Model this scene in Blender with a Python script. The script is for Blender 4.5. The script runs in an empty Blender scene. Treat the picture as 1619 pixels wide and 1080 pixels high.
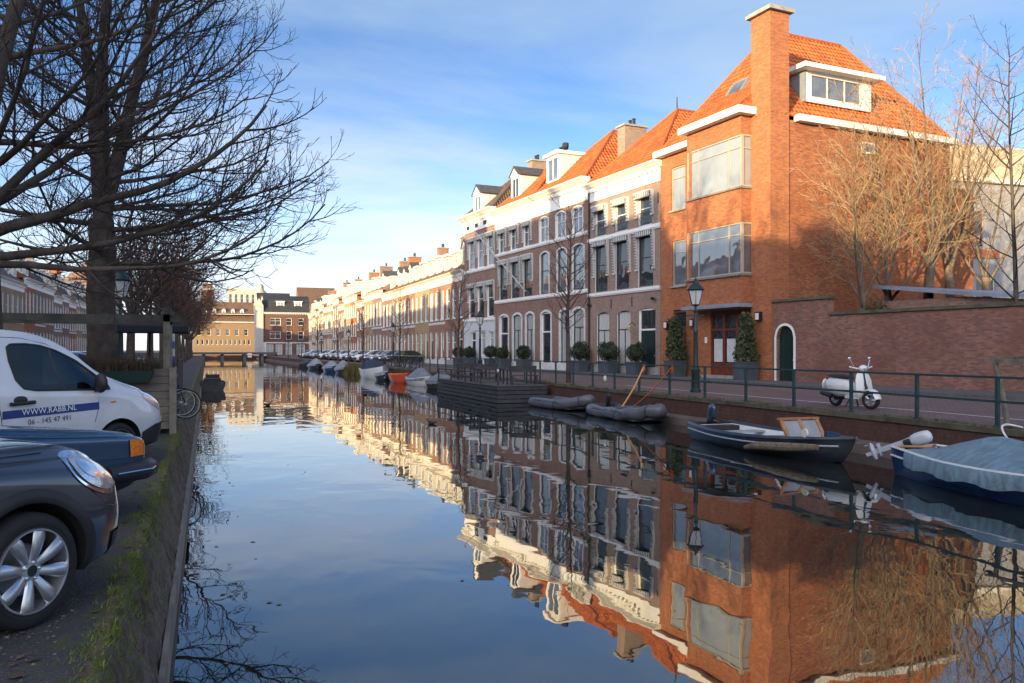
import bpy, bmesh, math, random
from mathutils import Vector, Matrix
R = math.radians
sin, cos, pi = math.sin, math.cos, math.pi
scn = bpy.context.scene
COL = scn.collection

# ---------------------------------------------------------------- camera
EYE = 1.62
cam = bpy.data.cameras.new("camera")
cam.sensor_width = 36.0
cam.lens = 28.68
cam.shift_y = 0.0078
cam.clip_start = 0.05
cam.clip_end = 4000
camo = bpy.data.objects.new("camera", cam)
camo.location = (0, 0, EYE)
camo.rotation_euler = (R(90), 0, R(-20.55))
COL.objects.link(camo)
scn.camera = camo

# ---------------------------------------------------------------- sun, sky, exposure
SUN_EL = R(8.0)
SUN_DIR = Vector((-0.82, -0.57, 0)).normalized()          # towards the sun, on the ground
sun_vec = Vector((SUN_DIR.x * cos(SUN_EL), SUN_DIR.y * cos(SUN_EL), sin(SUN_EL)))
sl = bpy.data.lights.new("sun", 'SUN')
sl.energy = 4.7
sl.angle = R(0.5)
sl.color = (1.0, 0.76, 0.40)
slo = bpy.data.objects.new("sun", sl)
slo.rotation_euler = sun_vec.to_track_quat('Z', 'Y').to_euler()
slo.location = (-30, -20, 40)
COL.objects.link(slo)

world = bpy.data.worlds.new("World")
scn.world = world
world.use_nodes = True
wt = world.node_tree
wt.nodes.clear()
def wn(t, **kw):
    n = wt.nodes.new(t)
    for k, v in kw.items():
        setattr(n, k, v)
    return n
w_out = wn('ShaderNodeOutputWorld')
w_bg = wn('ShaderNodeBackground')
w_bg.inputs['Strength'].default_value = 0.15
w_sky = wn('ShaderNodeTexSky')
w_sky.sky_type = 'NISHITA'
w_sky.sun_disc = False
w_sky.sun_elevation = SUN_EL
w_sky.sun_rotation = math.atan2(SUN_DIR.x, SUN_DIR.y)
w_sky.altitude = 0
w_sky.air_density = 1.0
w_sky.dust_density = 0.4
w_sky.ozone_density = 1.6
# thin streaky cloud veil: noise on the direction flattened onto a cloud layer
w_tc = wn('ShaderNodeTexCoord')
w_sep = wn('ShaderNodeSeparateXYZ')
wt.links.new(w_tc.outputs['Generated'], w_sep.inputs[0])
def wmath(op, a, b=None, c=None):
    n = wn('ShaderNodeMath', operation=op)
    for i, x in enumerate((a, b, c)):
        if x is None:
            continue
        if isinstance(x, (int, float)):
            n.inputs[i].default_value = x
        else:
            wt.links.new(x, n.inputs[i])
    return n.outputs[0]
zz = wmath('MAXIMUM', w_sep.outputs['Z'], 0.0)
zd = wmath('ADD', zz, 0.10)
cx_ = wmath('DIVIDE', w_sep.outputs['X'], zd)
cy_ = wmath('DIVIDE', w_sep.outputs['Y'], zd)
w_comb = wn('ShaderNodeCombineXYZ')
wt.links.new(wmath('MULTIPLY', cx_, 0.55), w_comb.inputs[0])
wt.links.new(wmath('MULTIPLY', cy_, 1.0), w_comb.inputs[1])
w_map = wn('ShaderNodeMapping')
w_map.inputs['Location'].default_value = (3.1, 0.4, 0)
w_map.inputs['Rotation'].default_value = (0, 0, R(28))
wt.links.new(w_comb.outputs[0], w_map.inputs['Vector'])
w_no = wn('ShaderNodeTexNoise')
w_no.inputs['Scale'].default_value = 0.75
w_no.inputs['Detail'].default_value = 7.0
w_no.inputs['Roughness'].default_value = 0.55
w_no.inputs['Distortion'].default_value = 0.35
wt.links.new(w_map.outputs[0], w_no.inputs['Vector'])
w_ramp = wn('ShaderNodeMapRange')
w_ramp.interpolation_type = 'SMOOTHSTEP'
w_ramp.inputs['From Min'].default_value = 0.42
w_ramp.inputs['From Max'].default_value = 0.68
w_ramp.inputs['To Max'].default_value = 0.80
wt.links.new(w_no.outputs['Fac'], w_ramp.inputs['Value'])
# whiter towards the horizon
w_hz = wn('ShaderNodeMapRange')
w_hz.interpolation_type = 'SMOOTHSTEP'
w_hz.inputs['From Min'].default_value = 0.0
w_hz.inputs['From Max'].default_value = 0.24
w_hz.inputs['To Min'].default_value = 0.80
w_hz.inputs['To Max'].default_value = 0.0
wt.links.new(zz, w_hz.inputs['Value'])
w_fac = wmath('MAXIMUM', w_ramp.outputs[0], w_hz.outputs[0])
w_mix = wn('ShaderNodeMix', data_type='RGBA')
wt.links.new(w_fac, w_mix.inputs['Factor'])
w_tint = wn('ShaderNodeMix', data_type='RGBA')
w_tint.blend_type = 'MULTIPLY'
w_tint.inputs['Factor'].default_value = 1.0
w_tint.inputs['B'].default_value = (0.76, 0.86, 1.20, 1)
wt.links.new(w_sky.outputs[0], w_tint.inputs['A'])
wt.links.new(w_tint.outputs['Result'], w_mix.inputs['A'])
w_mix.inputs['B'].default_value = (3.3, 3.4, 3.8, 1)
# glow added round the low sun (behind the viewer) to brighten shaded sides
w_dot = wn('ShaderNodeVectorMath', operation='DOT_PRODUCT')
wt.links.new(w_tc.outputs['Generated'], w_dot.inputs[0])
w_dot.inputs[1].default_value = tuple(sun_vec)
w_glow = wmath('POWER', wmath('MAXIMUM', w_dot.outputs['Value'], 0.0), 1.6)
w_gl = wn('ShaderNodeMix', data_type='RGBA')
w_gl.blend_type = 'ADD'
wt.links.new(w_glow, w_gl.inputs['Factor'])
# the sky is deepest blue away from the sun and above the haze near the horizon
def wsmooth(v, a, b, c=0.0, d=1.0):
    n = wn('ShaderNodeMapRange'); n.interpolation_type = 'SMOOTHSTEP'
    for k, q in zip(('From Min','From Max','To Min','To Max'), (a,b,c,d)): n.inputs[k].default_value = q
    wt.links.new(v, n.inputs['Value'])
    return n.outputs[0]
w_deep = wmath('MULTIPLY', wsmooth(zz, .06, .38), wsmooth(w_dot.outputs['Value'], .25, -.45))
w_dk = wn('ShaderNodeMix', data_type='RGBA'); w_dk.blend_type = 'MULTIPLY'
wt.links.new(w_deep, w_dk.inputs['Factor'])
wt.links.new(w_mix.outputs['Result'], w_dk.inputs['A'])
w_dk.inputs['B'].default_value = (0.43, 0.57, 0.67, 1)
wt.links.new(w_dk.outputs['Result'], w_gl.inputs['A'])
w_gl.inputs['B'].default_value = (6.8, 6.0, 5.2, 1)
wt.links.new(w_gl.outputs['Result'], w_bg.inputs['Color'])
wt.links.new(w_bg.outputs[0], w_out.inputs['Surface'])

scn.view_settings.view_transform = 'Standard'
scn.view_settings.look = 'None'
scn.view_settings.exposure = 1.2
scn.view_settings.gamma = 1.0
scn.view_settings.use_curve_mapping = False
scn.render.engine = 'CYCLES'
scn.cycles.max_bounces = 6
scn.cycles.use_denoising = True
# ---------------------------------------------------------------- scene helpers
def tag(o, label=None, cat=None, group=None, kind=None):
    if label: o['label'] = label
    if cat: o['category'] = cat
    if group: o['group'] = group
    if kind: o['kind'] = kind
    return o

def empty(name, loc=(0, 0, 0), rz=0.0, label=None, cat=None, group=None):
    o = bpy.data.objects.new(name, None)
    o.empty_display_size = 0.3
    o.location = loc
    o.rotation_euler = (0, 0, rz)
    COL.objects.link(o)
    return tag(o, label, cat, group)

CHILDREN = {}
def link(name, me, parent=None, loc=None, rot=None, scale=None):
    o = bpy.data.objects.new(name, me)
    COL.objects.link(o)
    if parent is not None:
        o.parent = parent
        CHILDREN.setdefault(parent.name, []).append(o)
    if loc is not None: o.location = loc
    if rot is not None: o.rotation_euler = rot
    if scale is not None: o.scale = scale
    return o

def copy_tree(o, parent=None):
    c = o.copy()
    COL.objects.link(c)
    if parent is not None:
        c.parent = parent
        CHILDREN.setdefault(parent.name, []).append(c)
    for ch in CHILDREN.get(o.name, []):
        copy_tree(ch, c)
    return c

def place(o, loc, rz=0.0, label=None, group=None, scale=None):
    o.location = loc
    o.rotation_euler = (0, 0, rz)
    if scale: o.scale = scale
    if label: o['label'] = label
    if group: o['group'] = group
    return o

class MB:
    """Collects faces; build() links them as one mesh object."""
    def __init__(s):
        s.v = []; s.f = []; s.m = []; s.uv = []
        s.has_uv = False
    def add(s, pts, faces, m=0):
        b = len(s.v)
        s.v.extend([tuple(p) for p in pts])
        for f in faces:
            s.f.append([b + i for i in f]); s.m.append(m); s.uv.append(None)
    def poly(s, pts, m=0, uv=None):
        b = len(s.v)
        s.v.extend([tuple(p) for p in pts])
        s.f.append(list(range(b, b + len(pts)))); s.m.append(m); s.uv.append(uv)
        if uv: s.has_uv = True
    def box(s, x0, x1, y0, y1, z0, z1, m=0):
        s.add([(x0,y0,z0),(x1,y0,z0),(x1,y1,z0),(x0,y1,z0),(x0,y0,z1),(x1,y0,z1),(x1,y1,z1),(x0,y1,z1)],
              [(0,3,2,1),(4,5,6,7),(0,1,5,4),(1,2,6,5),(2,3,7,6),(3,0,4,7)], m)
    def bar(s, p, q, w, h, m=0, up=(0,0,1)):
        """square bar from p to q, w wide, h high"""
        p = Vector(p); q = Vector(q); d = (q - p).normalized()
        u = Vector(up)
        if abs(d.dot(u)) > .98: u = Vector((1,0,0))
        a = d.cross(u).normalized() * (w/2); b = a.cross(d).normalized() * (h/2)
        pts = []
        for c in (p, q):
            pts += [c-a-b, c+a-b, c+a+b, c-a+b]
        s.add(pts, [(0,1,2,3),(7,6,5,4),(0,4,5,1),(1,5,6,2),(2,6,7,3),(3,7,4,0)], m)
    def tube(s, pts, rad, n=8, m=0, caps=True, flat=None):
        pts = [Vector(p) for p in pts]
        k = len(pts)
        if not hasattr(rad, '__len__'): rad = [rad]*k
        b = len(s.v)
        ref = Vector((0,0,1))
        d0 = (pts[1]-pts[0]).normalized()
        if abs(d0.dot(ref)) > .9: ref = Vector((1,0,0))
        a = d0.cross(ref).normalized()
        for i in range(k):
            if i == 0: d = pts[1]-pts[0]
            elif i == k-1: d = pts[-1]-pts[-2]
            else: d = pts[i+1]-pts[i-1]
            d.normalize()
            a = (a - d*a.dot(d))
            if a.length < 1e-6: a = d.orthogonal()
            a.normalize()
            c = d.cross(a)
            for j in range(n):
                t = 2*pi*j/n
                s.v.append(tuple(pts[i] + a*(rad[i]*cos(t)) + c*(rad[i]*sin(t))))
        for i in range(k-1):
            for j in range(n):
                j2 = (j+1) % n
                s.f.append([b+i*n+j, b+i*n+j2, b+(i+1)*n+j2, b+(i+1)*n+j]); s.m.append(m); s.uv.append(None)
        if caps:
            s.f.append([b+j for j in range(n)][::-1]); s.m.append(m); s.uv.append(None)
            s.f.append([b+(k-1)*n+j for j in range(n)]); s.m.append(m); s.uv.append(None)
    def lathe(s, prof, n=16, c=(0,0,0), m=0, ax=None, caps=True):
        """prof: (radius, height); ax: optional 3x3 (columns u,v,axis)"""
        b = len(s.v); k = len(prof); c = Vector(c)
        for r, h in prof:
            for j in range(n):
                t = 2*pi*j/n
                p = Vector((r*cos(t), r*sin(t), h))
                if ax is not None: p = ax @ p
                s.v.append(tuple(c + p))
        for i in range(k-1):
            for j in range(n):
                j2 = (j+1) % n
                s.f.append([b+i*n+j, b+i*n+j2, b+(i+1)*n+j2, b+(i+1)*n+j]); s.m.append(m); s.uv.append(None)
        if caps:
            s.f.append([b+j for j in range(n)][::-1]); s.m.append(m); s.uv.append(None)
            s.f.append([b+(k-1)*n+j for j in range(n)]); s.m.append(m); s.uv.append(None)
    def prism(s, poly, f0, f1, m=0):
        """poly: 2-D points; f0/f1 map a 2-D point to 3-D at each end"""
        n = len(poly)
        a = [f0(*p) for p in poly]; b = [f1(*p) for p in poly]
        s.add(a+b, [tuple(range(n))[::-1], tuple(range(n, 2*n))] + [(i, (i+1)%n, n+(i+1)%n, n+i) for i in range(n)], m)
    def loft(s, secs, m=0, close=False, cap0=False, cap1=False):
        n = len(secs[0]); b = len(s.v)
        for sec in secs: s.v.extend([tuple(p) for p in sec])
        for i in range(len(secs)-1):
            for j in range(n if close else n-1):
                j2 = (j+1) % n
                s.f.append([b+i*n+j, b+i*n+j2, b+(i+1)*n+j2, b+(i+1)*n+j]); s.m.append(m); s.uv.append(None)
        if cap0: s.f.append([b+j for j in range(n)][::-1]); s.m.append(m); s.uv.append(None)
        if cap1: s.f.append([b+(len(secs)-1)*n+j for j in range(n)]); s.m.append(m); s.uv.append(None)
    def ell(s, c, r, nu=14, nv=8, m=0):
        c = Vector(c)
        if not hasattr(r, '__len__'): r = (r, r, r)
        secs = []
        for i in range(nv+1):
            a = -pi/2 + pi*i/nv
            ca = max(cos(a), 1e-3)
            secs.append([(c.x+r[0]*ca*cos(2*pi*j/nu), c.y+r[1]*ca*sin(2*pi*j/nu), c.z+r[2]*sin(a)) for j in range(nu)])
        s.loft(secs, m, True, True, True)
    def mesh(s, name, mats, smooth=False, sharp=40, fix=False):
        me = bpy.data.meshes.new(name)
        me.from_pydata(s.v, [], s.f)
        for mt in (mats if isinstance(mats, (list, tuple)) else [mats]):
            me.materials.append(mt)
        if me.materials and any(s.m):
            me.polygons.foreach_set('material_index', s.m)
        if s.has_uv:
            ul = me.uv_layers.new(name='UVMap')
            li = 0
            data = ul.data
            for f, u in zip(s.f, s.uv):
                for k in range(len(f)):
                    if u: data[li].uv = u[k]
                    li += 1
        if fix:
            bm = bmesh.new(); bm.from_mesh(me)
            bmesh.ops.remove_doubles(bm, verts=bm.verts, dist=1e-5)
            bmesh.ops.recalc_face_normals(bm, faces=bm.faces)
            bm.to_mesh(me); bm.free()
        if smooth:
            me.polygons.foreach_set('use_smooth', [True]*len(me.polygons))
            me.set_sharp_from_angle(angle=R(sharp))
        me.update()
        return me
    def build(s, name, mats, parent=None, loc=None, rot=None, smooth=False, sharp=40, fix=False):
        return link(name, s.mesh(name, mats, smooth, sharp, fix), parent, loc, rot)

# ---------------------------------------------------------------- material helpers
class Mat:
    def __init__(s, name):
        s.m = bpy.data.materials.new(name)
        s.m.use_nodes = True
        s.t = s.m.node_tree
        s.b = s.t.nodes['Principled BSDF']
        s.out = s.t.nodes['Material Output']
    def n(s, t, **kw):
        x = s.t.nodes.new(t)
        for k, v in kw.items(): setattr(x, k, v)
        return x
    def l(s, a, b): s.t.links.new(a, b)
    def tc(s, which='Object'):
        return s.n('ShaderNodeTexCoord').outputs[which]
    def noise(s, vec, scale, detail=4, rough=.55, dist=0.0):
        x = s.n('ShaderNodeTexNoise')
        x.inputs['Scale'].default_value = scale; x.inputs['Detail'].default_value = detail
        x.inputs['Roughness'].default_value = rough; x.inputs['Distortion'].default_value = dist
        if vec is not None: s.l(vec, x.inputs['Vector'])
        return x.outputs['Fac']
    def rng(s, val, a, b, c=0.0, d=1.0, smooth=False):
        x = s.n('ShaderNodeMapRange')
        if smooth: x.interpolation_type = 'SMOOTHSTEP'
        for k, v in zip(('From Min','From Max','To Min','To Max'), (a,b,c,d)): x.inputs[k].default_value = v
        s.l(val, x.inputs['Value'])
        return x.outputs[0]
    def mix(s, fac, a, b, mode='MIX'):
        x = s.n('ShaderNodeMix', data_type='RGBA'); x.blend_type = mode
        for k, v in (('Factor', fac), ('A', a), ('B', b)):
            if isinstance(v, (int, float)): x.inputs[k].default_value = v
            elif isinstance(v, tuple): x.inputs[k].default_value = (v + (1,))[:4] if len(v) == 3 else v
            else: s.l(v, x.inputs[k])
        return x.outputs['Result']
    def math(s, op, a, b=None):
        x = s.n('ShaderNodeMath', operation=op)
        for i, v in enumerate((a, b)):
            if v is None: continue
            if isinstance(v, (int, float)): x.inputs[i].default_value = v
            else: s.l(v, x.inputs[i])
        return x.outputs[0]
    def bump(s, h, strength=.3, dist=.02):
        x = s.n('ShaderNodeBump')
        x.inputs['Strength'].default_value = strength; x.inputs['Distance'].default_value = dist
        s.l(h, x.inputs['Height']); s.l(x.outputs[0], s.b.inputs['Normal'])
        return x.outputs[0]
    def set(s, **kw):
        for k, v in kw.items():
            key = {'rough':'Roughness','metal':'Metallic','ior':'IOR','coat':'Coat Weight','coatr':'Coat Roughness','spec':'Specular IOR Level'}.get(k, k)
            if isinstance(v, (int, float)): s.b.inputs[key].default_value = v
            else: s.l(v, s.b.inputs[key])
        return s
    def col(s, c):
        if isinstance(c, tuple): s.b.inputs['Base Color'].default_value = (c + (1,))[:4]
        else: s.l(c, s.b.inputs['Base Color'])
        return s

_mc = {}
def plain(name, c, rough=.6, metal=0, vary=.12, scale=3.0, bump=0, coat=0, spec=.5):
    """painted or plain surface with a slight uneven tone"""
    if name in _mc: return _mc[name]
    M = Mat(name)
    tc = M.tc()
    f = M.noise(tc, scale, 5)
    lo = tuple(x*(1-vary) for x in c); hi = tuple(min(1, x*(1+vary)) for x in c)
    M.col(M.mix(M.rng(f, .3, .7), lo, hi))
    M.set(rough=rough, metal=metal, spec=spec)
    if coat: M.set(coat=coat, coatr=.03)
    if bump: M.bump(M.noise(tc, scale*12, 3), bump, .01)
    _mc[name] = M.m
    return M.m

def brick(name, c1, c2, mortar, blotch=.35, bw=.21, bh=.065, vertical=False, stain=None, stainlvl=.62):
    if name in _mc: return _mc[name]
    M = Mat(name)
    tc = M.tc()
    sep = M.n('ShaderNodeSeparateXYZ'); M.l(tc, sep.inputs[0])
    com = M.n('ShaderNodeCombineXYZ')
    xy = M.math('ADD', sep.outputs[0], sep.outputs[1])
    if vertical:
        M.l(sep.outputs[2], com.inputs[0]); M.l(xy, com.inputs[1])
    else:
        M.l(xy, com.inputs[0]); M.l(sep.outputs[2], com.inputs[1])
    bt = M.n('ShaderNodeTexBrick')
    M.l(com.outputs[0], bt.inputs['Vector'])
    bt.inputs['Color1'].default_value = c1 + (1,)
    bt.inputs['Color2'].default_value = c2 + (1,)
    bt.inputs['Mortar'].default_value = mortar + (1,)
    bt.inputs['Scale'].default_value = 1.0
    bt.inputs['Mortar Size'].default_value = .008
    bt.inputs['Mortar Smooth'].default_value = .3
    bt.inputs['Bias'].default_value = -.1
    bt.inputs['Brick Width'].default_value = bw
    bt.inputs['Row Height'].default_value = bh
    f = M.noise(tc, .55, 6, .65)
    g = M.noise(tc, 5.0, 4, .6)
    c = M.mix(M.rng(f, .35, .7, 0, blotch), bt.outputs['Color'], (c1[0]*.45, c1[1]*.42, c1[2]*.45))
    mv = M.n('ShaderNodeMapping'); mv.inputs['Scale'].default_value = (1, 1, .12); M.l(tc, mv.inputs['Vector'])
    c = M.mix(M.rng(M.noise(mv.outputs[0], 1.3, 6, .7), .55, .75, 0, .38), c, (c1[0]*.30, c1[1]*.32, c1[2]*.36))
    c = M.mix(M.rng(g, .5, .8, 0, blotch*.8), c, (min(1,c2[0]*1.35), min(1,c2[1]*1.4), min(1,c2[2]*1.45)))
    if stain:
        h = M.noise(tc, 1.7, 7, .7)
        c = M.mix(M.rng(h, stainlvl, stainlvl+.12), c, stain)
    M.col(c)
    M.set(rough=.88, spec=.25)
    M.bump(M.math('ADD', M.math('MULTIPLY', bt.outputs['Fac'], -1.0), M.math('MULTIPLY', g, .6)), .5, .012)
    _mc[name] = M.m
    return M.m

def tiles(name, c1, c2, du=.24, dv=.32, bmp=1.0):
    """pantiles: UV in metres, u along the eave, v up the slope"""
    if name in _mc: return _mc[name]
    M = Mat(name)
    uv = M.tc('UV')
    sep = M.n('ShaderNodeSeparateXYZ'); M.l(uv, sep.inputs[0])
    u = M.math('MULTIPLY', sep.outputs[0], 2*pi/du)
    v = M.math('FRACT', M.math('DIVIDE', sep.outputs[1], dv))
    su = M.math('ADD', M.math('MULTIPLY', M.math('SINE', u), .5), .5)
    # each tile its own tone
    fl = M.n('ShaderNodeCombineXYZ')
    M.l(M.math('FLOOR', M.math('DIVIDE', sep.outputs[0], du)), fl.inputs[0])
    M.l(M.math('FLOOR', M.math('DIVIDE', sep.outputs[1], dv)), fl.inputs[1])
    wn_ = M.n('ShaderNodeTexWhiteNoise'); M.l(fl.outputs[0], wn_.inputs['Vector'])
    f = M.noise(M.tc(), .7, 6, .65)
    c = M.mix(wn_.outputs['Value'], c1, c2)
    c = M.mix(M.rng(f, .46, .72, 0, .6), c, (c1[0]*.45, c1[1]*.5, c1[2]*.7))
    M.col(c)
    M.set(rough=.72, spec=.3)
    hgt = M.math('ADD', M.math('MULTIPLY', su, .5), M.math('MULTIPLY', v, -.7))
    M.bump(hgt, bmp, .09)
    _mc[name] = M.m
    return M.m

def glass(name, c=(.02,.026,.032), curtain=None, rough=.02, ior=1.9):
    if name in _mc: return _mc[name]
    M = Mat(name)
    tc = M.tc()
    if curtain:
        sep = M.n('ShaderNodeSeparateXYZ'); M.l(tc, sep.inputs[0])
        fold = M.math('ADD', M.math('MULTIPLY', M.math('SINE', M.math('ADD', M.math('MULTIPLY', sep.outputs[0], 38), M.math('MULTIPLY', M.noise(tc, 2.0), 14))), .5), .5)
        M.col(M.mix(fold, tuple(x*.7 for x in curtain), curtain))
    else:
        M.col(M.mix(M.rng(M.noise(tc, 1.1, 3), .45, .65), c, tuple(x*1.5 for x in c)))
    M.set(rough=rough, ior=ior)
    oi = M.n('ShaderNodeObjectInfo')
    geo = M.n('ShaderNodeNewGeometry')
    b = M.n('ShaderNodeBump'); b.inputs['Strength'].default_value = .12; b.inputs['Distance'].default_value = .05
    M.l(M.noise(geo.outputs['Position'], 1.2, 1), b.inputs['Height']); M.l(b.outputs[0], M.b.inputs['Normal'])
    _mc[name] = M.m
    return M.m

WHITE = plain('white_paint', (.78,.76,.72), .5, vary=.06)
CREAM = plain('cream_paint', (.70,.66,.57), .55, vary=.08)
GREYW = plain('grey_white_paint', (.60,.60,.58), .55, vary=.1)
STONE = plain('grey_stone', (.30,.29,.27), .8, vary=.25, bump=.3)
DARKM = plain('dark_green_iron', (.012,.03,.03), .42, vary=.2)
BLACKM = plain('black_metal', (.012,.012,.014), .45)
BLACKP = plain('black_plastic', (.018,.018,.02), .55, vary=.2)
RUBBER = plain('rubber', (.014,.014,.015), .85, vary=.3, scale=8)
STEEL = plain('bare_steel', (.45,.46,.47), .35, metal=.9)
ZINC = plain('zinc', (.26,.29,.33), .55, metal=.3, vary=.15)
SLATE = plain('roof_felt', (.06,.062,.07), .85, vary=.3)
G_DARK = glass('dark_glass')
G_SKY = glass('clear_glass', (.10,.115,.13), None, .015, 2.6)
G_CURT = glass('glass_with_net_curtain', curtain=(.42,.44,.43))
G_BLIND = plain('glass_with_white_blind', (.26,.29,.32), .03, vary=.08, scale=1.2, spec=1.0)
G_PALE = glass('glass_with_pale_blind', curtain=(.62,.62,.58))
G_GREEN = glass('greenish_glass', (.012,.022,.018), None, .02, 1.45)
# ---------------------------------------------------------------- ground, water, quays, streets
WATER_Z = -0.92
QL = -0.50           # left quay edge
FAR_Y = 235.0
def quay_x(y):       # right quay edge
    pts = [(-75, 14.8), (11, 15.0), (16, 15.3), (27, 15.2), (38, 15.6), (110, 15.5), (205, 13.4), (260, 13.0)]
    for (a, xa), (b, xb) in zip(pts, pts[1:]):
        if y <= b: return xa + (xb-xa)*(y-a)/(b-a)
    return pts[-1][1]

# water
M = Mat('canal_water')
M.col((.012,.016,.014)).set(rough=.012, ior=2.0, spec=.5)
geo = M.n('ShaderNodeNewGeometry')
mp = M.n('ShaderNodeMapping'); mp.inputs['Scale'].default_value = (1.0, .75, 1); M.l(geo.outputs['Position'], mp.inputs['Vector'])
h1 = M.noise(mp.outputs[0], .85, 2, .45, .3)
h2 = M.noise(mp.outputs[0], 3.2, 2, .5, .2)
msk = M.rng(M.noise(geo.outputs['Position'], .09, 3, .6), .42, .66, .35, 1.0, True)
hh = M.math('ADD', M.math('MULTIPLY', h1, 1.0), M.math('MULTIPLY', h2, .07))
M.bump(M.math('MULTIPLY', hh, msk), .065, .22)
WATER = M.m
mb = MB()
mb.poly([(-8,-75,WATER_Z),(24,-75,WATER_Z),(24,FAR_Y+8,WATER_Z),(-8,FAR_Y+8,WATER_Z)])
tag(mb.build('water', WATER), kind='structure')

# canal bed under the water keeps the box closed
# left parking: dark tarmac with grit
M = Mat('parking_tarmac')
tc = M.tc()
n1 = M.noise(tc, .6, 6, .6); n2 = M.noise(tc, 55, 3, .7); n3 = M.noise(tc, 3.5, 6, .7)
vor = M.n('ShaderNodeTexVoronoi'); vor.inputs['Scale'].default_value = 48; M.l(tc, vor.inputs['Vector'])
c = M.mix(M.rng(n1, .35, .7), (.050,.047,.048), (.088,.080,.078))
c = M.mix(M.rng(vor.outputs['Distance'], .0, .38, .75, 0), c, (.17,.155,.15))
c = M.mix(M.rng(n2, .55, .8, 0, .8), c, (.13,.12,.115))
sepx = M.n('ShaderNodeSeparateXYZ'); M.l(tc, sepx.inputs[0])
edge = M.rng(sepx.outputs[0], -1.15, -.62, 0, .24)
mossf = M.rng(M.math('ADD', n3, edge), .70, .80)
c = M.mix(M.math('MULTIPLY', mossf, .75), c, M.mix(n2, (.05,.07,.014), (.11,.13,.025)))
M.col(c).set(rough=.85, spec=.3)
M.bump(M.math('ADD', M.math('MULTIPLY', vor.outputs['Distance'], -1.0), n2), .6, .02)
TARMAC = M.m
# moss on the quay rim
M = Mat('moss')
tc = M.tc()
c = M.mix(M.rng(M.noise(tc, 14, 5, .7), .3, .7), (.035,.060,.008), (.16,.20,.022))
M.col(c).set(rough=.95, spec=.1); M.bump(M.noise(tc, 90, 3, .8), 1.0, .02)
MOSS = M.m
# cobbled street on the right
M = Mat('brick_paving')
tc = M.tc()
bt = M.n('ShaderNodeTexBrick'); M.l(tc, bt.inputs['Vector'])
bt.inputs['Color1'].default_value = (.20,.125,.11,1); bt.inputs['Color2'].default_value = (.135,.105,.10,1)
bt.inputs['Mortar'].default_value = (.06,.05,.045,1); bt.inputs['Scale'].default_value = 1
bt.inputs['Brick Width'].default_value = .21; bt.inputs['Row Height'].default_value = .10; bt.inputs['Mortar Size'].default_value = .008
c = M.mix(M.rng(M.noise(tc, .5, 5), .4, .7, 0, .6), bt.outputs['Color'], (.085,.07,.062))
c = M.mix(M.rng(M.noise(tc, 6, 5), .55, .75, 0, .5), c, (.20,.15,.13))
M.col(c).set(rough=.8, spec=.3); M.bump(M.math('MULTIPLY', bt.outputs['Fac'], -1.0), .6, .012)
PAVE = M.m
PAVEG = brick('grey_paving', (.10,.10,.105), (.13,.13,.135), (.06,.06,.06), bw=.3, bh=.3)
EARTH = plain('earth', (.055,.048,.036), .95, vary=.4, scale=.8, bump=.4)

def facade_x(y):     # line of the right-hand houses
    if y < 69: return 24.33 - .0747*(y-30.9)
    return 21.5
ys = [-75,-40,-10,0,6,10,15,20,25,30.9,36,40,50,60,68.9,69.0,80,100,130,160,205,250]
# ground sheets out to the horizon
g = MB()
B = 1500
g.poly([(-B,-B,-.02),(QL-.2,-B,-.02),(QL-.2,FAR_Y,-.02),(-B,FAR_Y,-.02)])
g.poly([(16.2,-B,-.02),(B,-B,-.02),(B,FAR_Y,-.02),(16.2,FAR_Y,-.02)])
g.poly([(-B,FAR_Y,-.02),(B,FAR_Y,-.02),(B,B,-.02),(-B,B,-.02)])
g.poly([(QL-.2,-B,-.02),(16.2,-B,-.02),(16.2,-75,-.02),(QL-.2,-75,-.02)])
tag(g.build('ground', EARTH), kind='structure')

# left street
g = MB()
lp = [(QL, -75), (QL, FAR_Y)]
nx = 2
g.poly([(QL-.06,-75,0),(QL-.06,FAR_Y,0),(-9.5,FAR_Y,.0),(-9.5,-75,.0)][::-1])
tag(g.build('parking_ground', TARMAC), kind='structure')
g = MB()
g.poly([(-19.2,-75,.02),(-9.5,-75,.02),(-9.5,FAR_Y,.02),(-19.2,FAR_Y,.02)])
tag(g.build('road_on_the_left_bank', PAVE), kind='structure')
# right street
g = MB(); pv = MB()
for a, b in zip(ys, ys[1:]):
    xa, xb = quay_x(a)+.45, quay_x(b)+.45
    fa, fb = facade_x(a), facade_x(b)
    g.poly([(xa,a,.0),(fa-2.6,a,.10),(fb-2.6,b,.10),(xb,b,.0)])
    pv.poly([(fa-2.6,a,.20),(fa+.3,a,.20),(fb+.3,b,.20),(fb-2.6,b,.20)])
    pv.poly([(fa-2.6,a,.09),(fa-2.6,a,.20),(fb-2.6,b,.20),(fb-2.6,b,.09)][::-1])
tag(g.build('street', PAVE), kind='structure')
tag(pv.build('pavement', PAVEG), kind='structure')
# white line on the street
WLINE = plain('road_paint', (.55,.55,.53), .7, vary=.25, scale=9)
g = MB()
for a, b in zip(ys, ys[1:]):
    if b <= 130:
        xa, xb = quay_x(a)+2.05, quay_x(b)+2.05
        g.poly([(xa,a,.030),(xa+.10,a,.0305),(xb+.10,b,.0305),(xb,b,.030)])
tag(g.build('white_line', WLINE), kind='structure')

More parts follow.
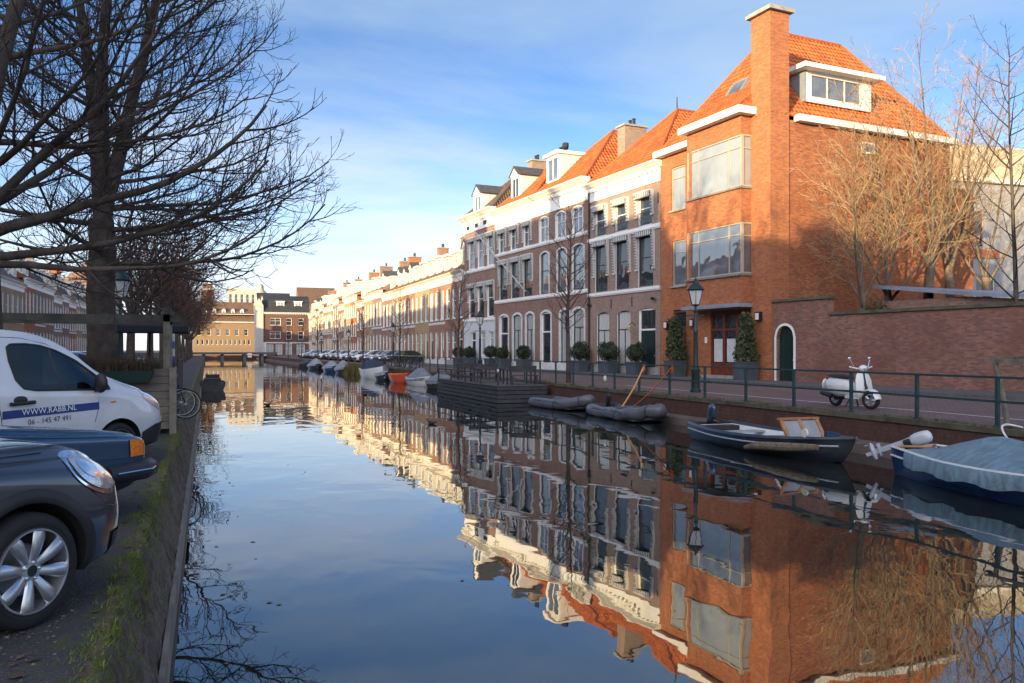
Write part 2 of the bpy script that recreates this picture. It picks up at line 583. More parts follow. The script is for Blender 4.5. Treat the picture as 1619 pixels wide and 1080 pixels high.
# left quay wall: leaning, mossy, with a plank at the waterline
M = Mat('old_quay_masonry')
tc = M.tc()
n1 = M.noise(tc, 1.6, 8, .7); n2 = M.noise(tc, 9, 6, .7); n3 = M.noise(tc, 40, 3, .7)
sepx = M.n('ShaderNodeSeparateXYZ'); M.l(tc, sepx.inputs[0])
c = M.mix(M.rng(n1, .35, .65), (.085,.062,.042), (.22,.17,.12))
c = M.mix(M.rng(n2, .44, .66, 0, .8), c, (.30,.255,.20))
up = M.rng(sepx.outputs[2], -.5, .03, 0, .20)
c = M.mix(M.rng(M.math('ADD', n2, up), .66, .78), c, M.mix(n2, (.06,.075,.015), (.15,.175,.03)))
low = M.rng(sepx.outputs[2], -.95, -.6, 1, 0)
c = M.mix(M.math('MULTIPLY', low, .6), c, (.022,.022,.016))
M.col(c).set(rough=.9, spec=.25)
M.bump(M.math('ADD', n2, M.math('MULTIPLY', n3, .4)), 1.0, .09)
OLDQUAY = M.m
g = MB()
random.seed(3)
y = -75.0; secs = []
while y < FAR_Y:
    st = .13 if -1 < y < 22 else (.9 if y < 60 else 4)
    j = lambda a: random.uniform(-a, a)
    jit = .024
    secs.append([(QL-.13+j(.03), y, -.012), (QL-.05+j(.025), y, .012+j(.01)), (QL+j(.03), y, .0+j(.02)), (QL+.03+j(jit), y, -.10), (QL+.07+j(jit), y, -.22), (QL+.11+j(jit), y, -.36), (QL+.15+j(jit), y, -.48), (QL+.19+j(jit), y, -.60), (QL+.20, y, -.66), (QL+.20, y, -1.6)])
    y += st
g.loft(secs)
tag(g.build('quay_wall', OLDQUAY, smooth=True, sharp=80), 'low mossy masonry quay wall beside the parked cars and the water', 'quay wall')
g = MB()
for y0 in range(-8, 120, 4):
    g.box(QL+.195, QL+.235, y0+.01, y0+3.99, -1.3, -.61)
tag(g.build('waterline_plank', plain('wet_timber', (.22,.185,.14), .6, vary=.4, scale=2)), 'long weathered timber rubbing plank along the foot of the mossy quay', 'plank')

# right quay wall: upright brick, stone capping, ledge near the water
QBRICK = brick('quay_brick', (.13,.062,.048), (.085,.045,.038), (.05,.045,.038), .6, bw=.10, bh=.11, stain=(.05,.05,.025), stainlvl=.56)
CAPST = plain('mossy_coping', (.085,.078,.052), .95, vary=.5, scale=2.2, bump=.5)
g = MB(); cp = MB(); lg = MB()
for a, b in zip(ys, ys[1:]):
    xa, xb = quay_x(a), quay_x(b)
    g.poly([(xa+.04,a,-1.6),(xa+.04,a,-.11),(xb+.04,b,-.11),(xb+.04,b,-1.6)])
    cp.add([(xa,a,-.11),(xa+.46,a,-.11),(xa+.46,a,.012),(xa,a,.012),(xb,b,-.11),(xb+.46,b,-.11),(xb+.46,b,.012),(xb,b,.012)],
           [(0,4,7,3),(3,7,6,2),(1,2,6,5),(0,1,5,4)])
    lg.add([(xa-.32,a,-1.5),(xa-.32,a,-.68),(xa+.03,a,-.62),(xb-.32,b,-1.5),(xb-.32,b,-.68),(xb+.03,b,-.62)], [(0,1,4,3),(1,2,5,4)])
rq = empty('quay_wall', (0,0,0), 0, 'long brick quay wall with mossy coping and a ledge, below the green railing', 'quay wall')
g.build('brickwork', QBRICK, rq); cp.build('coping', CAPST, rq); lg.build('ledge', plain('ledge_stone', (.13,.10,.088), .85, vary=.4, scale=1.2), rq)
# end of the canal
g = MB(); g.box(-8, 20, FAR_Y, FAR_Y+.6, -1.6, .0)
tag(g.build('quay_wall', QBRICK), 'short brick wall closing the far end of the canal behind the bridge', 'quay wall')
# ---------------------------------------------------------------- houses
# local frame of a house: x along the facade (left to right seen from the canal), y into the building, z up
def facade(mb, w, z0, H, ops, y=0.0, rev=.16, m=0, mrev=1, x0=0.0):
    """front wall with recessed openings; ops: (xa,xb,za,zb,arch)"""
    xs = sorted(set([x0, x0+w] + [o[0] for o in ops] + [o[1] for o in ops]))
    zs = sorted(set([z0, H] + [o[2] for o in ops] + [o[3] for o in ops]))
    for i in range(len(xs)-1):
        for k in range(len(zs)-1):
            a, b, c, d = xs[i], xs[i+1], zs[k], zs[k+1]
            mx, mz = (a+b)/2, (c+d)/2
            if any(o[0] < mx < o[1] and o[2] < mz < o[3] for o in ops): continue
            mb.poly([(a,y,c),(b,y,c),(b,y,d),(a,y,d)], m)
    for o in ops:
        a, b, c, d = o[:4]; ar = o[4] if len(o) > 4 else 0
        e = y+rev
        mb.poly([(a,y,c),(a,y,d-ar),(a,e,d-ar),(a,e,c)], mrev)
        mb.poly([(b,y,c),(b,e,c),(b,e,d-ar),(b,y,d-ar)], mrev)
        mb.poly([(a,y,c),(a,e,c),(b,e,c),(b,y,c)], mrev)
        if not ar:
            mb.poly([(a,y,d),(b,y,d),(b,e,d),(a,e,d)], mrev)
        else:
            N = 8; cx = (a+b)/2; hw = (b-a)/2
            pt = [(cx+hw*t, d-ar+ar*(1-t*t)) for t in [(-1+2*i/N) for i in range(N+1)]]
            for (xa, za), (xb, zb) in zip(pt, pt[1:]):
                mb.poly([(xa,y,za),(xb,y,zb),(xb,e,zb),(xa,e,za)], mrev)
                mb.poly([(xa,y,za),(xb,y,zb),(xb,y,d),(xa,y,d)][:], m)

_fm = {}
def frame_mesh(w, h, style, mat, b=.075):
    key = (round(w,2), round(h,2), style, mat.name)
    if key in _fm: return _fm[key]
    w, h = key[0], key[1]
    f = MB(); D = (.0, .07)
    def bx(x0,x1,z0,z1,d=0): f.box(x0,x1,-.07+d,.0+d,z0,z1)
    bx(0,b,0,h); bx(w-b,w,0,h); bx(b,w-b,0,b); bx(b,w-b,h-b,h)
    t = .05
    P = [b, w-b, b, h-b]
    def hb(z, x0=b, x1=w-b): bx(x0,x1,z-t/2,z+t/2,.008)
    def vb(x, z0=b, z1=h-b): bx(x-t/2,x+t/2,z0,z1,.012)
    if style == 'sash': hb(h*.56)
    elif style == 'sashlow': hb(h*.46)
    elif style == 'T': hb(h*.66); vb(w*.5, b, h*.66)
    elif style == 'X': hb(h*.62); vb(w*.5)
    elif style == 'top': hb(h*.74)
    elif style == 'bay': hb(h*.76); vb(w*.22); vb(w*.78)
    elif style == 'row3': vb(w*.33); vb(w*.67)
    elif style == 'row2': vb(w*.5)
    elif style == 'six': hb(h*.5); vb(w*.36); vb(w*.64)
    me = f.mesh('window', mat)
    pm = {}
    _fm[key] = me
    return me
_pm = {}
def pane_mesh(w, h, mat):
    key = (round(w,2), round(h,2), mat.name)
    if key not in _pm:
        f = MB(); f.poly([(.03,-.02,.03),(key[0]-.03,-.02,.03),(key[0]-.03,-.02,key[1]-.03),(.03,-.02,key[1]-.03)])
        _pm[key] = f.mesh('pane', mat)
    return _pm[key]
def window(parent, xa, xb, za, zb, y, style='sash', mat=None, gl=None, name='window', rz=0.0, x_is=None):
    me = frame_mesh(xb-xa, zb-za, style, mat or WHITE)
    o = link(name, me, parent, (xa, y, za) if x_is is None else x_is, (0,0,rz) if rz else None)
    link('pane', pane_mesh(xb-xa, zb-za, gl or G_DARK), o)
    return o
_dm = {}
def door(parent, xa, xb, za, zb, y, mat, trans=.75, gl=None, glazed=False, frame=None):
    """door leaf with frame, fanlight and panels"""
    w, h = xb-xa, zb-za
    f = MB(); b = .09
    f.box(0,b,-.07,0,0,h); f.box(w-b,w,-.07,0,0,h); f.box(b,w-b,-.07,0,h-b,h)
    if trans: f.box(b,w-b,-.07,0,h*trans-.05,h*trans+.05)
    o = f.build('door', frame or WHITE, parent, (xa,y,za))
    th = h*trans if trans else h-b
    lf = MB()
    lf.box(b+.002,w-b-.002,-.035,-.004,.0,th-.052)
    iw = w-2*b
    for (u0,u1) in ((.12,.46),(.54,.88)):
        for (v0,v1) in ((.06,.36),(.42,.93)):
            if glazed and v0 > .4: continue
            lf.box(b+iw*u0,b+iw*u1,-.055,-.034,th*v0,th*v1)
    l = lf.build('leaf', mat, o)
    if glazed:
        pg = MB()
        pg.box(b+iw*.1,b+iw*.9,-.045,-.0345,th*.42,th*.92)
        pg.build('door_pane', G_DARK, o)
    if trans:
        pg = MB(); pg.poly([(b,-.02,th),(w-b,-.02,th),(w-b,-.02,h-b),(b,-.02,h-b)]); pg.build('fanlight', gl or G_DARK, o)
    kb = MB(); kb.ell((w-b-.09,-.085,min(1.05, th*.5)), .035, 8, 6); kb.build('handle', STEEL, o)
    return o

def cornice(parent, w, H, depth=.4, h=.34, frieze=.8, mat=None, dent=True, x0=0.0, name='cornice', d0=0.0, ret=True):
    """moulded gutter cornice with frieze board and dentils, projecting from the facade at y=0"""
    mat = mat or WHITE
    f = MB()
    if frieze: f.box(x0-.0, x0+w, -.045-d0, .02, H-h-frieze, H-h)
    prof = [(.04,H-h),(-.10,H-h),(-.13,H-h+.06),(-depth*.55,H-h*.62),(-depth*.62,H-h*.5),(-depth*.9,H-h*.25),(-depth,H-h*.12),(-depth,H),(.04,H)]
    e = .12 if ret else 0.0
    f.prism([(a-d0 if a < .03 else a, b) for a, b in prof], lambda a, b: (x0-e, a, b), lambda a, b: (x0+w+e, a, b))
    if dent:
        n = max(3, int(w/.42))
        for i in range(n):
            x = x0 + (i+.5)*w/n
            f.box(x-.09, x+.09, -depth*.5-d0, -.03-d0, H-h-.17, H-h-.002)
    return f.build(name, mat, parent)

def band(parent, w, z, h=.2, d=.12, mat=None, x0=0.0, name='string_course'):
    f = MB(); f.box(x0, x0+w, -d, .02, z, z+h); f.box(x0, x0+w, -d*.6, .02, z-.07, z)
    return f.build(name, mat or WHITE, parent)

def roof_face(mb, pts, m=0):
    """pts ordered, first edge = eave; UV u along the eave, v up the slope"""
    p = [Vector(q) for q in pts]
    e = (p[1]-p[0]).normalized()
    nrm = Vector((0,0,0))
    for i in range(len(p)):
        nrm += p[i].cross(p[(i+1) % len(p)])
    nrm.normalize()
    s = nrm.cross(e).normalized()
    mb.poly(pts, m, [((q-p[0]).dot(e), (q-p[0]).dot(s)) for q in p])

def ridge_caps(mb, segs, r=.11, m=0):
    for a, b in segs:
        a = Vector(a); b = Vector(b); n = max(1, int((b-a).length/.36))
        for i in range(n):
            p = a.lerp(b, i/n); q = a.lerp(b, (i+1.12)/n if i < n-1 else 1)
            mb.tube([p, q], [r*1.12, r*.92], 6, m)

def tile_face(mb, pts, du=.27, dv=.34, m=0):
    """modelled pantiles over a convex face; first edge = eave"""
    p = [Vector(q) for q in pts]
    e = (p[1]-p[0]).normalized(); nrm = Vector((0,0,0))
    for i in range(len(p)): nrm += p[i].cross(p[(i+1) % len(p)])
    nrm.normalize(); s = nrm.cross(e).normalized()
    q = [((a-p[0]).dot(e), (a-p[0]).dot(s)) for a in p]
    vmax = max(b for a, b in q)
    def span(v):
        v = min(max(v, 1e-4), vmax-1e-4); us = []
        for (ua, va), (ub, vb) in zip(q, q[1:]+q[:1]):
            if (va-v)*(vb-v) <= 0 and abs(vb-va) > 1e-9: us.append(ua+(ub-ua)*(v-va)/(vb-va))
        return (min(us), max(us)) if us else (0, 0)
    def P(u, v, h): return tuple(p[0]+e*u+s*v+nrm*h)
    k = 0
    while k*dv < vmax-.02:
        v0, v1 = k*dv, min(vmax, (k+1)*dv+.02)
        a0, b0 = span(v0); a1, b1 = span(v1)
        i0, i1 = int(math.floor(a0/(du/6))), int(math.ceil(b0/(du/6)))
        us = [min(max(i*du/6, a0), b0) for i in range(i0, i1+1)]
        b = len(mb.v)
        for u in us:
            w = .032*sin(2*pi*u/du); ut = min(max(u, a1), b1)
            mb.v.append(P(u, v0, -.03)); mb.v.append(P(u, v0, .06+w)); mb.v.append(P(ut, v1, .01+w))
        for i in range(len(us)-1):
            o = b+3*i
            mb.f.append([o, o+3, o+4, o+1]); mb.m.append(m); mb.uv.append([(us[i],v0+.01),(us[i+1],v0+.01),(us[i+1],v0+.02),(us[i],v0+.02)])
            mb.f.append([o+1, o+4, o+5, o+2]); mb.m.append(m); mb.uv.append([(us[i],v0+.01),(us[i+1],v0+.01),(us[i+1],v0+dv-.01),(us[i],v0+dv-.01)])
        k += 1
    mb.has_uv = True

def roof_front_hip(parent, w, H, RH, s0, dep, mat, ov=.25, back=True, xr=None, fx0=0.0):
    """ridge runs into the depth of the plot, hipped at the street"""
    f = MB(); c = xr if xr is not None else w/2
    A=(fx0,-ov,H); B_=(w,-ov,H); C=(w,dep,H); D=(fx0,dep,H); P=(c,s0,RH); Q=(c,dep-(s0 if back else 0),RH)
    tile_face(f, [A,B_,P]); tile_face(f, [B_,C,Q,P]); tile_face(f, [D,A,P,Q])
    if back: roof_face(f, [C,D,Q])
    else: f.poly([C,D,Q], 0, [(0,0),(1,0),(.5,1)])
    o = f.build('roof', mat, parent)
    g = MB(); segs = [(A,P),(B_,P),(P,Q)] + ([(C,Q),(D,Q)] if back else [])
    ridge_caps(g, segs)
    link('ridge_tiles', g.mesh('ridge_tiles', mat, True), o)
    return o

def roof_parallel(parent, w, H, RH, dep, mat, ov=.3, steep=None):
    """ridge parallel to the street; steep=(y,z) adds a mansard break"""
    f = MB(); c = dep/2
    if steep:
        sy, sz = steep
        roof_face(f, [(0,-ov,H),(w,-ov,H),(w,sy,sz),(0,sy,sz)])
        roof_face(f, [(0,sy,sz),(w,sy,sz),(w,c,RH),(0,c,RH)])
        roof_face(f, [(w,dep,H),(0,dep,H),(0,c,RH),(w,c,RH)])
        f.poly([(0,dep,H),(0,-ov,H),(0,sy,sz),(0,c,RH)], 1); f.poly([(w,-ov,H),(w,dep,H),(w,c,RH),(w,sy,sz)], 1)
    else:
        roof_face(f, [(0,-ov,H),(w,-ov,H),(w,c,RH),(0,c,RH)])
        roof_face(f, [(w,dep,H),(0,dep,H),(0,c,RH),(w,c,RH)])
        f.poly([(0,dep,H),(0,-ov,H),(0,c,RH)], 1); f.poly([(w,-ov,H),(w,dep,H),(w,c,RH)], 1)
    return f

def dormer(parent, cx, y0, z0, w, h, dep, top='flat', mat=None, side=None, style='row2', gl=None, nm='dormer'):
    """box dormer, front at y0, running back dep into the roof"""
    mat = mat or WHITE; side = side or mat
    f = MB(); b = .14
    x0, x1 = cx-w/2, cx+w/2
    f.box(x0, x0+b, y0, y0+.12, z0, z0+h); f.box(x1-b, x1, y0, y0+.12, z0, z0+h)
    f.box(x0+b, x1-b, y0, y0+.12, z0, z0+.1); f.box(x0+b, x1-b, y0, y0+.12, z0+h-.16, z0+h)
    f.box(x0, x0+.06, y0+.12, y0+dep, z0-.4, z0+h, 1); f.box(x1-.06, x1, y0+.12, y0+dep, z0-.4, z0+h, 1)
    if top == 'flat':
        f.box(x0-.16, x1+.16, y0-.22, y0+dep+.3, z0+h, z0+h+.22)
        f.box(x0-.10, x1+.10, y0-.15, y0+dep+.3, z0+h+.22, z0+h+.25, 2)
    else:
        rh = w*.42
        f.prism([(x0-.15, z0+h), (x1+.15, z0+h), (cx, z0+h+rh)], lambda a, c: (a, y0-.1, c), lambda a, c: (a, y0+.05, c))
        f.prism([(x0-.22, z0+h), (x0-.02, z0+h), (cx, z0+h+rh-.02), (x1+.02, z0+h), (x1+.22, z0+h), (cx, z0+h+rh+.16)], lambda a, c: (a, y0-.16, c), lambda a, c: (a, y0+dep+.4, c), 2)
    o = f.build(nm, [mat, side, SLATE], parent)
    window(o, x0+b, x1-b, z0+.1, z0+h-.16, y0+.08, style, mat, gl or G_DARK)
    return o

def chimney(parent, cx, cy, z0, z1, w, d, mat, pots=2, cap=True, nm='chimney', pipe=False):
    f = MB()
    f.box(cx-w/2, cx+w/2, cy-d/2, cy+d/2, z0, z1)
    if cap: f.box(cx-w/2-.1, cx+w/2+.1, cy-d/2-.1, cy+d/2+.1, z1, z1+.12, 1)
    o = f.build(nm, [mat, STONE], parent)
    p = MB()
    for i in range(pots):
        x = cx + (i-(pots-1)/2)*w/max(1, pots)
        p.lathe([(.12,z1+.1),(.10,z1+.5),(.13,z1+.52),(.13,z1+.58)], 8, (x, cy, 0))
    if pots: p.build('chimney_pot', BLACKM, o, smooth=True)
    return o

def shell(parent, w, dep, H, ops, wall, z0=0.0, rev=.16, revm=None, ground=None, gz=0.0, x0=0.0, plinth=STONE):
    """front wall with openings plus the other three walls"""
    f = MB()
    facade(f, w, z0, H, ops, 0, rev, 0, 1, x0)
    f.poly([(x0,dep,z0),(x0,0,z0),(x0,0,H),(x0,dep,H)]); f.poly([(x0+w,0,z0),(x0+w,dep,z0),(x0+w,dep,H),(x0+w,0,H)])
    f.poly([(x0+w,dep,z0),(x0,dep,z0),(x0,dep,H),(x0+w,dep,H)])
    f.poly([(x0,0,H-.02),(x0+w,0,H-.02),(x0+w,dep,H-.02),(x0,dep,H-.02)])
    return f.build('wall', [wall, revm or WHITE], parent)

BR_RED = brick('red_brick', (.49,.172,.066), (.27,.085,.042), (.30,.18,.12), .35)
BR_REDSIDE = brick('red_brick_rough', (.48,.17,.068), (.20,.065,.038), (.22,.13,.09), .6)
BR_BROWN = brick('brown_brick', (.32,.19,.14), (.18,.105,.085), (.25,.21,.18), .35)
BR_GREY = brick('greyish_brick', (.36,.24,.18), (.24,.155,.125), (.28,.25,.22), .3)
BR_PINK = brick('pink_brick', (.33,.155,.095), (.24,.105,.07), (.33,.27,.23), .3)
BR_YEL = brick('yellow_brick', (.42,.27,.13), (.34,.21,.10), (.40,.34,.27), .3)
BR_DARK = brick('dark_brick', (.17,.075,.055), (.13,.06,.045), (.16,.13,.11), .4)
BR_GARDEN = brick('garden_wall_brick', (.36,.165,.115), (.13,.082,.07), (.17,.14,.125), .85, stain=(.33,.28,.25), stainlvl=.63)
T_ORANGE = tiles('orange_pantiles', (.50,.14,.038), (.27,.075,.032), .27, .34, .15)
T_RED = tiles('red_pantiles', (.40,.10,.035), (.30,.075,.03))
T_BROWN = tiles('brown_pantiles', (.20,.12,.075), (.14,.085,.06))
T_DARK = tiles('dark_pantiles', (.15,.10,.075), (.08,.06,.05), .27, .34, .3)
T_SLATE = tiles('slate', (.055,.055,.062), (.035,.036,.042), .3, .2)
DG_DOOR = plain('dark_green_paint', (.012,.028,.026), .3, vary=.15)
MAHOG = plain('varnished_mahogany', (.16,.035,.018), .35, vary=.35, scale=5)
TAUPE = plain('taupe_paint', (.38,.34,.26), .5, vary=.06)

PHI_R = math.atan2(-.9972, .0747)
def fpt(t, z=.2):   # point on the right-hand facade line, t metres beyond the red house's corner
    return (24.33-.0747*t, 30.9+.9972*t, z)

def lambrequin(parent, xa, xb, zt, zb, dtop=.22, stripe=True):
    """scalloped wooden awning casing: striped head and hanging side strips"""
    f = MB(); w = xb-xa
    n = 9
    f.box(xa-.16, xb+.16, -dtop-.05, -.002, zt-.02, zt+.06)
    for i in range(n*2):
        u0 = xa-.12+(w+.24)*i/(n*2); u1 = xa-.12+(w+.24)*(i+1)/(n*2)
        f.box(u0, u1, -dtop-.02, -dtop+.01, zt-.30-(.05 if i % 2 else 0), zt-.02, i % 2)
        f.box(u0, u1, -dtop+.012, -.004, zt-.16, zt-.022, 0)
    L = (zt-zb)
    k = max(5, int(L/.16))
    for sx in (xa-.19, xb+.03):
        for i in range(k):
            z1 = zt-.03-L*i/k; z0 = zt-.03-L*(i+1)/k
            dd = dtop*(1-.55*i/k)
            f.box(sx, sx+.16, -dd, -.003, z0, z1, 0)
            f.box(sx-.006, sx+.166, -dd-.03, -dd-.001, z0+.02, z0+(z1-z0)*.62, 1)
        f.box(sx-.02, sx+.18, -dtop*.62, -.003, zb-.12, zb-.03, 0)
    return f.build('awning_casing', [GREYW, plain('awning_stripe', (.16,.15,.13), .7)], parent)

def wall_lantern(parent, x, z, y=0.0):
    f = MB(); f.tube([(x,y,z+.25),(x,y-.25,z+.42),(x,y-.42,z+.25)], .02, 6)
    o = f.build('wall_lantern', BLACKM, parent)
    g = MB(); g.lathe([(.07,z-.2),(.13,z+.08),(.15,z+.1),(.03,z+.24)], 6, (x,y-.42,0)); g.build('lantern_glass', plain('lantern_glass', (.45,.38,.22), .3), o)

# ======================= the tall red corner house =======================
H0 = empty('brick_house', fpt(8.70), PHI_R, 'tall red brick corner house with orange tiled roof, big chimney and white bay windows', 'house')
W = 8.70
def X(t): return W - t
ops = [(X(7.75), X(6.50), 8.95, 11.3, 0), (X(7.65), X(6.45), 4.85, 7.3, 0), (X(7.55), X(6.4), .0, 3.55, 0), (X(4.40), X(1.45), .0, 3.35, 0)]
f = MB()
facade(f, W-.0, 0, 12.1, ops, 0, .2, 0, 1)
f.poly([(W,0,0),(W,12.0,0),(W,12.0,12.1),(W,0,12.1)], 2); f.poly([(0,12,0),(0,0,0),(0,0,12.1),(0,12,12.1)], 0)
f.poly([(W,12,0),(0,12,0),(0,12,12.1),(W,12,12.1)], 0)
f.build('wall', [BR_RED, BR_RED, BR_REDSIDE], H0)
window(H0, X(7.75), X(6.50), 8.95, 11.3, .14, 'top', TAUPE, G_BLIND)
window(H0, X(7.65), X(6.45), 4.85, 7.3, .14, 'top', TAUPE, G_SKY)
door(H0, X(7.55), X(6.4), 0.02, 3.5, .16, MAHOG, .74, G_DARK, frame=plain('brown_frame', (.10,.05,.035), .5))
for (a, b, z) in ((X(7.85),X(6.4),8.86),(X(7.75),X(6.35),4.76)):
    f = MB(); f.box(a, b, -.10, .1, z, z+.09); f.build('window_sill', STONE, H0)
# projecting bay
bx0, bx1, bd = X(5.35), X(1.22), .75
f = MB()
def bay_wall(z0, z1):
    f.box(bx0, bx1, -bd, .01, z0, z1)
bay_wall(3.62, 4.92); bay_wall(7.42, 9.02); bay_wall(11.55, 12.42)
f.box(bx0+.15, bx0+.30, -bd+.02, .01, 4.92, 7.42); f.box(bx0+.15, bx0+.30, -bd+.02, .01, 9.02, 11.55)
bay = f.build('bay', BR_RED, H0)
for z in (4.90, 9.0):
    f = MB(); f.box(bx0-.08, bx1+.08, -bd-.10, .01, z, z+.10); f.build('bay_sill', plain('lead_sill', (.20,.19,.17), .7), bay)
for (z0, z1, gl) in ((5.0, 7.42, G_SKY), (9.10, 11.55, G_BLIND)):
    window(bay, bx0+.0, bx1-.0, z0, z1, -bd+.1, 'bay', TAUPE, gl)
    window(bay, 0, bd-.11, 0, z1-z0, 0, 'top', TAUPE, gl, rz=R(90), x_is=(bx1-.07, -bd+.10, z0))
    window(bay, 0, bd-.11, 0, z1-z0, 0, 'top', TAUPE, gl, rz=R(-90), x_is=(bx0+.07, -.01, z0))
f = MB(); f.box(bx0-.1, bx1+.12, -bd-.30, .01, 3.42, 3.60); f.build('canopy', ZINC, H0)
# entrance of three glazed doors under the canopy
e0, e1 = X(4.40), X(1.45)
f = MB(); ew = e1-e0
f.box(e0, e1, .05, .16, 3.15, 3.35)
for i in range(4): x = e0+ew*i/3; f.box(max(e0,x-.09), min(e1,x+.09), .05, .16, .0, 3.15)
f.box(e0, e1, .06, .15, .0, .75); f.box(e0, e1, .06, .15, 2.35, 2.47)
ent = f.build('entrance', MAHOG, H0)
f = MB(); f.poly([(e0,.13,.75),(e1,.13,.75),(e1,.13,3.2),(e0,.13,3.2)]); f.build('entrance_glass', G_DARK, ent)
f = MB()
for i in range(3): f.box(e0+ew*i/3+.17, e0+ew*(i+1)/3-.17, .10, .126, .80, 1.95)
f.build('frosted_panel', plain('frosted_film', (.55,.58,.58), .6), ent)
f = MB(); f.box(e0-.1, e1+.1, -.5, .02, 0, .14); f.build('doorstep', STONE, H0)
# gutters
f = MB(); f.box(-.12, bx0-.1, -.46, .05, 12.02, 12.34); f.box(bx0-.2, bx1+.35, -bd-.42, .05, 12.44, 12.78)
f.box(W-.02, W+.34, 1.35, 12.25, 12.04, 12.34)
f.build('gutter', WHITE, H0)
f = MB()
Rz = 18.2; cR = W/2
A=(-.1,-.10,12.3); Bp=(W+.02,-.10,12.3); C=(W+.02,12.2,12.3); D=(-.1,12.2,12.3); P=(cR,4.0,Rz); Q=(cR,8.9,Rz)
tile_face(f,[A,Bp,P]); tile_face(f,[Bp,C,Q,P]); tile_face(f,[D,A,P,Q]); roof_face(f,[C,D,Q])
# bay's own apron of tiles
tile_face(f,[(bx0-.1,-bd-.3,12.74),(bx1+.1,-bd-.3,12.74),(bx1-.05,.9,14.35),(bx0+.15,.9,14.35)])
roof_face(f,[(bx1+.1,-bd-.3,12.74),(bx1+.1,.3,12.74),(bx1-.05,.9,14.35)])
roof_face(f,[(bx0-.1,.3,12.74),(bx0-.1,-bd-.3,12.74),(bx0+.15,.9,14.35)])
rf = f.build('roof', T_ORANGE, H0)
g = MB(); ridge_caps(g,[(A,P),(Vector(Bp).lerp(Vector(P),.26),P),(P,Q),(C,Q),(D,Q)]); g.build('ridge_tiles', T_ORANGE, rf, smooth=True)
# roof light in the front slope
n_ = Vector((0, -(Rz-12.3), 4.35)).normalized()
f = MB()
cxs, sy0, sy1 = X(4.15), 1.15, 1.9
def onroof(x, y, lift): 
    z = 12.3+(y+.10)*(Rz-12.3)/4.10
    return (x+n_.x*lift, y+n_.y*lift, z+n_.z*lift)
for (a, b, c, d) in ((cxs-.6, cxs-.5, sy0, sy1), (cxs+.5, cxs+.6, sy0, sy1), (cxs-.5, cxs+.5, sy0, sy0+.08), (cxs-.5, cxs+.5, sy1-.08, sy1)):
    q = [onroof(a,c,-.02), onroof(b,c,-.02), onroof(b,d,-.02), onroof(a,d,-.02), onroof(a,c,.2), onroof(b,c,.2), onroof(b,d,.2), onroof(a,d,.2)]
    f.add(q, [(0,3,2,1),(4,5,6,7),(0,1,5,4),(1,2,6,5),(2,3,7,6),(3,0,4,7)])
rl = f.build('roof_light', ZINC, H0)
f = MB(); f.poly([onroof(cxs-.5,sy0,.17), onroof(cxs+.5,sy0,.17), onroof(cxs+.5,sy1,.17), onroof(cxs-.5,sy1,.17)]); f.build('pane', G_SKY, rl)
# corner chimney breast, ground to above the ridge
f = MB(); f.box(W-1.24, W+.06, -.14, .98, 0, 17.0)
ch = f.build('chimney', BR_RED, H0)
f = MB(); f.box(W-1.42, W+.24, -.32, 1.16, 17.0, 17.16); f.box(W-1.32, W+.14, -.22, 1.06, 17.16, 17.24); f.build('chimney_cap', STONE, ch)
# side dormer: wide, flat roofed, set into the side slope
f = MB(); dx = W-.62
f.box(dx-2.0, dx+.10, 2.5, 2.62, 13.3, 14.78, 1); f.box(dx-2.0, dx+.10, 6.78, 6.90, 13.3, 14.78)
f.box(dx+.0, dx+.12, 2.62, 6.78, 13.3, 13.5); f.box(dx+.0, dx+.12, 2.62, 6.78, 14.66, 14.78)
f.box(dx+.0, dx+.12, 2.62, 2.85, 13.5, 14.66); f.box(dx+.0, dx+.12, 6.2, 6.78, 13.5, 14.66)
f.box(dx-2.0, dx+.62, 2.05, 7.3, 14.78, 15.0, 0)
dm = f.build('dormer', [WHITE, ZINC], H0)
f = MB(); f.box(dx-2.1, dx+.52, 2.15, 7.2, 15.0, 15.03); f.build('dormer_felt', SLATE, dm)
window(dm, 0, 3.35, 0, 1.16, 0, 'row3', GREYW, G_SKY, rz=R(90), x_is=(dx+.06, 2.85, 13.5))
window(H0, 0, .9, 0, .55, 0, 'none', GREYW, G_SKY, rz=R(90), x_is=(W+.02, 5.6, 11.0))
# small wall fittings
for (t, z) in ((8.05,2.55),(5.75,2.60),(.62,2.75)):
    f = MB(); f.box(X(t)-.16, X(t)+.16, -.32 if t<1 else -.18, -.142 if t<1 else 0, z, z+.42)
    wl = f.build('wall_lamp', BLACKM, H0)
    f = MB(); f.box(X(t)-.11, X(t)+.11, -.345 if t<1 else -.205, -.321 if t<1 else -.181, z+.05, z+.36)
    f.build('lamp_glass', plain('opal_glass', (.75,.75,.70), .3), wl)
for t in (7.85, 4.75):
    f = MB(); f.box(X(t)-.09, X(t)+.09, -.02, 0, 1.75, 2.05); f.build('house_plate', WHITE, H0)
# rear wing
f = MB(); f.box(W-5, W-.06, 12.05, 13.9, 0, 9.9); f.build('rear_wing', BR_REDSIDE, H0)

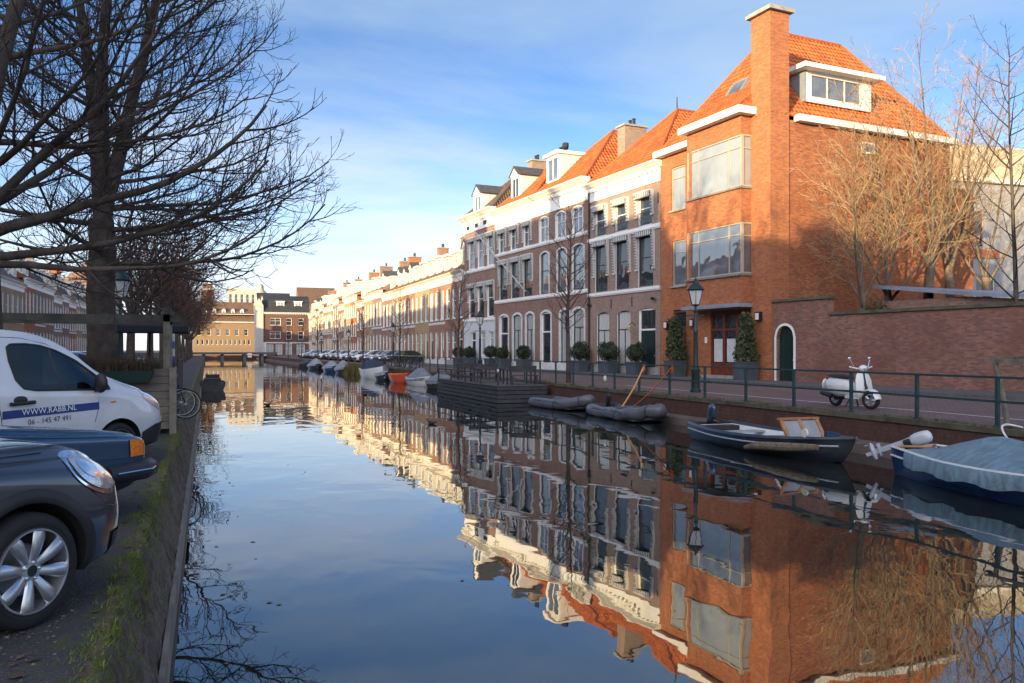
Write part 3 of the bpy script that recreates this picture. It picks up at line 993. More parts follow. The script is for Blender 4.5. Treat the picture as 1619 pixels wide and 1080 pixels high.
# ======================= C: brown three-bay house with awning casings =======================
t0 = 16.60
H1 = empty('town_house', fpt(t0), PHI_R, 'brown brick three bay house with zigzag awning casings, next to the red corner house', 'house')
W = t0-8.74
def X(t): return t0 - t
g1 = [(15.60,14.12),(13.22,11.75)]; gd = (10.87,9.22)
f1 = [(15.85,14.35),(13.40,11.90),(10.95,9.45)]; f2 = [(15.80,14.50),(13.45,12.10),(10.95,9.58)]
ops = [(X(a),X(b),.45,3.75,.16) for a,b in g1] + [(X(gd[0]),X(gd[1]),.0,3.8,.16)] + [(X(a),X(b),5.05,8.0,0) for a,b in f1] + [(X(a),X(b),8.52,10.3,0) for a,b in f2]
shell(H1, W, 11, 11.7, ops, BR_GREY)
for a,b in g1: window(H1, X(a),X(b),.45,3.75,.14,'T',plain('dark_frame',(.03,.045,.05),.4),G_PALE)
door(H1, X(gd[0]),X(gd[1]),.02,3.75,.14,DG_DOOR,.68,G_DARK)
for a,b in f1: window(H1, X(a),X(b),5.05,8.0,.14,'sash',plain('dark_frame',(.03,.045,.05),.4),G_DARK); lambrequin(H1, X(a),X(b),8.22,6.1)
for a,b in f2:
    bal = MB()
    window(H1, X(a),X(b),8.52,10.3,.14,'sash',WHITE,G_DARK); lambrequin(H1, X(a),X(b),10.42,9.15)
    xa, xb = X(a)+.05, X(b)-.05
    bal.bar((xa,-.08,9.28),(xb,-.08,9.28),.03,.03); bal.bar((xa,-.08,8.56),(xb,-.08,8.56),.03,.03)
    k = 9
    for i in range(k):
        x = xa+(xb-xa)*(i+.5)/k
        bal.tube([(x+.07*sin(q*6.28),-.08,8.56+.72*q) for q in [j/6 for j in range(7)]], .013, 4)
    bal.build('balconet_grille', BLACKM, H1)
band(H1, W, 4.82, .17); band(H1, W, 8.28, .2); cornice(H1, W, 11.95, .5, .34, .78)
roof_front_hip(H1, W, 11.95, 16.3, 4.0, 11, T_ORANGE)
f = MB(); f.tube([(W/2,4.0,16.3),(W/2,4.0,17.1)],[.05,.03],6); f.build('finial', BLACKM, H1)
wall_lantern(H1, X(11.25), 2.6)
f = MB(); f.box(0,W,-.06,.01,0,.42); f.build('plinth', STONE, H1)
for t in (13.9, 11.6, 8.95):
    f = MB(); f.box(X(t)-.03,X(t)+.03,-.03,0,3.95 if t>9 else 9.6,4.5 if t>9 else 10.2)
    f.build('wall_anchor', BLACKM, H1)
f = MB(); f.tube([(.12,-.09,.1),(.12,-.09,11.5)], .055, 8); f.build('drainpipe', BLACKM, H1)
for x in (.28, W-.5):
    f = MB(); f.lathe([(.09,0),(.12,.1),(.12,.16)],8,(x,-.2,4.2)); f.bar((x,0,4.25),(x,-.2,4.25),.04,.04); f.build('security_lamp', BLACKM, H1)

# ======================= B: wide brown house of two halves =======================
def bhouse(ta, tb, label, gops, gdoors, f1, f2, lam, dorm, chim):
    Hx = empty('town_house', fpt(ta), PHI_R, label, 'house')
    W = ta-tb
    X = lambda t: ta-t
    ops = [(X(a),X(b),.55,4.1,.18) for a,b in gops] + [(X(a),X(b),.0,4.1,.18) for a,b in gdoors] + [(X(a),X(b),5.38,8.35,.2) for a,b in f1] + [(X(a),X(b),9.1,10.85,.16) for a,b in f2]
    shell(Hx, W, 12, 12.2, ops, BR_BROWN)
    tr = MB()
    def arch_trim(a, b, z0, z1, d=.05, w=.16):
        xa, xb = X(a), X(b)
        tr.box(xa-w, xa, -d, .0, z0, z1-.15); tr.box(xb, xb+w, -d, .0, z0, z1-.15)
        N = 8; cx = (xa+xb)/2; hw = (xb-xa)/2
        pin = [(cx+hw*t, z1-.18+.18*(1-t*t)) for t in [-1+2*i/N for i in range(N+1)]]
        pout = [(cx+(hw+w)*t, z1-.16+(.16+w)*(1-t*t*.85)) for t in [-1+2*i/N for i in range(N+1)]]
        for i in range(N):
            q = [pin[i], pin[i+1], pout[i+1], pout[i]]
            tr.prism(q, lambda u, v: (u, 0.0, v), lambda u, v: (u, -d, v))
    for a,b in gops:
        window(Hx, X(a),X(b),.55,4.1,.14,'T',plain('dark_frame',(.03,.045,.05),.4), random.choice([G_DARK,G_CURT])); arch_trim(a,b,.45,4.1)
    for a,b in gdoors:
        door(Hx, X(a),X(b),.02,4.05,.14,DG_DOOR,.66,G_DARK,True); arch_trim(a,b,0,4.1)
    for a,b in f1: window(Hx, X(a),X(b),5.38,8.35,.14,'sash',plain('dark_frame',(.03,.045,.05),.4), G_DARK if lam else G_SKY)
    for a,b in f2: window(Hx, X(a),X(b),9.1,10.85,.14,'X',WHITE, G_DARK if lam else G_SKY)
    if lam:
        for a,b in f1: lambrequin(Hx, X(a),X(b),8.45,6.6,.16)
        for a,b in f2: lambrequin(Hx, X(a),X(b),10.95,9.6,.16)
    else:
        for a,b in f1: arch_trim(a,b,5.4,8.35,.03,.1)
        for a,b in f2: arch_trim(a,b,9.1,10.85,.03,.1)
    tr.build('window_trim', GREYW, Hx)
    band(Hx, W, 5.15, .2); band(Hx, W, 8.93, .16); cornice(Hx, W, 12.55, .62, .42, 1.05)
    f = MB(); f.box(0,W,-.08,.01,0,.5); f.build('plinth', GREYW, Hx)
    return Hx, W, X
H2, W, X = bhouse(24.25, 16.64, 'brown brick house with plain arched windows and a square cream dormer under an orange roof', [(20.5,19.15),(18.7,17.2)], [(23.35,21.9)],
    [(23.55,22.19),(20.95,19.64),(18.74,17.24)], [(23.65,22.3),(21.12,19.78),(18.80,17.42)], False, None, None)
roof_front_hip(H2, W, 12.55, 16.9, 4.2, 12, T_ORANGE)
dormer(H2, X(22.7), .55, 13.35, 1.9, 1.9, 3.0, 'flat', WHITE, CREAM, 'row2', G_SKY)
chimney(H2, X(17.1), 3.6, 12.2, 16.2, .9, 1.7, BR_GREY, 2)
f = MB(); f.tube([(X(22.7),1.6,15.4),(X(22.7),1.6,15.9)],.08,8); f.lathe([(.2,0),(.24,.12),(.24,.4),(.16,.45)],8,(X(22.7),1.6,15.85)); f.build('flue', BLACKM, H2)
H3, W, X = bhouse(31.60, 24.25, 'brown brick house with a slanting flagpole, awning casings and a pointed white dormer', [(28.19,26.7),(25.88,24.6)], [(30.7,29.1)],
    [(30.8,29.3),(28.55,27.05),(26.35,24.9)], [(30.95,29.65),(28.7,27.4),(26.35,25.15)], True, None, None)
roof_front_hip(H3, W, 12.55, 16.8, 4.2, 12, T_ORANGE)
dormer(H3, X(28.9), .5, 13.2, 1.5, 1.8, 2.6, 'gable', WHITE, GREYW, 'row2', G_DARK)
chimney(H3, X(26.6), 3.4, 13.2, 16.5, .8, 1.2, BR_GREY, 2)
f = MB(); f.tube([(X(25.75),-.12,5.75),(X(28.6),-2.35,9.7),(X(29.9),-3.35,11.5)],[.05,.045,.03],8); f.ell((X(29.9),-3.35,11.55),.07,8,6)
f.build('flagpole', plain('grey_pole', (.42,.42,.43), .5), H3)

# ======================= A: house with white plastered ground floor =======================
t0 = 38.45
H4 = empty('town_house', fpt(t0), PHI_R, 'brown brick house with pale plastered ground floor and white attic with pointed dormer', 'house')
W = t0-31.64
def X(t): return t0-t
f1 = [(37.4,36.0),(35.35,34.0),(33.3,31.95)]; f2 = f1
ops = [(X(a),X(b),4.12,6.95,0) for a,b in f1] + [(X(a),X(b),8.35,10.95,0) for a,b in f2]
f = MB(); facade(f, W, 3.85, 11.6, ops, 0, .16)
f.poly([(0,11,3.85),(0,0,3.85),(0,0,12.4),(0,11,12.4)]); f.poly([(W,0,3.85),(W,11,3.85),(W,11,12.4),(W,0,12.4)]); f.poly([(W,11,3.85),(0,11,3.85),(0,11,12.4),(W,11,12.4)])
f.build('wall', [BR_BROWN, WHITE], H4)
f = MB(); gops = [(X(36.9),X(35.7),0,2.95,0),(X(34.7),X(33.6),.9,2.9,0),(X(32.85),X(31.9),.9,2.9,0)]
facade(f, W, 0, 3.85, gops, -.05, .2, 0, 0); f.poly([(0,11,0),(0,-.05,0),(0,-.05,3.85),(0,11,3.85)]); f.poly([(W,-.05,0),(W,11,0),(W,11,3.85),(W,-.05,3.85)])
f.build('plaster_ground_floor', plain('pale_plaster', (.52,.53,.54), .7, vary=.08), H4)
door(H4, gops[0][0],gops[0][1],.02,2.93,.14,DG_DOOR,.75)
for o in gops[1:]: window(H4, o[0],o[1],o[2],o[3],.12,'top',WHITE,G_CURT)
for a,b in f1: window(H4, X(a),X(b),4.12,6.95,.14,'sash',WHITE,G_DARK); lambrequin(H4,X(a),X(b),7.05,5.6,.15)
for a,b in f2: window(H4, X(a),X(b),8.35,10.95,.14,'sash',WHITE,G_SKY); lambrequin(H4,X(a),X(b),11.05,9.4,.15)
band(H4, W, 3.85, .22, .16); band(H4, W, 8.12, .2)
f = MB(); f.box(-.05,W,-.06,.3,11.6,12.55); f.build('attic_frieze', WHITE, H4)
for x in (1.0, 2.9, 4.8):
    f = MB(); f.box(x-.35,x+.35,-.07,-.055,11.85,12.2); f.build('attic_vent', BLACKP, H4)
cornice(H4, W, 13.0, .7, .45, 0)
roof_front_hip(H4, W, 13.0, 16.9, 4.0, 11, T_DARK)
dormer(H4, X(35.2), -.1, 13.0, 1.7, 1.6, 2.8, 'gable', WHITE, GREYW, 'row2', G_SKY)
chimney(H4, X(32.5), 4.2, 13.2, 17.2, .8, 1.3, BR_GREY, 2)
# ======================= terrace rows =======================
def ordinal(i):
    o = ['first','second','third','fourth','fifth','sixth','seventh','eighth','ninth','tenth','eleventh','twelfth','thirteenth','fourteenth','fifteenth','sixteenth','seventeenth','eighteenth','nineteenth','twentieth']
    if i < 20: return o[i]
    if i < 29: return 'twenty ' + o[i-20]
    if i == 29: return 'thirtieth'
    return 'thirty ' + o[i-30] if i < 39 else 'fortieth'

SILL = {}
def terrace(loc, phi, W, label, group, wall, H, RH, roofm, floors=2, bays=3, dorm=2, chim=1, rnd=None, parallel=True, frm=WHITE, dens=True, steep=None, dep=9.0, gable_w=None, arch=.18):
    rnd = rnd or random
    Hx = empty('terrace_house', loc, phi, label, 'house', group)
    fh = (H-.95)/floors
    ops = []; bw = W/bays; ww = min(1.15, bw*.53)
    dcol = rnd.choice([0, bays-1])
    lst = []
    for k in range(floors):
        for i in range(bays):
            cx = bw*(i+.5)
            if k == 0:
                if i == dcol:
                    o = (cx-ww*.48, cx+ww*.48, 0.0, fh*.86, arch); lst.append(('d', o))
                else:
                    o = (cx-ww/2, cx+ww/2, .55, fh*.86, arch); lst.append(('w', o))
            else:
                z = fh*k
                o = (cx-ww/2, cx+ww/2, z+.55, z+fh*.90-.12*(k > 1), arch); lst.append(('w', o))
            ops.append(o)
    shell(Hx, W, dep, H-.25, ops, wall, 0, .15)
    gl = rnd.choice([G_DARK, G_CURT, G_SKY]); 
    for kind, o in lst:
        if kind == 'd': door(Hx, o[0], o[1], .02, o[3]-.02, .13, rnd.choice([DG_DOOR, MAHOG, BLACKP]), .72, None, False, frm)
        else: window(Hx, o[0], o[1], o[2], o[3], .13, rnd.choice(['sash']) , frm, gl if rnd.random() < .5 else rnd.choice([G_DARK, G_DARK, G_CURT, G_PALE, G_SKY]))
    for kind, o in lst:
        if kind == 'w':
            key = round(o[1]-o[0], 2)
            if key not in SILL:
                s = MB(); s.box(-.08, key+.08, -.08, .05, -.12, -.003); SILL[key] = s.mesh('window_sill', GREYW)
            link('window_sill', SILL[key], Hx, (o[0], 0, o[2]))
    cornice(Hx, W, H, .42, .3, .62, frm, True, ret=False)
    if floors > 1 and rnd.random() < .5: band(Hx, W, fh+.12, .16, .07, GREYW)
    f = MB(); f.box(0, W, -.05, .01, 0, .42); f.build('plinth', GREYW if rnd.random() < .5 else STONE, Hx)
    f = roof_parallel(Hx, W, H-.02, RH, dep, roofm, .25, steep); f.build('roof', [roofm, wall], Hx)
    slope = (RH-H)/(dep/2+.25) if not steep else (steep[1]-H)/(steep[0]+.25)
    for i in range(dorm):
        cx = W*(i+.5)/dorm
        hh = rnd.choice([1.35, 1.55])
        yy = .55
        dormer(Hx, cx, yy, H+slope*(yy+.25)-.05, min(1.5, W/dorm*.62), hh, 2.6, 'flat' if rnd.random() < .8 else 'gable', frm, None, 'row2', G_SKY)
    for i in range(chim):
        cx = .5 if rnd.random() < .5 else W-.5
        chimney(Hx, cx, dep*.5+rnd.uniform(-.8, .3), H+1.2, RH+rnd.uniform(.5,1.3), .8, rnd.uniform(1.1,1.9), rnd.choice([BR_PINK, BR_BROWN, BR_RED]), 2)
    return Hx

rnd = random.Random(11)
# right bank, beyond the plastered house
y = 69.4
walls = [BR_PINK, BR_PINK, BR_YEL, BR_PINK, BR_YEL, BR_PINK, BR_BROWN, BR_YEL, BR_PINK, BR_RED, BR_YEL, BR_PINK, BR_GREY, BR_YEL, BR_PINK, BR_BROWN, BR_YEL, BR_PINK, BR_YEL]
wn_of = {'pink_brick':'pinkish brick','yellow_brick':'yellow brick','brown_brick':'brown brick','red_brick':'red brick','greyish_brick':'grey brown brick','dark_brick':'dark brick'}
for i in range(19):
    w = [6.1,6.0,6.0,5.8,6.0,6.0,6.8,6.0,6.4,5.6,6.6,6.0,7.0,6.0,6.2,6.6,6.0,6.0,6.0][i]
    H = 8.55 if i < 6 else [9.2,9.2,8.6,9.8,9.8,9.0,10.2,9.4,9.4,10,9.2,9.6,9.2][i-6]
    RH = H+ (3.7 if i < 6 else 3.3)
    terrace((21.46, y+w, .2), R(-90), w, f'{wn_of[walls[i].name]} terrace house with dormers, {ordinal(i)} beyond the plastered house', 'terrace houses along the right bank',
            walls[i], H, RH, [T_BROWN, T_BROWN, T_BROWN, T_BROWN, T_RED, T_BROWN, T_DARK, T_RED, T_BROWN][i % 9], 2 if H < 9.5 else 3, 3, 2 if i != 5 else 1, 1 if i not in (0, 4) else 0, rnd, frm=CREAM)
    y += w
    if y > 186: break
# left bank, from behind the viewpoint to the far end
y = -75.0; i = 0; k = 0
rnd = random.Random(5)
while y < 213:
    w = rnd.choice([5.8, 6.2, 6.6, 7.0])
    if y < 6: H, RH, fl = 10.6, 14.9, 3
    elif y < 14: H, RH, fl = 13.2, 17.4, 4; 
    elif y < 37: H, RH, fl = 14.6, 19.0, 4
    elif y < 84: H, RH, fl = 9.8, 13.6, 3
    elif y > 190: H, RH, fl = 16.6, 20.5, 5
    else: H, RH, fl = rnd.choice([8.8, 9.3, 9.6]), 13.2, 2
    wl = rnd.choice([BR_YEL, BR_PINK, BR_BROWN, BR_GREY, BR_PINK, BR_RED])
    if 88 < y < 100: wl = BR_YEL
    seen = y > 84
    terrace((-19.0, y, .05), R(90), w, f'{wn_of[wl.name]} house with white cornice, {ordinal(i)} house in the left bank row', 'terrace houses along the left bank',
            wl, H, RH, rnd.choice([T_RED, T_DARK, T_BROWN, T_SLATE]), fl, 3, 2 if seen else 1, 1, rnd, steep=(1.3, H+2.3) if seen and rnd.random() < .6 else None)
    y += w; i += 1

# ======================= buildings closing the view =======================
# dark brick corner block at the far bend
H5 = empty('apartment_house', (13.6, 216, 0), 0, 'dark brick block with slate mansard and white dormers at the far right bend', 'house')
W = 11.5
ops = [(1.6,4.2,4.4,6.3,0),(5.6,6.9,4.2,6.3,0),(8.6,9.9,4.2,6.3,0),(1.6,4.2,7.8,9.6,0),(5.6,6.9,7.8,9.6,0),(8.6,9.9,7.8,9.6,0),(.8,2.4,.4,2.9,0),(3.0,4.6,.4,2.9,0),(5.5,7.0,0,3.2,0),(8.2,10.2,.4,2.9,0)]
f = MB(); facade(f, W, 0, 10.8, ops); f.poly([(0,10,0),(0,0,0),(0,0,13.5),(0,10,16)],2); f.poly([(W,0,0),(W,10,0),(W,10,10.8),(W,0,10.8)])
f.build('wall', [BR_DARK, WHITE, plain('pale_render', (.44,.42,.38), .8)], H5)
for o in ops: window(H5, o[0],o[1],o[2],o[3],.13,'X' if o[1]-o[0] > 1.4 else 'sash',WHITE, G_CURT if o[2] < 1 else G_DARK)
f = MB(); f.box(0,W,-.03,.0,3.2,3.5); f.box(0,1.0-.3,-.03,0,0,3.2); f.build('shop_front', GREYW, H5)
cornice(H5, W, 11.1, .4, .3, 0)
f = roof_parallel(H5, W, 11.1, 15.6, 9, T_SLATE, .2, (1.2, 14.4)); f.build('roof', [T_SLATE, plain('pale_render', (.44,.42,.38), .8)], H5)
for cx in (4.2, 8.6): dormer(H5, cx, .5, 12.0, 1.9, 1.8, 2.4, 'flat', WHITE, None, 'X', G_SKY)
f = MB(); f.box(-2.0, -.02, -.3, 4, 0, 12.6); f.prism([(-2.1,12.6),(.05,12.6),(-1,14.6)], lambda a,b:(a,-.4,b), lambda a,b:(a,4,b)); f.build('render_stair_tower', plain('pale_render', (.44,.42,.38), .8), H5)
# yellow block behind the bridge
H6 = empty('apartment_house', (-3.5, 246, 0), 0, 'sunlit ochre building with a dark mansard roof of small white dormers behind the bridge', 'house')
W = 16.5
ops = [(1.2+i*2.5, 2.2+i*2.5, 5.6, 7.4, 0) for i in range(6)] + [(1.0+i*1.25, 1.6+i*1.25, 3.0, 4.4, 0) for i in range(12)]
f = MB(); facade(f, W, 0, 9.4, ops, 0, .2, 0, 0); f.poly([(0,10,0),(0,0,0),(0,0,9.4),(0,10,9.4)]); f.poly([(W,0,0),(W,10,0),(W,10,9.4),(W,0,9.4)])
f.build('wall', plain('ochre_render', (.23,.155,.09), .85, vary=.15), H6)
for o in ops: window(H6, o[0],o[1],o[2],o[3],.18,'sash' if o[3] > 5 else 'none',CREAM)
f = MB(); f.box(-.1,W+.1,-.35,.05,9.3,9.55); f.box(-.1,W+.1,-.1,1.4,11.6,11.75); f.build('cornice', GREYW, H6)
f = roof_parallel(H6, W, 9.55, 15.4, 10, T_BROWN, .3, (1.4, 11.7)); f.build('roof', [T_BROWN, BR_BROWN], H6)
for i in range(5): dormer(H6, 3.2+i*2.5, 1.9, 12.0, .95, 1.0, 1.5, 'gable', WHITE, None, 'none', G_SKY)
# skyline behind
T1 = empty('church_tower', (24, 400, 0), 0, 'red brick tower with a pale domed cap rising over the far roofs', 'tower')
f = MB(); f.box(-3,3,-3,3,0,24); f.build('shaft', BR_RED, T1)
f = MB(); f.lathe([(4.2,24),(4.1,24.8),(3.7,26.5),(2.6,28.4),(1.5,29.6),(1.3,30.2),(1.3,31.6),(.2,32.6)], 12); f.build('dome', plain('pale_lead', (.34,.31,.27), .6), T1, smooth=True, sharp=30)
T2 = empty('brick_turret', (.5, 300, 0), 0, 'square red brick turret with a flat dark top left of the ochre building', 'tower')
f = MB(); f.box(-2.1,2.1,-2.1,2.1,0,22); f.box(-2.4,2.4,-2.4,2.4,22,22.6,1); f.box(-1.6,1.6,-1.6,1.6,22.6,24.2); f.build('shaft', [BR_DARK, STONE], T2)
def block(loc, w, d, h, wall, label, rm=None, rh=3, rows=3, cols=5):
    B = empty('far_building', loc, 0, label, 'building')
    ops = [((i+.5)*w/cols-.55, (i+.5)*w/cols+.55, h*(k+.35)/rows, h*(k+.78)/rows, 0) for k in range(rows) for i in range(cols)]
    f = MB(); facade(f, w, 0, h, ops, 0, .2, 0, 1); f.poly([(0,d,0),(0,0,0),(0,0,h),(0,d,h)]); f.poly([(w,0,0),(w,d,0),(w,d,h),(w,0,h)]); f.poly([(w,d,0),(0,d,0),(0,d,h),(w,d,h)])
    if not rm: f.poly([(0,0,h),(w,0,h),(w,d,h),(0,d,h)])
    f.build('wall', [wall, WHITE], B)
    for o in ops: window(B, o[0],o[1],o[2],o[3],.18,'sash',WHITE)
    if rm:
        f = roof_parallel(B, w, h, h+rh, d, rm); f.build('roof', [rm, wall], B)
    else:
        f = MB(); f.box(-.2,w+.2,-.2,d+.2,h+.002,h+.5); f.build('parapet', GREYW, B)
    return B
PRE = plain('pale_concrete', (.42,.39,.34), .8, vary=.1)
block((7.5, 320, 0), 10, 12, 24, PRE, 'pale flat roofed block left of the domed tower', None)
block((16, 285, 0), 11, 12, 17, PRE, 'pale building with grey roof in front of the domed tower', T_SLATE, 4, 3, 4)
block((27, 262, 0), 12, 12, 15.5, BR_BROWN, 'brown house with a pointed tile roof behind the dark brick block', T_BROWN, 6, 3, 4)
block((40, 245, 0), 22, 14, 20, PRE, 'cream block with flat roof above the far right terraces', None, 0, 4, 7)
#block((-30, 235, 0), 24, 12, 11, BR_BROWN, 'long brown brick building beyond the left bank trees', T_RED, 4, 3, 8)

# ======================= right edge: garden wall, white building, shed =======================
GW = empty('garden_wall', fpt(-.02, .05), PHI_R, 'long weathered brick garden wall with arched green gate beside the red corner house', 'wall')
f = MB()
ga, gb, gt = .28, 1.36, 2.62
def gate_top(x): return gt-.52+math.sqrt(max(0, .54**2-(x-(ga+gb)/2)**2))
NW = 12
f.box(0, ga, 0, .34, 0, 3.72); 
for i in range(NW):
    xa = ga+(gb-ga)*i/NW; xb = ga+(gb-ga)*(i+1)/NW
    za, zb = gate_top(xa), gate_top(xb)
    f.add([(xa,0,za),(xb,0,zb),(xb,0,3.72),(xa,0,3.72),(xa,.34,za),(xb,.34,zb),(xb,.34,3.72),(xa,.34,3.72)], [(0,1,2,3),(7,6,5,4),(0,4,5,1)])
f.box(gb, 3.3, 0, .34, 0, 3.72); f.box(3.3, 30, 0, .34, 0, 3.02)
f.build('brickwork', BR_GARDEN, GW)
f = MB(); f.box(-.0, 3.42, -.08, .42, 3.722, 3.84); f.box(3.42, 30, -.08, .42, 3.022, 3.14); f.build('coping', CAPST, GW)
f = MB(); f.prism([(ga+.03,.02),(gb-.03,.02)]+[(gb-.03-(gb-ga-.06)*i/14, gate_top(gb-.03-(gb-ga-.06)*i/14)-.04) for i in range(15)], lambda a,b:(a,.18,b), lambda a,b:(a,.25,b))
for i in range(1,6):
    x = ga+(gb-ga)*i/6; f.box(x-.012,x+.012,.165,.18,.05,gate_top(x)-.1)
gate = f.build('gate', DG_DOOR, GW)
f = MB()
pts = [(ga,.0)]+[(ga+(gb-ga)*i/16, gate_top(ga+(gb-ga)*i/16)) for i in range(17)]+[(gb,.0)]
cxg = (ga+gb)/2
for (xa,za),(xb,zb) in zip(pts,pts[1:]):
    def outw(x,z): 
        v = Vector((x-cxg, max(0,z-(gt-.52)))); 
        if v.length < 1e-6: v = Vector((1,0))
        v.normalize(); return (x+v.x*.11, z+v.y*.11)
    q = [(xa,za),(xb,zb),outw(xb,zb),outw(xa,za)]
    f.prism(q, lambda a,b:(a,-.03,b), lambda a,b:(a,.16,b))
f.build('gate_surround', WHITE, GW)
f = MB(); f.ell((gb-.18,.15,1.1),.04,8,6); f.build('handle', STEEL, gate)

SH = empty('garden_shed', (33.0, 24.6, 0), PHI_R+R(90), 'low shed with a flat grey roof behind the garden wall', 'shed')
f = MB(); f.box(-4.5, 9, 0, 4, 0, 3.75); f.build('wall', BR_BROWN, SH)
f = MB(); f.add([(-4.8,-.4,3.75),(9.3,-.4,3.75),(9.3,4.2,4.35),(-4.8,4.2,4.35),(-4.8,-.4,3.9),(9.3,-.4,3.9),(9.3,4.2,4.5),(-4.8,4.2,4.5)],[(0,3,2,1),(4,5,6,7),(0,1,5,4),(1,2,6,5),(2,3,7,6),(3,0,4,7)])
f.build('roof', plain('grey_sheet_roof', (.20,.24,.30), .55, vary=.2), SH)

WB = empty('white_house', (42.5, 43, 0), R(-4), 'white painted brick building with dark windows behind the bare garden trees', 'house')
W = 22; ops = [(6.0,7.7,4.6,6.9,0),(8.4,10.1,4.6,6.9,0),(13.5,15.2,4.6,6.9,0),(4.2,9,8.9,11.4,0),(13.5,15.2,9,11,0)]
f = MB(); facade(f, W, 0, 13.4, ops, 0, .2, 0, 0); f.poly([(0,12,0),(0,0,0),(0,0,13.4),(0,12,13.4)]); f.poly([(W,0,0),(W,12,0),(W,12,13.4),(W,0,13.4)]); f.poly([(0,0,13.4),(W,0,13.4),(W,12,13.4),(0,12,13.4)])
f.build('wall', brick('white_painted_brick', (.34,.35,.37), (.29,.30,.32), (.26,.26,.28), .25), WB)
for o in ops: window(WB, o[0],o[1],o[2],o[3],.16,'row2',GREYW if o[3]<8 else MAHOG, G_DARK)
f = MB(); f.box(-.2,W+.2,-.3,12,13.4,13.75); f.build('cornice', CREAM, WB)
f = MB(); f.box(2,W-1,3,10,13.752,17); f.build('roof_storey', plain('buff_render', (.42,.36,.27), .8), WB)
f = MB(); f.box(3.6,10.4,-.12,.0,8.1,8.7); f.build('balcony_slab', BR_RED, WB)
# ---------------------------------------------------------------- trees
M = Mat('bark')
tc = M.tc()
n1 = M.noise(tc, 3, 6, .65); n2 = M.noise(tc, 22, 5, .7)
c = M.mix(M.rng(n1, .35, .7), (.045,.037,.032), (.125,.105,.088))
c = M.mix(M.rng(n2, .55, .8, 0, .6), c, (.13,.115,.09))
M.col(c).set(rough=.9, spec=.2); M.bump(n2, .9, .03)
BARK = M.m
TWIG = plain('twigs', (.040,.030,.025), .85, vary=.3)
TWIGR = plain('reddish_twigs', (.085,.045,.035), .85, vary=.3)
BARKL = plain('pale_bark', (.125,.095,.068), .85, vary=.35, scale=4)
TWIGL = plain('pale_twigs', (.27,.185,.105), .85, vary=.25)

class Tree:
    def __init__(s, seed, twig_min=.006):
        s.r = random.Random(seed); s.w = MB(); s.t = MB(); s.tm = twig_min; s.count = 0
    def vec(s, a):
        return Vector((s.r.uniform(-a,a), s.r.uniform(-a,a), s.r.uniform(-a,a)))
    def line(s, p, d, L, r0, r1, steps, wob, sag=0.0, lift=0.0):
        """polyline of `steps` bends; sag pulls down early, lift raises the tip"""
        pts = [p.copy()]; rad = [r0]; d = d.normalized(); ds = []
        for i in range(steps):
            t = (i+1)/steps
            d = (d + s.vec(wob) + Vector((0,0,-sag*(1-t) + lift*t))).normalized()
            p = p + d*(L/steps); pts.append(p.copy()); ds.append(d.copy())
            rad.append(r0 + (r1-r0)*t**.8)
        big = r0 > .035
        (s.w if big else s.t).tube(pts, rad, 10 if r0 > .15 else (6 if r0 > .03 else (4 if r0 > .012 else 3)), 0, caps=False)
        s.count += 1
        return pts, rad, ds
    def side(s, d, ang, roll):
        a = d.orthogonal().normalized(); b = d.cross(a)
        return (d*cos(ang) + (a*cos(roll)+b*sin(roll))*sin(ang)).normalized()
    def branch(s, p, d, L, r, lvl, cfg):
        c = cfg[lvl]
        pts, rad, ds = s.line(p, d, L, r, max(s.tm, r*c.get('taper', .25)), c.get('steps', 6), c.get('wob', .1), c.get('sag', 0), c.get('lift', 0))
        if lvl+1 >= len(cfg): return
        n = cfg[lvl+1]; k = max(1, int(n['num']*s.r.uniform(.8,1.2)*(L/c['L'] if 'L' in c else 1)))
        roll = s.r.uniform(0, 6.28)
        for i in range(k):
            f = n.get('f0', .2) + (1-n.get('f0', .2))*(i+s.r.random()*.8)/k
            x = f*(len(pts)-1); j = min(int(x), len(pts)-2); q = pts[j].lerp(pts[j+1], x-j)
            roll += 2.4 + s.r.uniform(-.5,.5)
            if n.get('flat'):   # twigs leave mostly sideways, alternating
                dd = ds[j]; sd = Vector((-dd.y, dd.x, 0))
                if sd.length < .2: sd = Vector((1,0,0))
                sd.normalize(); sgn = 1 if i % 2 else -1
                nd = (dd*cos(n['ang']) + sd*(sgn*sin(n['ang'])) + s.vec(.3) + Vector((0,0,.12))).normalized()
            else:
                nd = s.side(ds[j], n['ang']*s.r.uniform(.7,1.25), roll)
            nl = n['len']*s.r.uniform(.6,1.2)*(1-.45*f if n.get('shrink', True) else 1)
            rr = min(n.get('r', 1)*s.r.uniform(.8,1.15), rad[j]*.75)
            s.branch(q, nd, nl, max(rr, s.tm), lvl+1, cfg)

CANOPY = [dict(steps=9, wob=.10, L=5.5, taper=.22),
          dict(num=15, len=1.8, r=.020, ang=.66, steps=7, wob=.13, L=1.9, sag=.02, lift=.20, f0=.12, taper=.35),
          dict(num=9, len=.75, r=.009, ang=.66, steps=4, wob=.18, L=.75, lift=.20, f0=.15, taper=.5),
          dict(num=4, len=.34, r=.006, ang=.65, steps=3, wob=.2, lift=.1, f0=.2)]

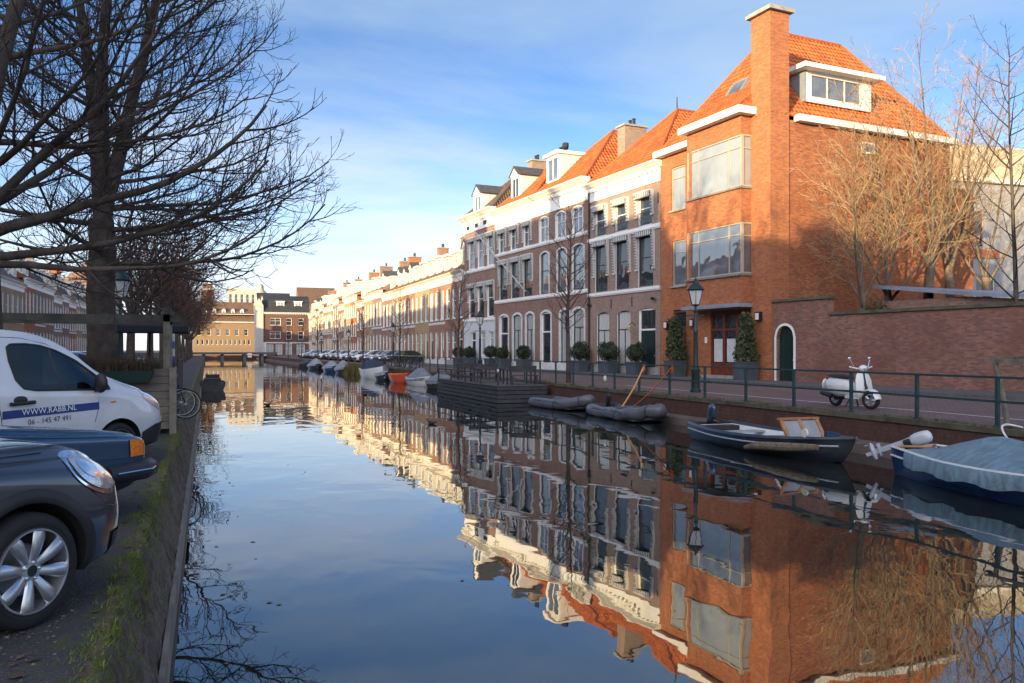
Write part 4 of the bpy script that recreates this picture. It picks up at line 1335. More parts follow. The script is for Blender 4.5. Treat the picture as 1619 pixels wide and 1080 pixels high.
def big_tree(seed, base, trunk_r, fork, stems, height, limb_len, label, limbs=10, low=None, ttop=.8, dens=1.0, reach=None):
    T = Tree(seed, .0045)
    # trunk with flared foot
    pts = []; rad = []
    for i in range(9):
        t = i/8
        pts.append(Vector((T.r.uniform(-.03,.03), T.r.uniform(-.03,.03), fork*t)))
        rad.append(trunk_r*(1.0-.22*t) + trunk_r*.45*max(0, 1-t*7))
    T.w.tube(pts, rad, 14, 0, caps=True)
    top = pts[-1]
    cfg = [dict(CANOPY[0]), dict(CANOPY[1]), dict(CANOPY[2]), dict(CANOPY[3])]
    cfg[1]['num'] = int(cfg[1]['num']*dens)
    for (dx, dy, sr, hh) in stems:
        d = Vector((dx, dy, 1)).normalized(); L = (height-fork)*hh
        sp, srad, sds = T.line(top - d*.3, d, L, sr, .02, 12, .07, 0, .10)
        n = limbs; roll = T.r.uniform(0,6.28)
        for i in range(n):
            f = .06 + .9*i/n; x = f*12; j = min(int(x), 11); q = sp[j].lerp(sp[j+1], x-j)
            roll += 2.4+T.r.uniform(-.4,.4)
            el = .16 + .75*f + T.r.uniform(-.15,.2)
            az = Vector((cos(roll), sin(roll), 0))
            out = Vector((dx,dy,0))
            if out.length > .05 and az.dot(out.normalized()) < -.2 and T.r.random() < .6: az = -az
            nd = Vector((az.x*cos(el), az.y*cos(el), sin(el)))
            ll = limb_len*(1-.40*f)*T.r.uniform(.75,1.1)
            rr = min(srad[j]*.5, .062*(1-.5*f))
            c0 = dict(cfg[0]); c0['sag'] = .05 if f < .5 else 0; c0['lift'] = .13
            T.branch(q, nd, ll, rr, 0, [c0]+cfg[1:])
    for (z, az, L, r, el, sag, lift) in (low or []):
        q = Vector((0,0,z)); nd = Vector((cos(az)*cos(el), sin(az)*cos(el), sin(el)))
        c0 = dict(cfg[0]); c0['sag'] = sag; c0['lift'] = lift; c0['steps'] = 12
        T.branch(q, nd, L, r, 0, [c0]+cfg[1:])
    o = empty('bare_tree', base, 0, label, 'tree')
    T.w.build('trunk', BARK, o, smooth=True, sharp=75)
    T.t.build('crown', TWIG, o)
    return o

AZR = math.atan2(-.351, .936)     # picture-right
big_tree(21, (-2.25, 20.9, 0), .35, 4.6, [(-.16,.05,.20,1.0),(.05,.18,.17,.95),(.20,-.10,.21,1.0),(.02,-.2,.15,.9)], 14.5, 5.2,
    'large bare tree with a thick forking trunk behind the wooden planter box', 15,
    low=[(3.6,AZR+.05,5.6,.065,.05,.04,.16),(4.1,AZR-.5,5.3,.055,.08,.05,.14),(4.3,AZR-.1,5.2,.055,.25,.05,.12),(4.0,AZR+2.6,5.5,.08,.1,.05,.12),(4.4,AZR+.6,5.6,.07,.12,.03,.14),(4.5,AZR+3.5,5.5,.08,.15,.04,.12),(3.9,AZR-1.2,5.2,.07,.05,.05,.14)])
big_tree(8, (-3.15, 14.2, 0), .30, 4.0, [(-.1,.1,.17,1.0),(.16,-.08,.16,1.0),(-.05,-.2,.14,.9)], 13.0, 4.8,
    'large bare tree at the left edge reaching over the white van', 14,
    low=[(3.3,AZR+.0,4.8,.10,.42,.02,.10),(3.0,AZR+.3,4.6,.08,.15,.03,.13),(3.6,AZR-.35,4.6,.085,.6,.02,.06),(3.7,AZR+.6,4.4,.08,.6,.02,.05),(2.9,AZR-.15,4.4,.07,.0,.04,.18),(3.8,AZR-.9,4.2,.07,.5,.02,.08)])

def make_tree(seed, kind, height, mats, name='bare_tree'):
    """smaller bare trees; returns an unlinked pair of meshes"""
    T = Tree(seed, {'far': .012, 'garden': .0068}.get(kind, .006))
    if kind == 'street':      # young street tree, one leader and rising branches
        cfg = [dict(steps=12, wob=.03, L=height, taper=.08),
               dict(num=30, len=height*.30, r=.030, ang=.95, steps=6, wob=.12, L=height*.3, f0=.26, lift=.22),
               dict(num=10, len=.62, r=.010, ang=.7, steps=4, wob=.18, L=.7, f0=.2, lift=.1),
               dict(num=3, len=.25, r=.006, ang=.7, steps=2, wob=.2)]
        T.branch(Vector((0,0,0)), Vector((0,0,1)), height, .13, 0, cfg)
    elif kind == 'clump':     # several rising stems
        cfg = [dict(steps=10, wob=.08, L=height, taper=.12, lift=.05),
               dict(num=22, len=height*.26, r=.020, ang=.6, steps=7, wob=.12, L=height*.3, f0=.34, lift=.14),
               dict(num=12, len=1.0, r=.009, ang=.6, steps=4, wob=.18, L=1.0, f0=.2, lift=.10),
               dict(num=4, len=.40, r=.006, ang=.6, steps=3, wob=.2)]
        for i in range(3):
            a = i*2.1+T.r.random()
            T.branch(Vector((cos(a)*.15, sin(a)*.15, 0)), Vector((cos(a)*T.r.uniform(.12,.32), sin(a)*T.r.uniform(.12,.32), 1)), height*T.r.uniform(.8,1.02), T.r.uniform(.09,.14), 0, cfg)
    elif kind == 'garden':    # forking trunk, fine ascending crown
        pts, rad, ds = T.line(Vector((0,0,0)), Vector((.04,0,1)), height*.36, height*.017, height*.012, 5, .03)
        cfg = [dict(steps=9, wob=.09, L=height*.6, taper=.10, lift=.06),
               dict(num=18, len=height*.22, r=.019, ang=.80, steps=6, wob=.14, L=height*.24, f0=.15, lift=.10, taper=.3),
               dict(num=10, len=1.0, r=.0095, ang=.70, steps=4, wob=.16, L=1.05, f0=.15, lift=.06),
               dict(num=4, len=.45, r=.005, ang=.6, steps=3, wob=.2, f0=.15)]
        for i in range(5):
            a = i*2.4+T.r.random()*.6; tl = .08 + .17*i
            T.branch(pts[-1]-ds[-1]*.2*i, Vector((cos(a)*tl, sin(a)*tl, 1)), height*T.r.uniform(.52,.68), height*.0060, 0, cfg)
    else:                     # dense rounded crown seen far off
        pts, rad, ds = T.line(Vector((0,0,0)), Vector((0,0,1)), height*.32, .24, .17, 4, .02)
        cfg = [dict(steps=8, wob=.10, L=height*.6, taper=.15, lift=.06),
               dict(num=16, len=height*.26, r=.04, ang=.7, steps=5, wob=.14, L=height*.26, f0=.15, lift=.08),
               dict(num=9, len=1.1, r=.02, ang=.7, steps=3, wob=.2, L=1.1, f0=.2),
               dict(num=3, len=.6, r=.013, ang=.7, steps=2, wob=.2)]
        for i in range(7):
            a = i*2.4; tl = .25 + .12*i
            T.branch(pts[-1], Vector((cos(a)*tl, sin(a)*tl, 1)), height*T.r.uniform(.55,.68), .10, 0, cfg)
    return T.w.mesh('trunk', mats[0], True, 75), T.t.mesh('crown', mats[1])
def put_tree(meshes, loc, rz, label, group=None, sc=1.0):
    o = empty('bare_tree', loc, rz, label, 'tree', group)
    o.scale = (sc, sc, sc)
    link('trunk', meshes[0], o); link('crown', meshes[1], o)
    return o
st = [make_tree(31, 'street', 8.2, (BARK, TWIG)), make_tree(32, 'street', 7.6, (BARK, TWIG))]
for i, yy in enumerate((35.9, 54.5, 73, 91, 109, 127, 146, 166)):
    put_tree(st[i % 2], (quay_x(yy)+.85, yy, 0), i*1.3, f'slim young bare street tree by the right railing, {ordinal(i)} from the near end', 'street trees along the right quay', [1, .95, .9, .95, .9, 1, .9, .95][i])
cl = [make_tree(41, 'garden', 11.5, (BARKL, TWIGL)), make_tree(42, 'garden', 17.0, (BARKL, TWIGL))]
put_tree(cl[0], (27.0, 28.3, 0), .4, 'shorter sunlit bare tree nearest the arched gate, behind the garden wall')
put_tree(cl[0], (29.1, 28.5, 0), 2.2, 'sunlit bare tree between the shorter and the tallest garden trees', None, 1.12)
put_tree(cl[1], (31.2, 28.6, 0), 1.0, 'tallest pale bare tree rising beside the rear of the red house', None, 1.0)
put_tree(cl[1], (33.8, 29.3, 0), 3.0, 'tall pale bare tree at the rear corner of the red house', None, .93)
dk = make_tree(43, 'street', 12.5, (BARK, TWIG))
put_tree(cl[1], (36.2, 29.6, 0), 4.6, 'tall pale bare tree in front of the white building', None, .85)
put_tree(dk, (28.0, 21.6, 0), .7, 'dark bare tree at the right edge in front of the white building', None, 1.0)
fr = [make_tree(51, 'far', 10.5, (BARK, TWIGR)), make_tree(52, 'far', 9.5, (BARK, TWIGR))]
for i, yy in enumerate((33, 44, 56, 68, 80, 93, 106, 120, 135, 150, 166)):
    put_tree(fr[i % 2], (-2.6, yy, 0), i*1.9, f'reddish bare tree in the left bank row beyond the planter, {ordinal(i)} from the near end', 'bare trees along the left quay', [.8,.85,.9,1,.95,1,1.05,.95,1,1,1][i])
# evergreen shrubs under the garden trees
def leaf_ball(mb, c, rx, ry, rz_, n, size, rnd, m=0, hollow=.55):
    for _ in range(n):
        while True:
            v = Vector((rnd.uniform(-1,1), rnd.uniform(-1,1), rnd.uniform(-1,1)))
            if hollow < v.length < 1: break
        k = 1 + .10*sin(v.x*7+v.y*5)*cos(v.z*6)
        p = Vector((c[0]+v.x*rx*k, c[1]+v.y*ry*k, c[2]+v.z*rz_*k))
        a = Vector((rnd.uniform(-1,1), rnd.uniform(-1,1), rnd.uniform(-1,1))).normalized()
        b = a.orthogonal().normalized(); s = size*rnd.uniform(.6,1.3)
        mb.poly([p-a*s, p+b*s*.45, p+a*s, p-b*s*.45], m)
LEAF = plain('evergreen_leaves', (.030,.052,.016), .6, vary=.5, scale=2.5)
LEAFD = plain('box_leaves', (.020,.034,.014), .55, vary=.5, scale=5)
LEAFY = plain('conifer_leaves', (.045,.060,.018), .65, vary=.4, scale=4)
rnd = random.Random(9)
f = MB(); leaf_ball(f, (0,0,1.9), 1.0, .9, 1.9, 2600, .09, rnd)
o = empty('ivy_bush', (27.2, 27.5, 0), 0, 'tall dark ivy bush around the foot of a garden tree', 'bush'); f.build('leaves', LEAF, o)
f = MB(); f.tube([(0,0,0),(0,0,2)],.05,6); f.build('stem', BARK, o)
f = MB(); leaf_ball(f, (0,0,1.7), 2.2, .9, 1.7, 2600, .10, rnd)
o = empty('laurel_bush', (30.3, 27.2, 0), 0, 'bright green low bush above the garden wall', 'bush'); f.build('leaves', plain('laurel_leaves', (.07,.11,.02), .6, vary=.4, scale=2.5), o)
f = MB(); f.tube([(0,0,0),(0,0,2)],.05,6); f.build('stem', BARK, o)
# ---------------------------------------------------------------- vehicles
# car frame: x runs back from the nose, y to the car's right, z up
def carpaint(name, c, rough=.3, metal=.0, coat=1.0, flake=.0):
    M = Mat(name)
    tc = M.tc()
    f = M.noise(tc, 2.2, 5, .6); d = M.noise(tc, 30, 3, .7)
    cc = M.mix(M.rng(f, .3, .7), tuple(x*.9 for x in c), tuple(min(1,x*1.1) for x in c))
    sep = M.n('ShaderNodeSeparateXYZ'); M.l(tc, sep.inputs[0])
    dirt = M.math('MULTIPLY', M.rng(sep.outputs[2], .25, .75, .55, 0), M.rng(d, .3, .7))
    cc = M.mix(dirt, cc, (.10,.09,.075))
    M.col(cc); M.set(rough=rough, metal=metal, coat=coat, coatr=.04)
    return M.m

def cr(p, t):
    """Catmull-Rom through rows p (list of tuples) at t in 0..len-1"""
    n = len(p); i = min(int(t), n-2); f = t-i
    a, b, c, d = p[max(i-1,0)], p[i], p[i+1], p[min(i+2,n-1)]
    return tuple(.5*((2*q)+(-o+r)*f+(2*o-5*q+4*r-s_)*f*f+(-o+3*q-3*r+s_)*f**3) for o,q,r,s_ in zip(a,b,c,d))

class CarBody:
    """stations: x, zbottom, zsill, zmid, zbelt, ztop, w_bottom, w_mid, w_belt, w_top, crown"""
    def __init__(s, st, dense=9, half=None):
        s.rows = []
        for i in range((len(st)-1)*dense+1):
            s.rows.append(cr(st, i/dense))
        s.rows.sort(key=lambda r: r[0])
        s.secs = [s.section(r) for r in s.rows]
    def section(s, r):
        x, zb, zs, zm, zl, zt, wb, wm, wl, wt, cw = r
        P = [(wb*.82, zb), (wb, zb+.05), (wb+(wm-wb)*.65, zs), (wm, zm), (wm+(wl-wm)*.35, zm+(zl-zm)*.55), (wl, zl), (wl+(wt-wl)*.52, zl+(zt-zl)*.52), (wt, zt-.035), (wt*.86, zt+cw*.35), (wt*.45, zt+cw*.85), (0, zt+cw)]
        out = []
        N = 3
        for i in range((len(P)-1)*N+1):
            out.append(cr(P, i/N))
        return [(max(0.0,y), z) for y, z in out]
    def mesh(s, mb, m=0):
        secs = []
        for r, sec in zip(s.rows, s.secs):
            x = r[0]
            right = [(x, y, z) for y, z in sec]; left = [(x, -y, z) for y, z in sec[:-1]][::-1]
            secs.append(right + left)
        mb.loft(secs, m, True, True, True)
    def y_at(s, x, z):
        xs = s.rows
        if x <= xs[0][0]: i = 0; f = 0
        else:
            i = 0
            while i < len(xs)-2 and xs[i+1][0] < x: i += 1
            f = min(1, (x-xs[i][0])/max(1e-6, xs[i+1][0]-xs[i][0]))
        def yy(sec):
            best = 0
            for (ya, za), (yb, zb) in zip(sec, sec[1:]):
                if (za-z)*(zb-z) <= 0 and abs(zb-za) > 1e-6:
                    best = max(best, ya+(yb-ya)*(z-za)/(zb-za))
            return best
        return yy(s.secs[i])*(1-f)+yy(s.secs[i+1])*f
    def top_at(s, x, y):
        xs = s.rows; i = 0
        while i < len(xs)-2 and xs[i+1][0] < x: i += 1
        f = max(0, min(1, (x-xs[i][0])/max(1e-6, xs[i+1][0]-xs[i][0])))
        def zz(sec):
            for (ya, za), (yb, zb) in list(zip(sec, sec[1:]))[::-1]:
                if ya >= abs(y) >= yb: return zb+(za-zb)*((abs(y)-yb)/max(1e-6, ya-yb))
            return sec[-1][1]
        return zz(s.secs[i])*(1-f)+zz(s.secs[i+1])*f
    def patch(s, mb, x0, x1, bot, top, off=.004, nx=14, nz=6, m=0, side=1, thick=0):
        """surface patch between curves bot(x) and top(x) laid on the flank"""
        secs = []
        for i in range(nx+1):
            x = x0+(x1-x0)*i/nx; a, b = bot(x), top(x)
            row = []
            for k in range(nz+1):
                z = a+(b-a)*k/nz
                row.append((x, side*(s.y_at(x, z)+off), z))
            secs.append(row)
        mb.loft(secs, m)
    def seam(s, mb, pts, r=.004, side=1, m=0):
        mb.tube([(x, side*(s.y_at(x,z)+r*.2), z) for x, z in pts], r, 4, m)

def ellipse_fns(cx, cz, rx, rz, tilt=0.0):
    def top(x):
        t = max(-1, min(1, (x-cx)/rx)); return cz+tilt*(x-cx)+rz*math.sqrt(max(0,1-t*t))
    def bot(x):
        t = max(-1, min(1, (x-cx)/rx)); return cz+tilt*(x-cx)-rz*math.sqrt(max(0,1-t*t))
    return bot, top

def poly_fn(pts):
    """piecewise-smooth z(x) through pts"""
    pts = sorted(pts)
    def f(x):
        if x <= pts[0][0]: return pts[0][1]
        for (a, za), (b, zb) in zip(pts, pts[1:]):
            if x <= b:
                return za+(zb-za)*(x-a)/(b-a)
        return pts[-1][1]
    return f

def cut_arches(ob, centers, r, depth, ymax, dark):
    """cut wheel housings out of the body"""
    cut = MB()
    for (x, z) in centers:
        for sd in (1, -1):
            a = sd*(ymax-depth); b = sd*(ymax+.3)
            n = 40
            cut.prism([(x+r*cos(2*pi*i/n), z+r*sin(2*pi*i/n)) for i in range(n)][::-sd], lambda p, q, a=a: (p, a, q), lambda p, q, b=b: (p, b, q))
    cm = cut.mesh('cut', [dark], fix=True)
    co = bpy.data.objects.new('cut', cm); COL.objects.link(co)
    co.parent = ob.parent
    ob.data.materials.append(dark)
    md = ob.modifiers.new('b', 'BOOLEAN'); md.operation = 'DIFFERENCE'; md.object = co; md.solver = 'EXACT'
    try: md.material_mode = 'TRANSFER'
    except Exception: pass
    bpy.context.view_layer.update()
    dg = bpy.context.evaluated_depsgraph_get()
    me = bpy.data.meshes.new_from_object(ob.evaluated_get(dg))
    ob.modifiers.clear(); old = ob.data; ob.data = me; me.name = old.name
    bpy.data.objects.remove(co)
    me.polygons.foreach_set('use_smooth', [True]*len(me.polygons)); me.set_sharp_from_angle(angle=R(38))

ALLOY = plain('alloy', (.55,.56,.58), .32, metal=.85, vary=.15, scale=6)
CHROME = plain('chrome', (.75,.75,.76), .07, metal=1.0, vary=.02)
HLGLASS = Mat('headlight_glass'); HLGLASS.col((.55,.57,.6)).set(rough=.06, metal=.55, coat=1.0, coatr=.02); HLGLASS.bump(HLGLASS.noise(HLGLASS.tc(), 16, 3), .5, .02); HLGLASS = HLGLASS.m
AMBER = plain('amber_lens', (.75,.20,.015), .2, vary=.25, scale=30, coat=1)
REDL = plain('red_lens', (.35,.01,.01), .25)
CARGLASS = glass('car_glass', (.018,.026,.026), None, .02, 1.7)
ARCHD = plain('wheel_housing', (.008,.008,.008), .95)
SILVERG = plain('steel_wheel', (.10,.10,.105), .45, metal=.6)

def wheel(parent, x, y, z, R_, w, style, steer=0.0, side=1, name='wheel'):
    """wheel with tyre and rim; axis along y, outer face towards side*y"""
    o = empty(name, (x, y, z), steer); o.parent = parent
    CHILDREN.setdefault(parent.name, []).append(o)
    t = MB(); ax = Matrix(((1,0,0),(0,0,side),(0,1,0))).to_3x3()
    ri = R_*.735
    prof = [(ri*.98,-w/2),(ri*1.06,-w/2-.006),(R_*.93,-w/2+.0),(R_*.985,-w/2+.028),(R_,-w*.25),(R_,w*.25),(R_*.985,w/2-.028),(R_*.93,w/2),(ri*1.10,w/2+.006),(ri*1.0,w/2-.004)]
    t.lathe(prof, 48, (0,0,0), 0, ax, caps=False)
    t.lathe([(R_*.80,w/2+.004),(R_*.80,w/2+.009),(R_*.815,w/2+.009),(R_*.815,w/2+.004)], 48, (0,0,0), 0, ax, caps=False)
    t.build('tyre', RUBBER, o, smooth=True, sharp=50)
    rm = MB()
    rm.lathe([(ri*1.0,w/2-.004),(ri*.985,w/2+.008),(ri*.945,w/2+.008),(ri*.92,w/2-.012),(ri*.90,-w/2)], 48, (0,0,0), 0, ax, caps=False)
    rm.lathe([(ri*.89,-.02),(.0,-.02)], 32, (0,0,0), 1, ax, caps=False)
    rm.lathe([(ri*.62,.0),(ri*.62,-.015),(.02,-.015)], 32, (0,0,0), 2, ax, caps=False)
    def P(rr, a, h): return ax @ Vector((rr*cos(a), rr*sin(a), h))
    if style == 'eight':
        for i in range(8):
            a = 2*pi*i/8+.2
            secs = []
            for (rr, hw, h) in ((ri*.16,.022,w/2-.035),(ri*.30,.026,w/2-.022),(ri*.55,.036,w/2-.006),(ri*.80,.044,w/2-.001),(ri*.925,.040,w/2-.006),(ri*.95,.030,w/2-.02)):
                row = []
                for k in range(8):
                    q = 2*pi*k/8
                    u, v = hw*cos(q), .020*sin(q)
                    c_ = P(rr, a, h); tv = ax @ Vector((-sin(a), cos(a), 0)); nv = ax @ Vector((0,0,1))
                    row.append(c_+tv*u+nv*v)
                secs.append(row)
            rm.loft(secs, 0, True, True, True)
        rm.lathe([(ri*.27,w/2-.045),(ri*.27,w/2-.022),(ri*.24,w/2-.012),(ri*.135,w/2-.010)], 24, (0,0,0), 0, ax, caps=False)
        rm.lathe([(ri*.135,w/2-.010),(ri*.13,w/2-.016),(.0,w/2-.016)], 24, (0,0,0), 3, ax, caps=False)
        for i in range(5):
            c_ = P(ri*.20, 2*pi*i/5+.5, w/2-.011); rm.ell(c_, .011, 8, 5, 0)
    else:
        rm.lathe([(ri*.90,w/2-.03),(ri*.7,w/2-.012),(ri*.5,w/2-.02),(ri*.3,w/2-.005),(.0,w/2-.003)], 32, (0,0,0), 0, ax, caps=False)
        for i in range(8):
            c_ = P(ri*.62, 2*pi*i/8, w/2-.014); rm.ell(c_, .024, 8, 5, 3)
    rm.build('rim', [ALLOY if style == 'eight' else SILVERG, BLACKM, STEEL, BLACKP], o, smooth=True, sharp=40)
    return o

THETA = R(46)
def car_root(name, corner, label, cat, th=THETA):
    o = empty(name, (corner[0], corner[1], 0), th+pi, label, cat)
    return o

# ---------- dark compact car with eight-spoke wheels ----------
MINI = car_root('parked_car', (-1.02, 6.62), 'dark grey compact car with silver eight spoke wheel and big oval headlight, nearest the viewer', 'car', R(46))
PM = carpaint('dark_grey_paint', (.060,.068,.082), .26, .5)
#      x    zb   zs   zm   zl    zt    wb   wm   wl   wt   crown
st = [(.00,.34,.42,.52,.66,.74,.42,.50,.48,.36,.015),
      (.06,.27,.36,.52,.72,.83,.60,.70,.66,.50,.02),
      (.20,.22,.34,.54,.78,.92,.72,.82,.77,.62,.03),
      (.42,.20,.34,.56,.85,.985,.80,.885,.84,.70,.045),
      (.80,.20,.34,.58,.89,.995,.83,.90,.87,.73,.055),
      (1.25,.20,.34,.60,.92,1.02,.83,.90,.88,.72,.06),
      (1.50,.20,.34,.60,.94,1.10,.83,.90,.88,.69,.06),
      (1.95,.20,.34,.60,.97,1.42,.83,.90,.88,.60,.05),
      (2.30,.20,.34,.60,.98,1.50,.83,.90,.88,.59,.05),
      (3.20,.20,.34,.62,1.0,1.49,.83,.90,.88,.58,.05),
      (3.80,.22,.36,.64,1.01,1.42,.82,.89,.86,.55,.05),
      (4.02,.28,.38,.64,1.0,1.15,.76,.84,.80,.55,.04),
      (4.10,.36,.44,.64,.92,1.0,.62,.72,.68,.5,.02)]
CB = CarBody(st)
mb = MB(); CB.mesh(mb)
body = mb.build('body', [PM], MINI, fix=True)
AX, WR = .83, .335
cut_arches(body, [(AX, WR), (AX+2.6, WR)], .395, .42, .92, ARCHD)
# black wheel-arch cladding
def cladding(cx, cz, r0, r1, sd, name='arch_cladding'):
    f = MB(); secs = []
    n = 36
    for i in range(n+1):
        a = R(-14)+R(208)*i/n
        row = []
        for (r_, off) in ((r0-.01,-.06),(r0,.006),(r0+.02,.016),((r0+r1)/2,.014),(r1-.01,.011),(r1,-.004)):
            x, z = cx+r_*cos(a), cz+r_*sin(a)
            row.append((x, sd*(CB.y_at(max(.03,x), max(.24,z))+off), z))
        secs.append(row)
    f.loft(secs)
    return f.build(name, BLACKP, MINI, smooth=True, sharp=50)
for sd in (1,-1):
    cladding(AX, WR, .392, .475, sd); cladding(AX+2.6, WR, .392, .475, sd)
f = MB()
for sd in (1,-1):
    CB.patch(f, 1.3, 2.96, lambda x:.22, lambda x:.36, .012, 10, 4, 0, sd)
f.build('sill_cladding', BLACKP, MINI, smooth=True)
for sd in (1,-1):
    b_, t_ = ellipse_fns(.33,.835,.215,.125,.36)
    f = MB(); CB.patch(f, .118, .542, b_, t_, .010, 22, 10, 0, sd); hl = f.build('headlight', CHROME, MINI, smooth=True)
    b_, t_ = ellipse_fns(.335,.840,.178,.098,.36)
    f = MB(); CB.patch(f, .160, .510, b_, t_, .022, 22, 10, 0, sd); f.build('headlight_lens', HLGLASS, hl, smooth=True)
    b_, t_ = ellipse_fns(.40,.875,.07,.05,.4)
    f = MB(); CB.patch(f, .332, .468, b_, t_, .027, 12, 5, 0, sd); f.build('headlight_bulb', CHROME, hl, smooth=True)
f = MB()
for sd in (1,-1):
    CB.patch(f, .012, .20, lambda x:.235+max(0,.12-x)*.6, lambda x:.43, .014, 8, 4, 0, sd)
f.build('bumper_lower', BLACKP, MINI, smooth=True)
f = MB()
for sd in (1,-1):
    f.tube([(-.012, sd*.02,.36),(-.008,sd*.30,.36),(.03,sd*.46,.37),(.05,sd*.60,.40),(.045,sd*.62,.47),(.02,sd*.58,.56)], [.022]*6, 8)
f.tube([(-.014,-.4,.70),(-.03,0,.71),(-.014,.4,.70)], .016, 8)
f.build('chrome_trim', CHROME, MINI, smooth=True)
f = MB(); f.box(-.03,.02,-.42,.42,.42,.66); 
for i in range(5): f.box(-.035,-.03,-.40,.40,.445+i*.045,.455+i*.045)
f.build('grille', BLACKP, MINI)
f = MB()
for sd in (1,-1):
    CB.seam(f, [(.20,.985-.10),(.30,.99-.02),(.62,.985),(1.0,.985),(1.35,1.0)], .005, sd)
    CB.seam(f, [(.19,.60),(.26,.62),(.40,.735)], .004, sd)
    CB.seam(f, [(1.32,.36),(1.30,.6),(1.34,.97)], .005, sd); CB.seam(f, [(2.55,.36),(2.57,.6),(2.52,.97)], .005, sd)
f.build('panel_gap', BLACKM, MINI)
f = MB()
for sd in (1,-1):
    CB.patch(f, 1.66, 2.50, lambda x: 1.0, poly_fn([(1.66,1.03),(1.95,1.33),(2.3,1.43),(2.5,1.43)]), .006, 14, 6, 0, sd)
    CB.patch(f, 2.60, 3.70, lambda x: 1.01, poly_fn([(2.6,1.43),(3.3,1.42),(3.7,1.33)]), .006, 14, 6, 0, sd)
f.build('side_window', CARGLASS, MINI, smooth=True)
f = MB(); f.loft([[(x, y, CB.top_at(x,y)+.008) for y in [-.62+.124*k for k in range(11)]] for x in (1.42,1.55,1.7,1.85,1.95)])
f.build('windscreen', CARGLASS, MINI, smooth=True)
for sd in (1,-1):
    f = MB(); f.ell((1.68, sd*1.0, 1.06), (.06,.12,.08), 12, 8); f.bar((1.68,sd*.86,1.02),(1.68,sd*.95,1.04),.05,.04); f.build('door_mirror', BLACKP, MINI, smooth=True)
for (ax_, sd, stv) in ((AX,1,R(6)),(AX,-1,R(6)),(AX+2.6,1,0),(AX+2.6,-1,0)):
    wheel(MINI, ax_, sd*.80, WR, WR, .215, 'eight', stv, sd)

# ---------- dark blue saloon with amber corner lamp ----------
SAL = car_root('parked_car', (-1.10, 9.30), 'old dark blue saloon with long flat bonnet and amber corner lamp', 'car', R(46))
PB = carpaint('dark_blue_paint', (.018,.062,.125), .25, .3)
st = [(.02,.36,.42,.52,.68,.74,.60,.74,.73,.66,.01),
      (.08,.30,.40,.54,.74,.79,.72,.80,.79,.72,.015),
      (.35,.24,.36,.56,.79,.835,.78,.845,.83,.74,.02),
      (.85,.22,.34,.58,.83,.885,.79,.855,.84,.72,.03),
      (1.40,.22,.34,.60,.87,.94,.79,.86,.85,.70,.035),
      (1.62,.22,.34,.60,.885,.985,.79,.86,.85,.68,.035),
      (2.15,.22,.34,.60,.90,1.36,.79,.86,.85,.58,.04),
      (2.60,.22,.34,.60,.91,1.42,.79,.86,.85,.57,.04),
      (3.30,.22,.34,.60,.91,1.40,.79,.86,.85,.57,.04),
      (3.85,.22,.34,.60,.91,1.05,.79,.86,.84,.62,.03),
      (4.40,.24,.36,.60,.88,.95,.78,.84,.82,.66,.02),
      (4.62,.34,.42,.58,.80,.86,.70,.76,.74,.60,.01)]
CB = CarBody(st)
mb = MB(); CB.mesh(mb); body = mb.build('body', [PB], SAL, fix=True)
cut_arches(body, [(.88,.31),(3.5,.31)], .36, .4, .88, ARCHD)
f = MB()
for sd in (1,-1):
    f.tube([(.55,sd*.87,.46),(.12,sd*.86,.46),(-.03,sd*.76,.46),(-.06,sd*.4,.46),(-.07,0,.46)], [.085,.09,.095,.095,.095], 10)
bp = f.build('bumper', BLACKP, SAL, smooth=True)
f = MB()
for sd in (1,-1):
    f.tube([(.50,sd*.962,.475),(.10,sd*.948,.475),(-.03,sd*.85,.475)], .009, 6)
    f.build('bumper_strip', CHROME, bp); f = MB()
f = MB()
for sd in (1,-1):
    CB.patch(f, .03, .55, lambda x:.27, lambda x:.40, .012, 8, 3, 0, sd)
f.build('valance', BLACKP, SAL, smooth=True)
for sd in (1,-1):
    f = MB(); CB.patch(f, .035, .26, lambda x:.60, lambda x:.74+.02*(x-.03)/.2, .012, 8, 4, 0, sd); f.build('corner_lamp', AMBER, SAL, smooth=True)
    f = MB(); f.box(-.0,.06,sd*.36-.20,sd*.36+.30 if sd>0 else sd*.36+.2,.60,.73); f.build('headlight', HLGLASS, SAL)
f = MB(); f.box(.0,.05,-.16,.16,.58,.74); f.build('grille', BLACKP, SAL)
f = MB()
for sd in (1,-1):
    CB.seam(f, [(.08,.775),(.4,.80),(.9,.84),(1.4,.885),(1.6,.91)], .005, sd)
    CB.seam(f, [(1.5,.34),(1.48,.6),(1.55,.89)], .005, sd); CB.seam(f, [(2.6,.34),(2.62,.9)], .005, sd)
f.build('panel_gap', BLACKM, SAL)
f = MB()
for sd in (1,-1):
    CB.patch(f, 1.80, 2.62, lambda x:.93, poly_fn([(1.8,.96),(2.15,1.27),(2.3,1.34),(2.62,1.35)]), .006, 12, 6, 0, sd)
    CB.patch(f, 2.70, 3.62, lambda x:.93, poly_fn([(2.7,1.35),(3.2,1.33),(3.62,1.08)]), .006, 12, 6, 0, sd)
f.build('side_window', CARGLASS, SAL, smooth=True)
f = MB(); f.loft([[(x, y, CB.top_at(x,y)+.008) for y in [-.60+.12*k for k in range(11)]] for x in (1.58,1.75,1.95,2.12)]); f.build('windscreen', CARGLASS, SAL, smooth=True)
f = MB()
for y in (-.05,.35): f.tube([(1.50,y,.99),(1.60,y+.2,1.04),(1.66,y+.42,1.06)], .009, 5)
f.build('wiper', BLACKM, SAL)
for (ax_, sd) in ((.88,1),(.88,-1),(3.5,1),(3.5,-1)): wheel(SAL, ax_, sd*.745, .31, .31, .185, 'plain', 0, sd)

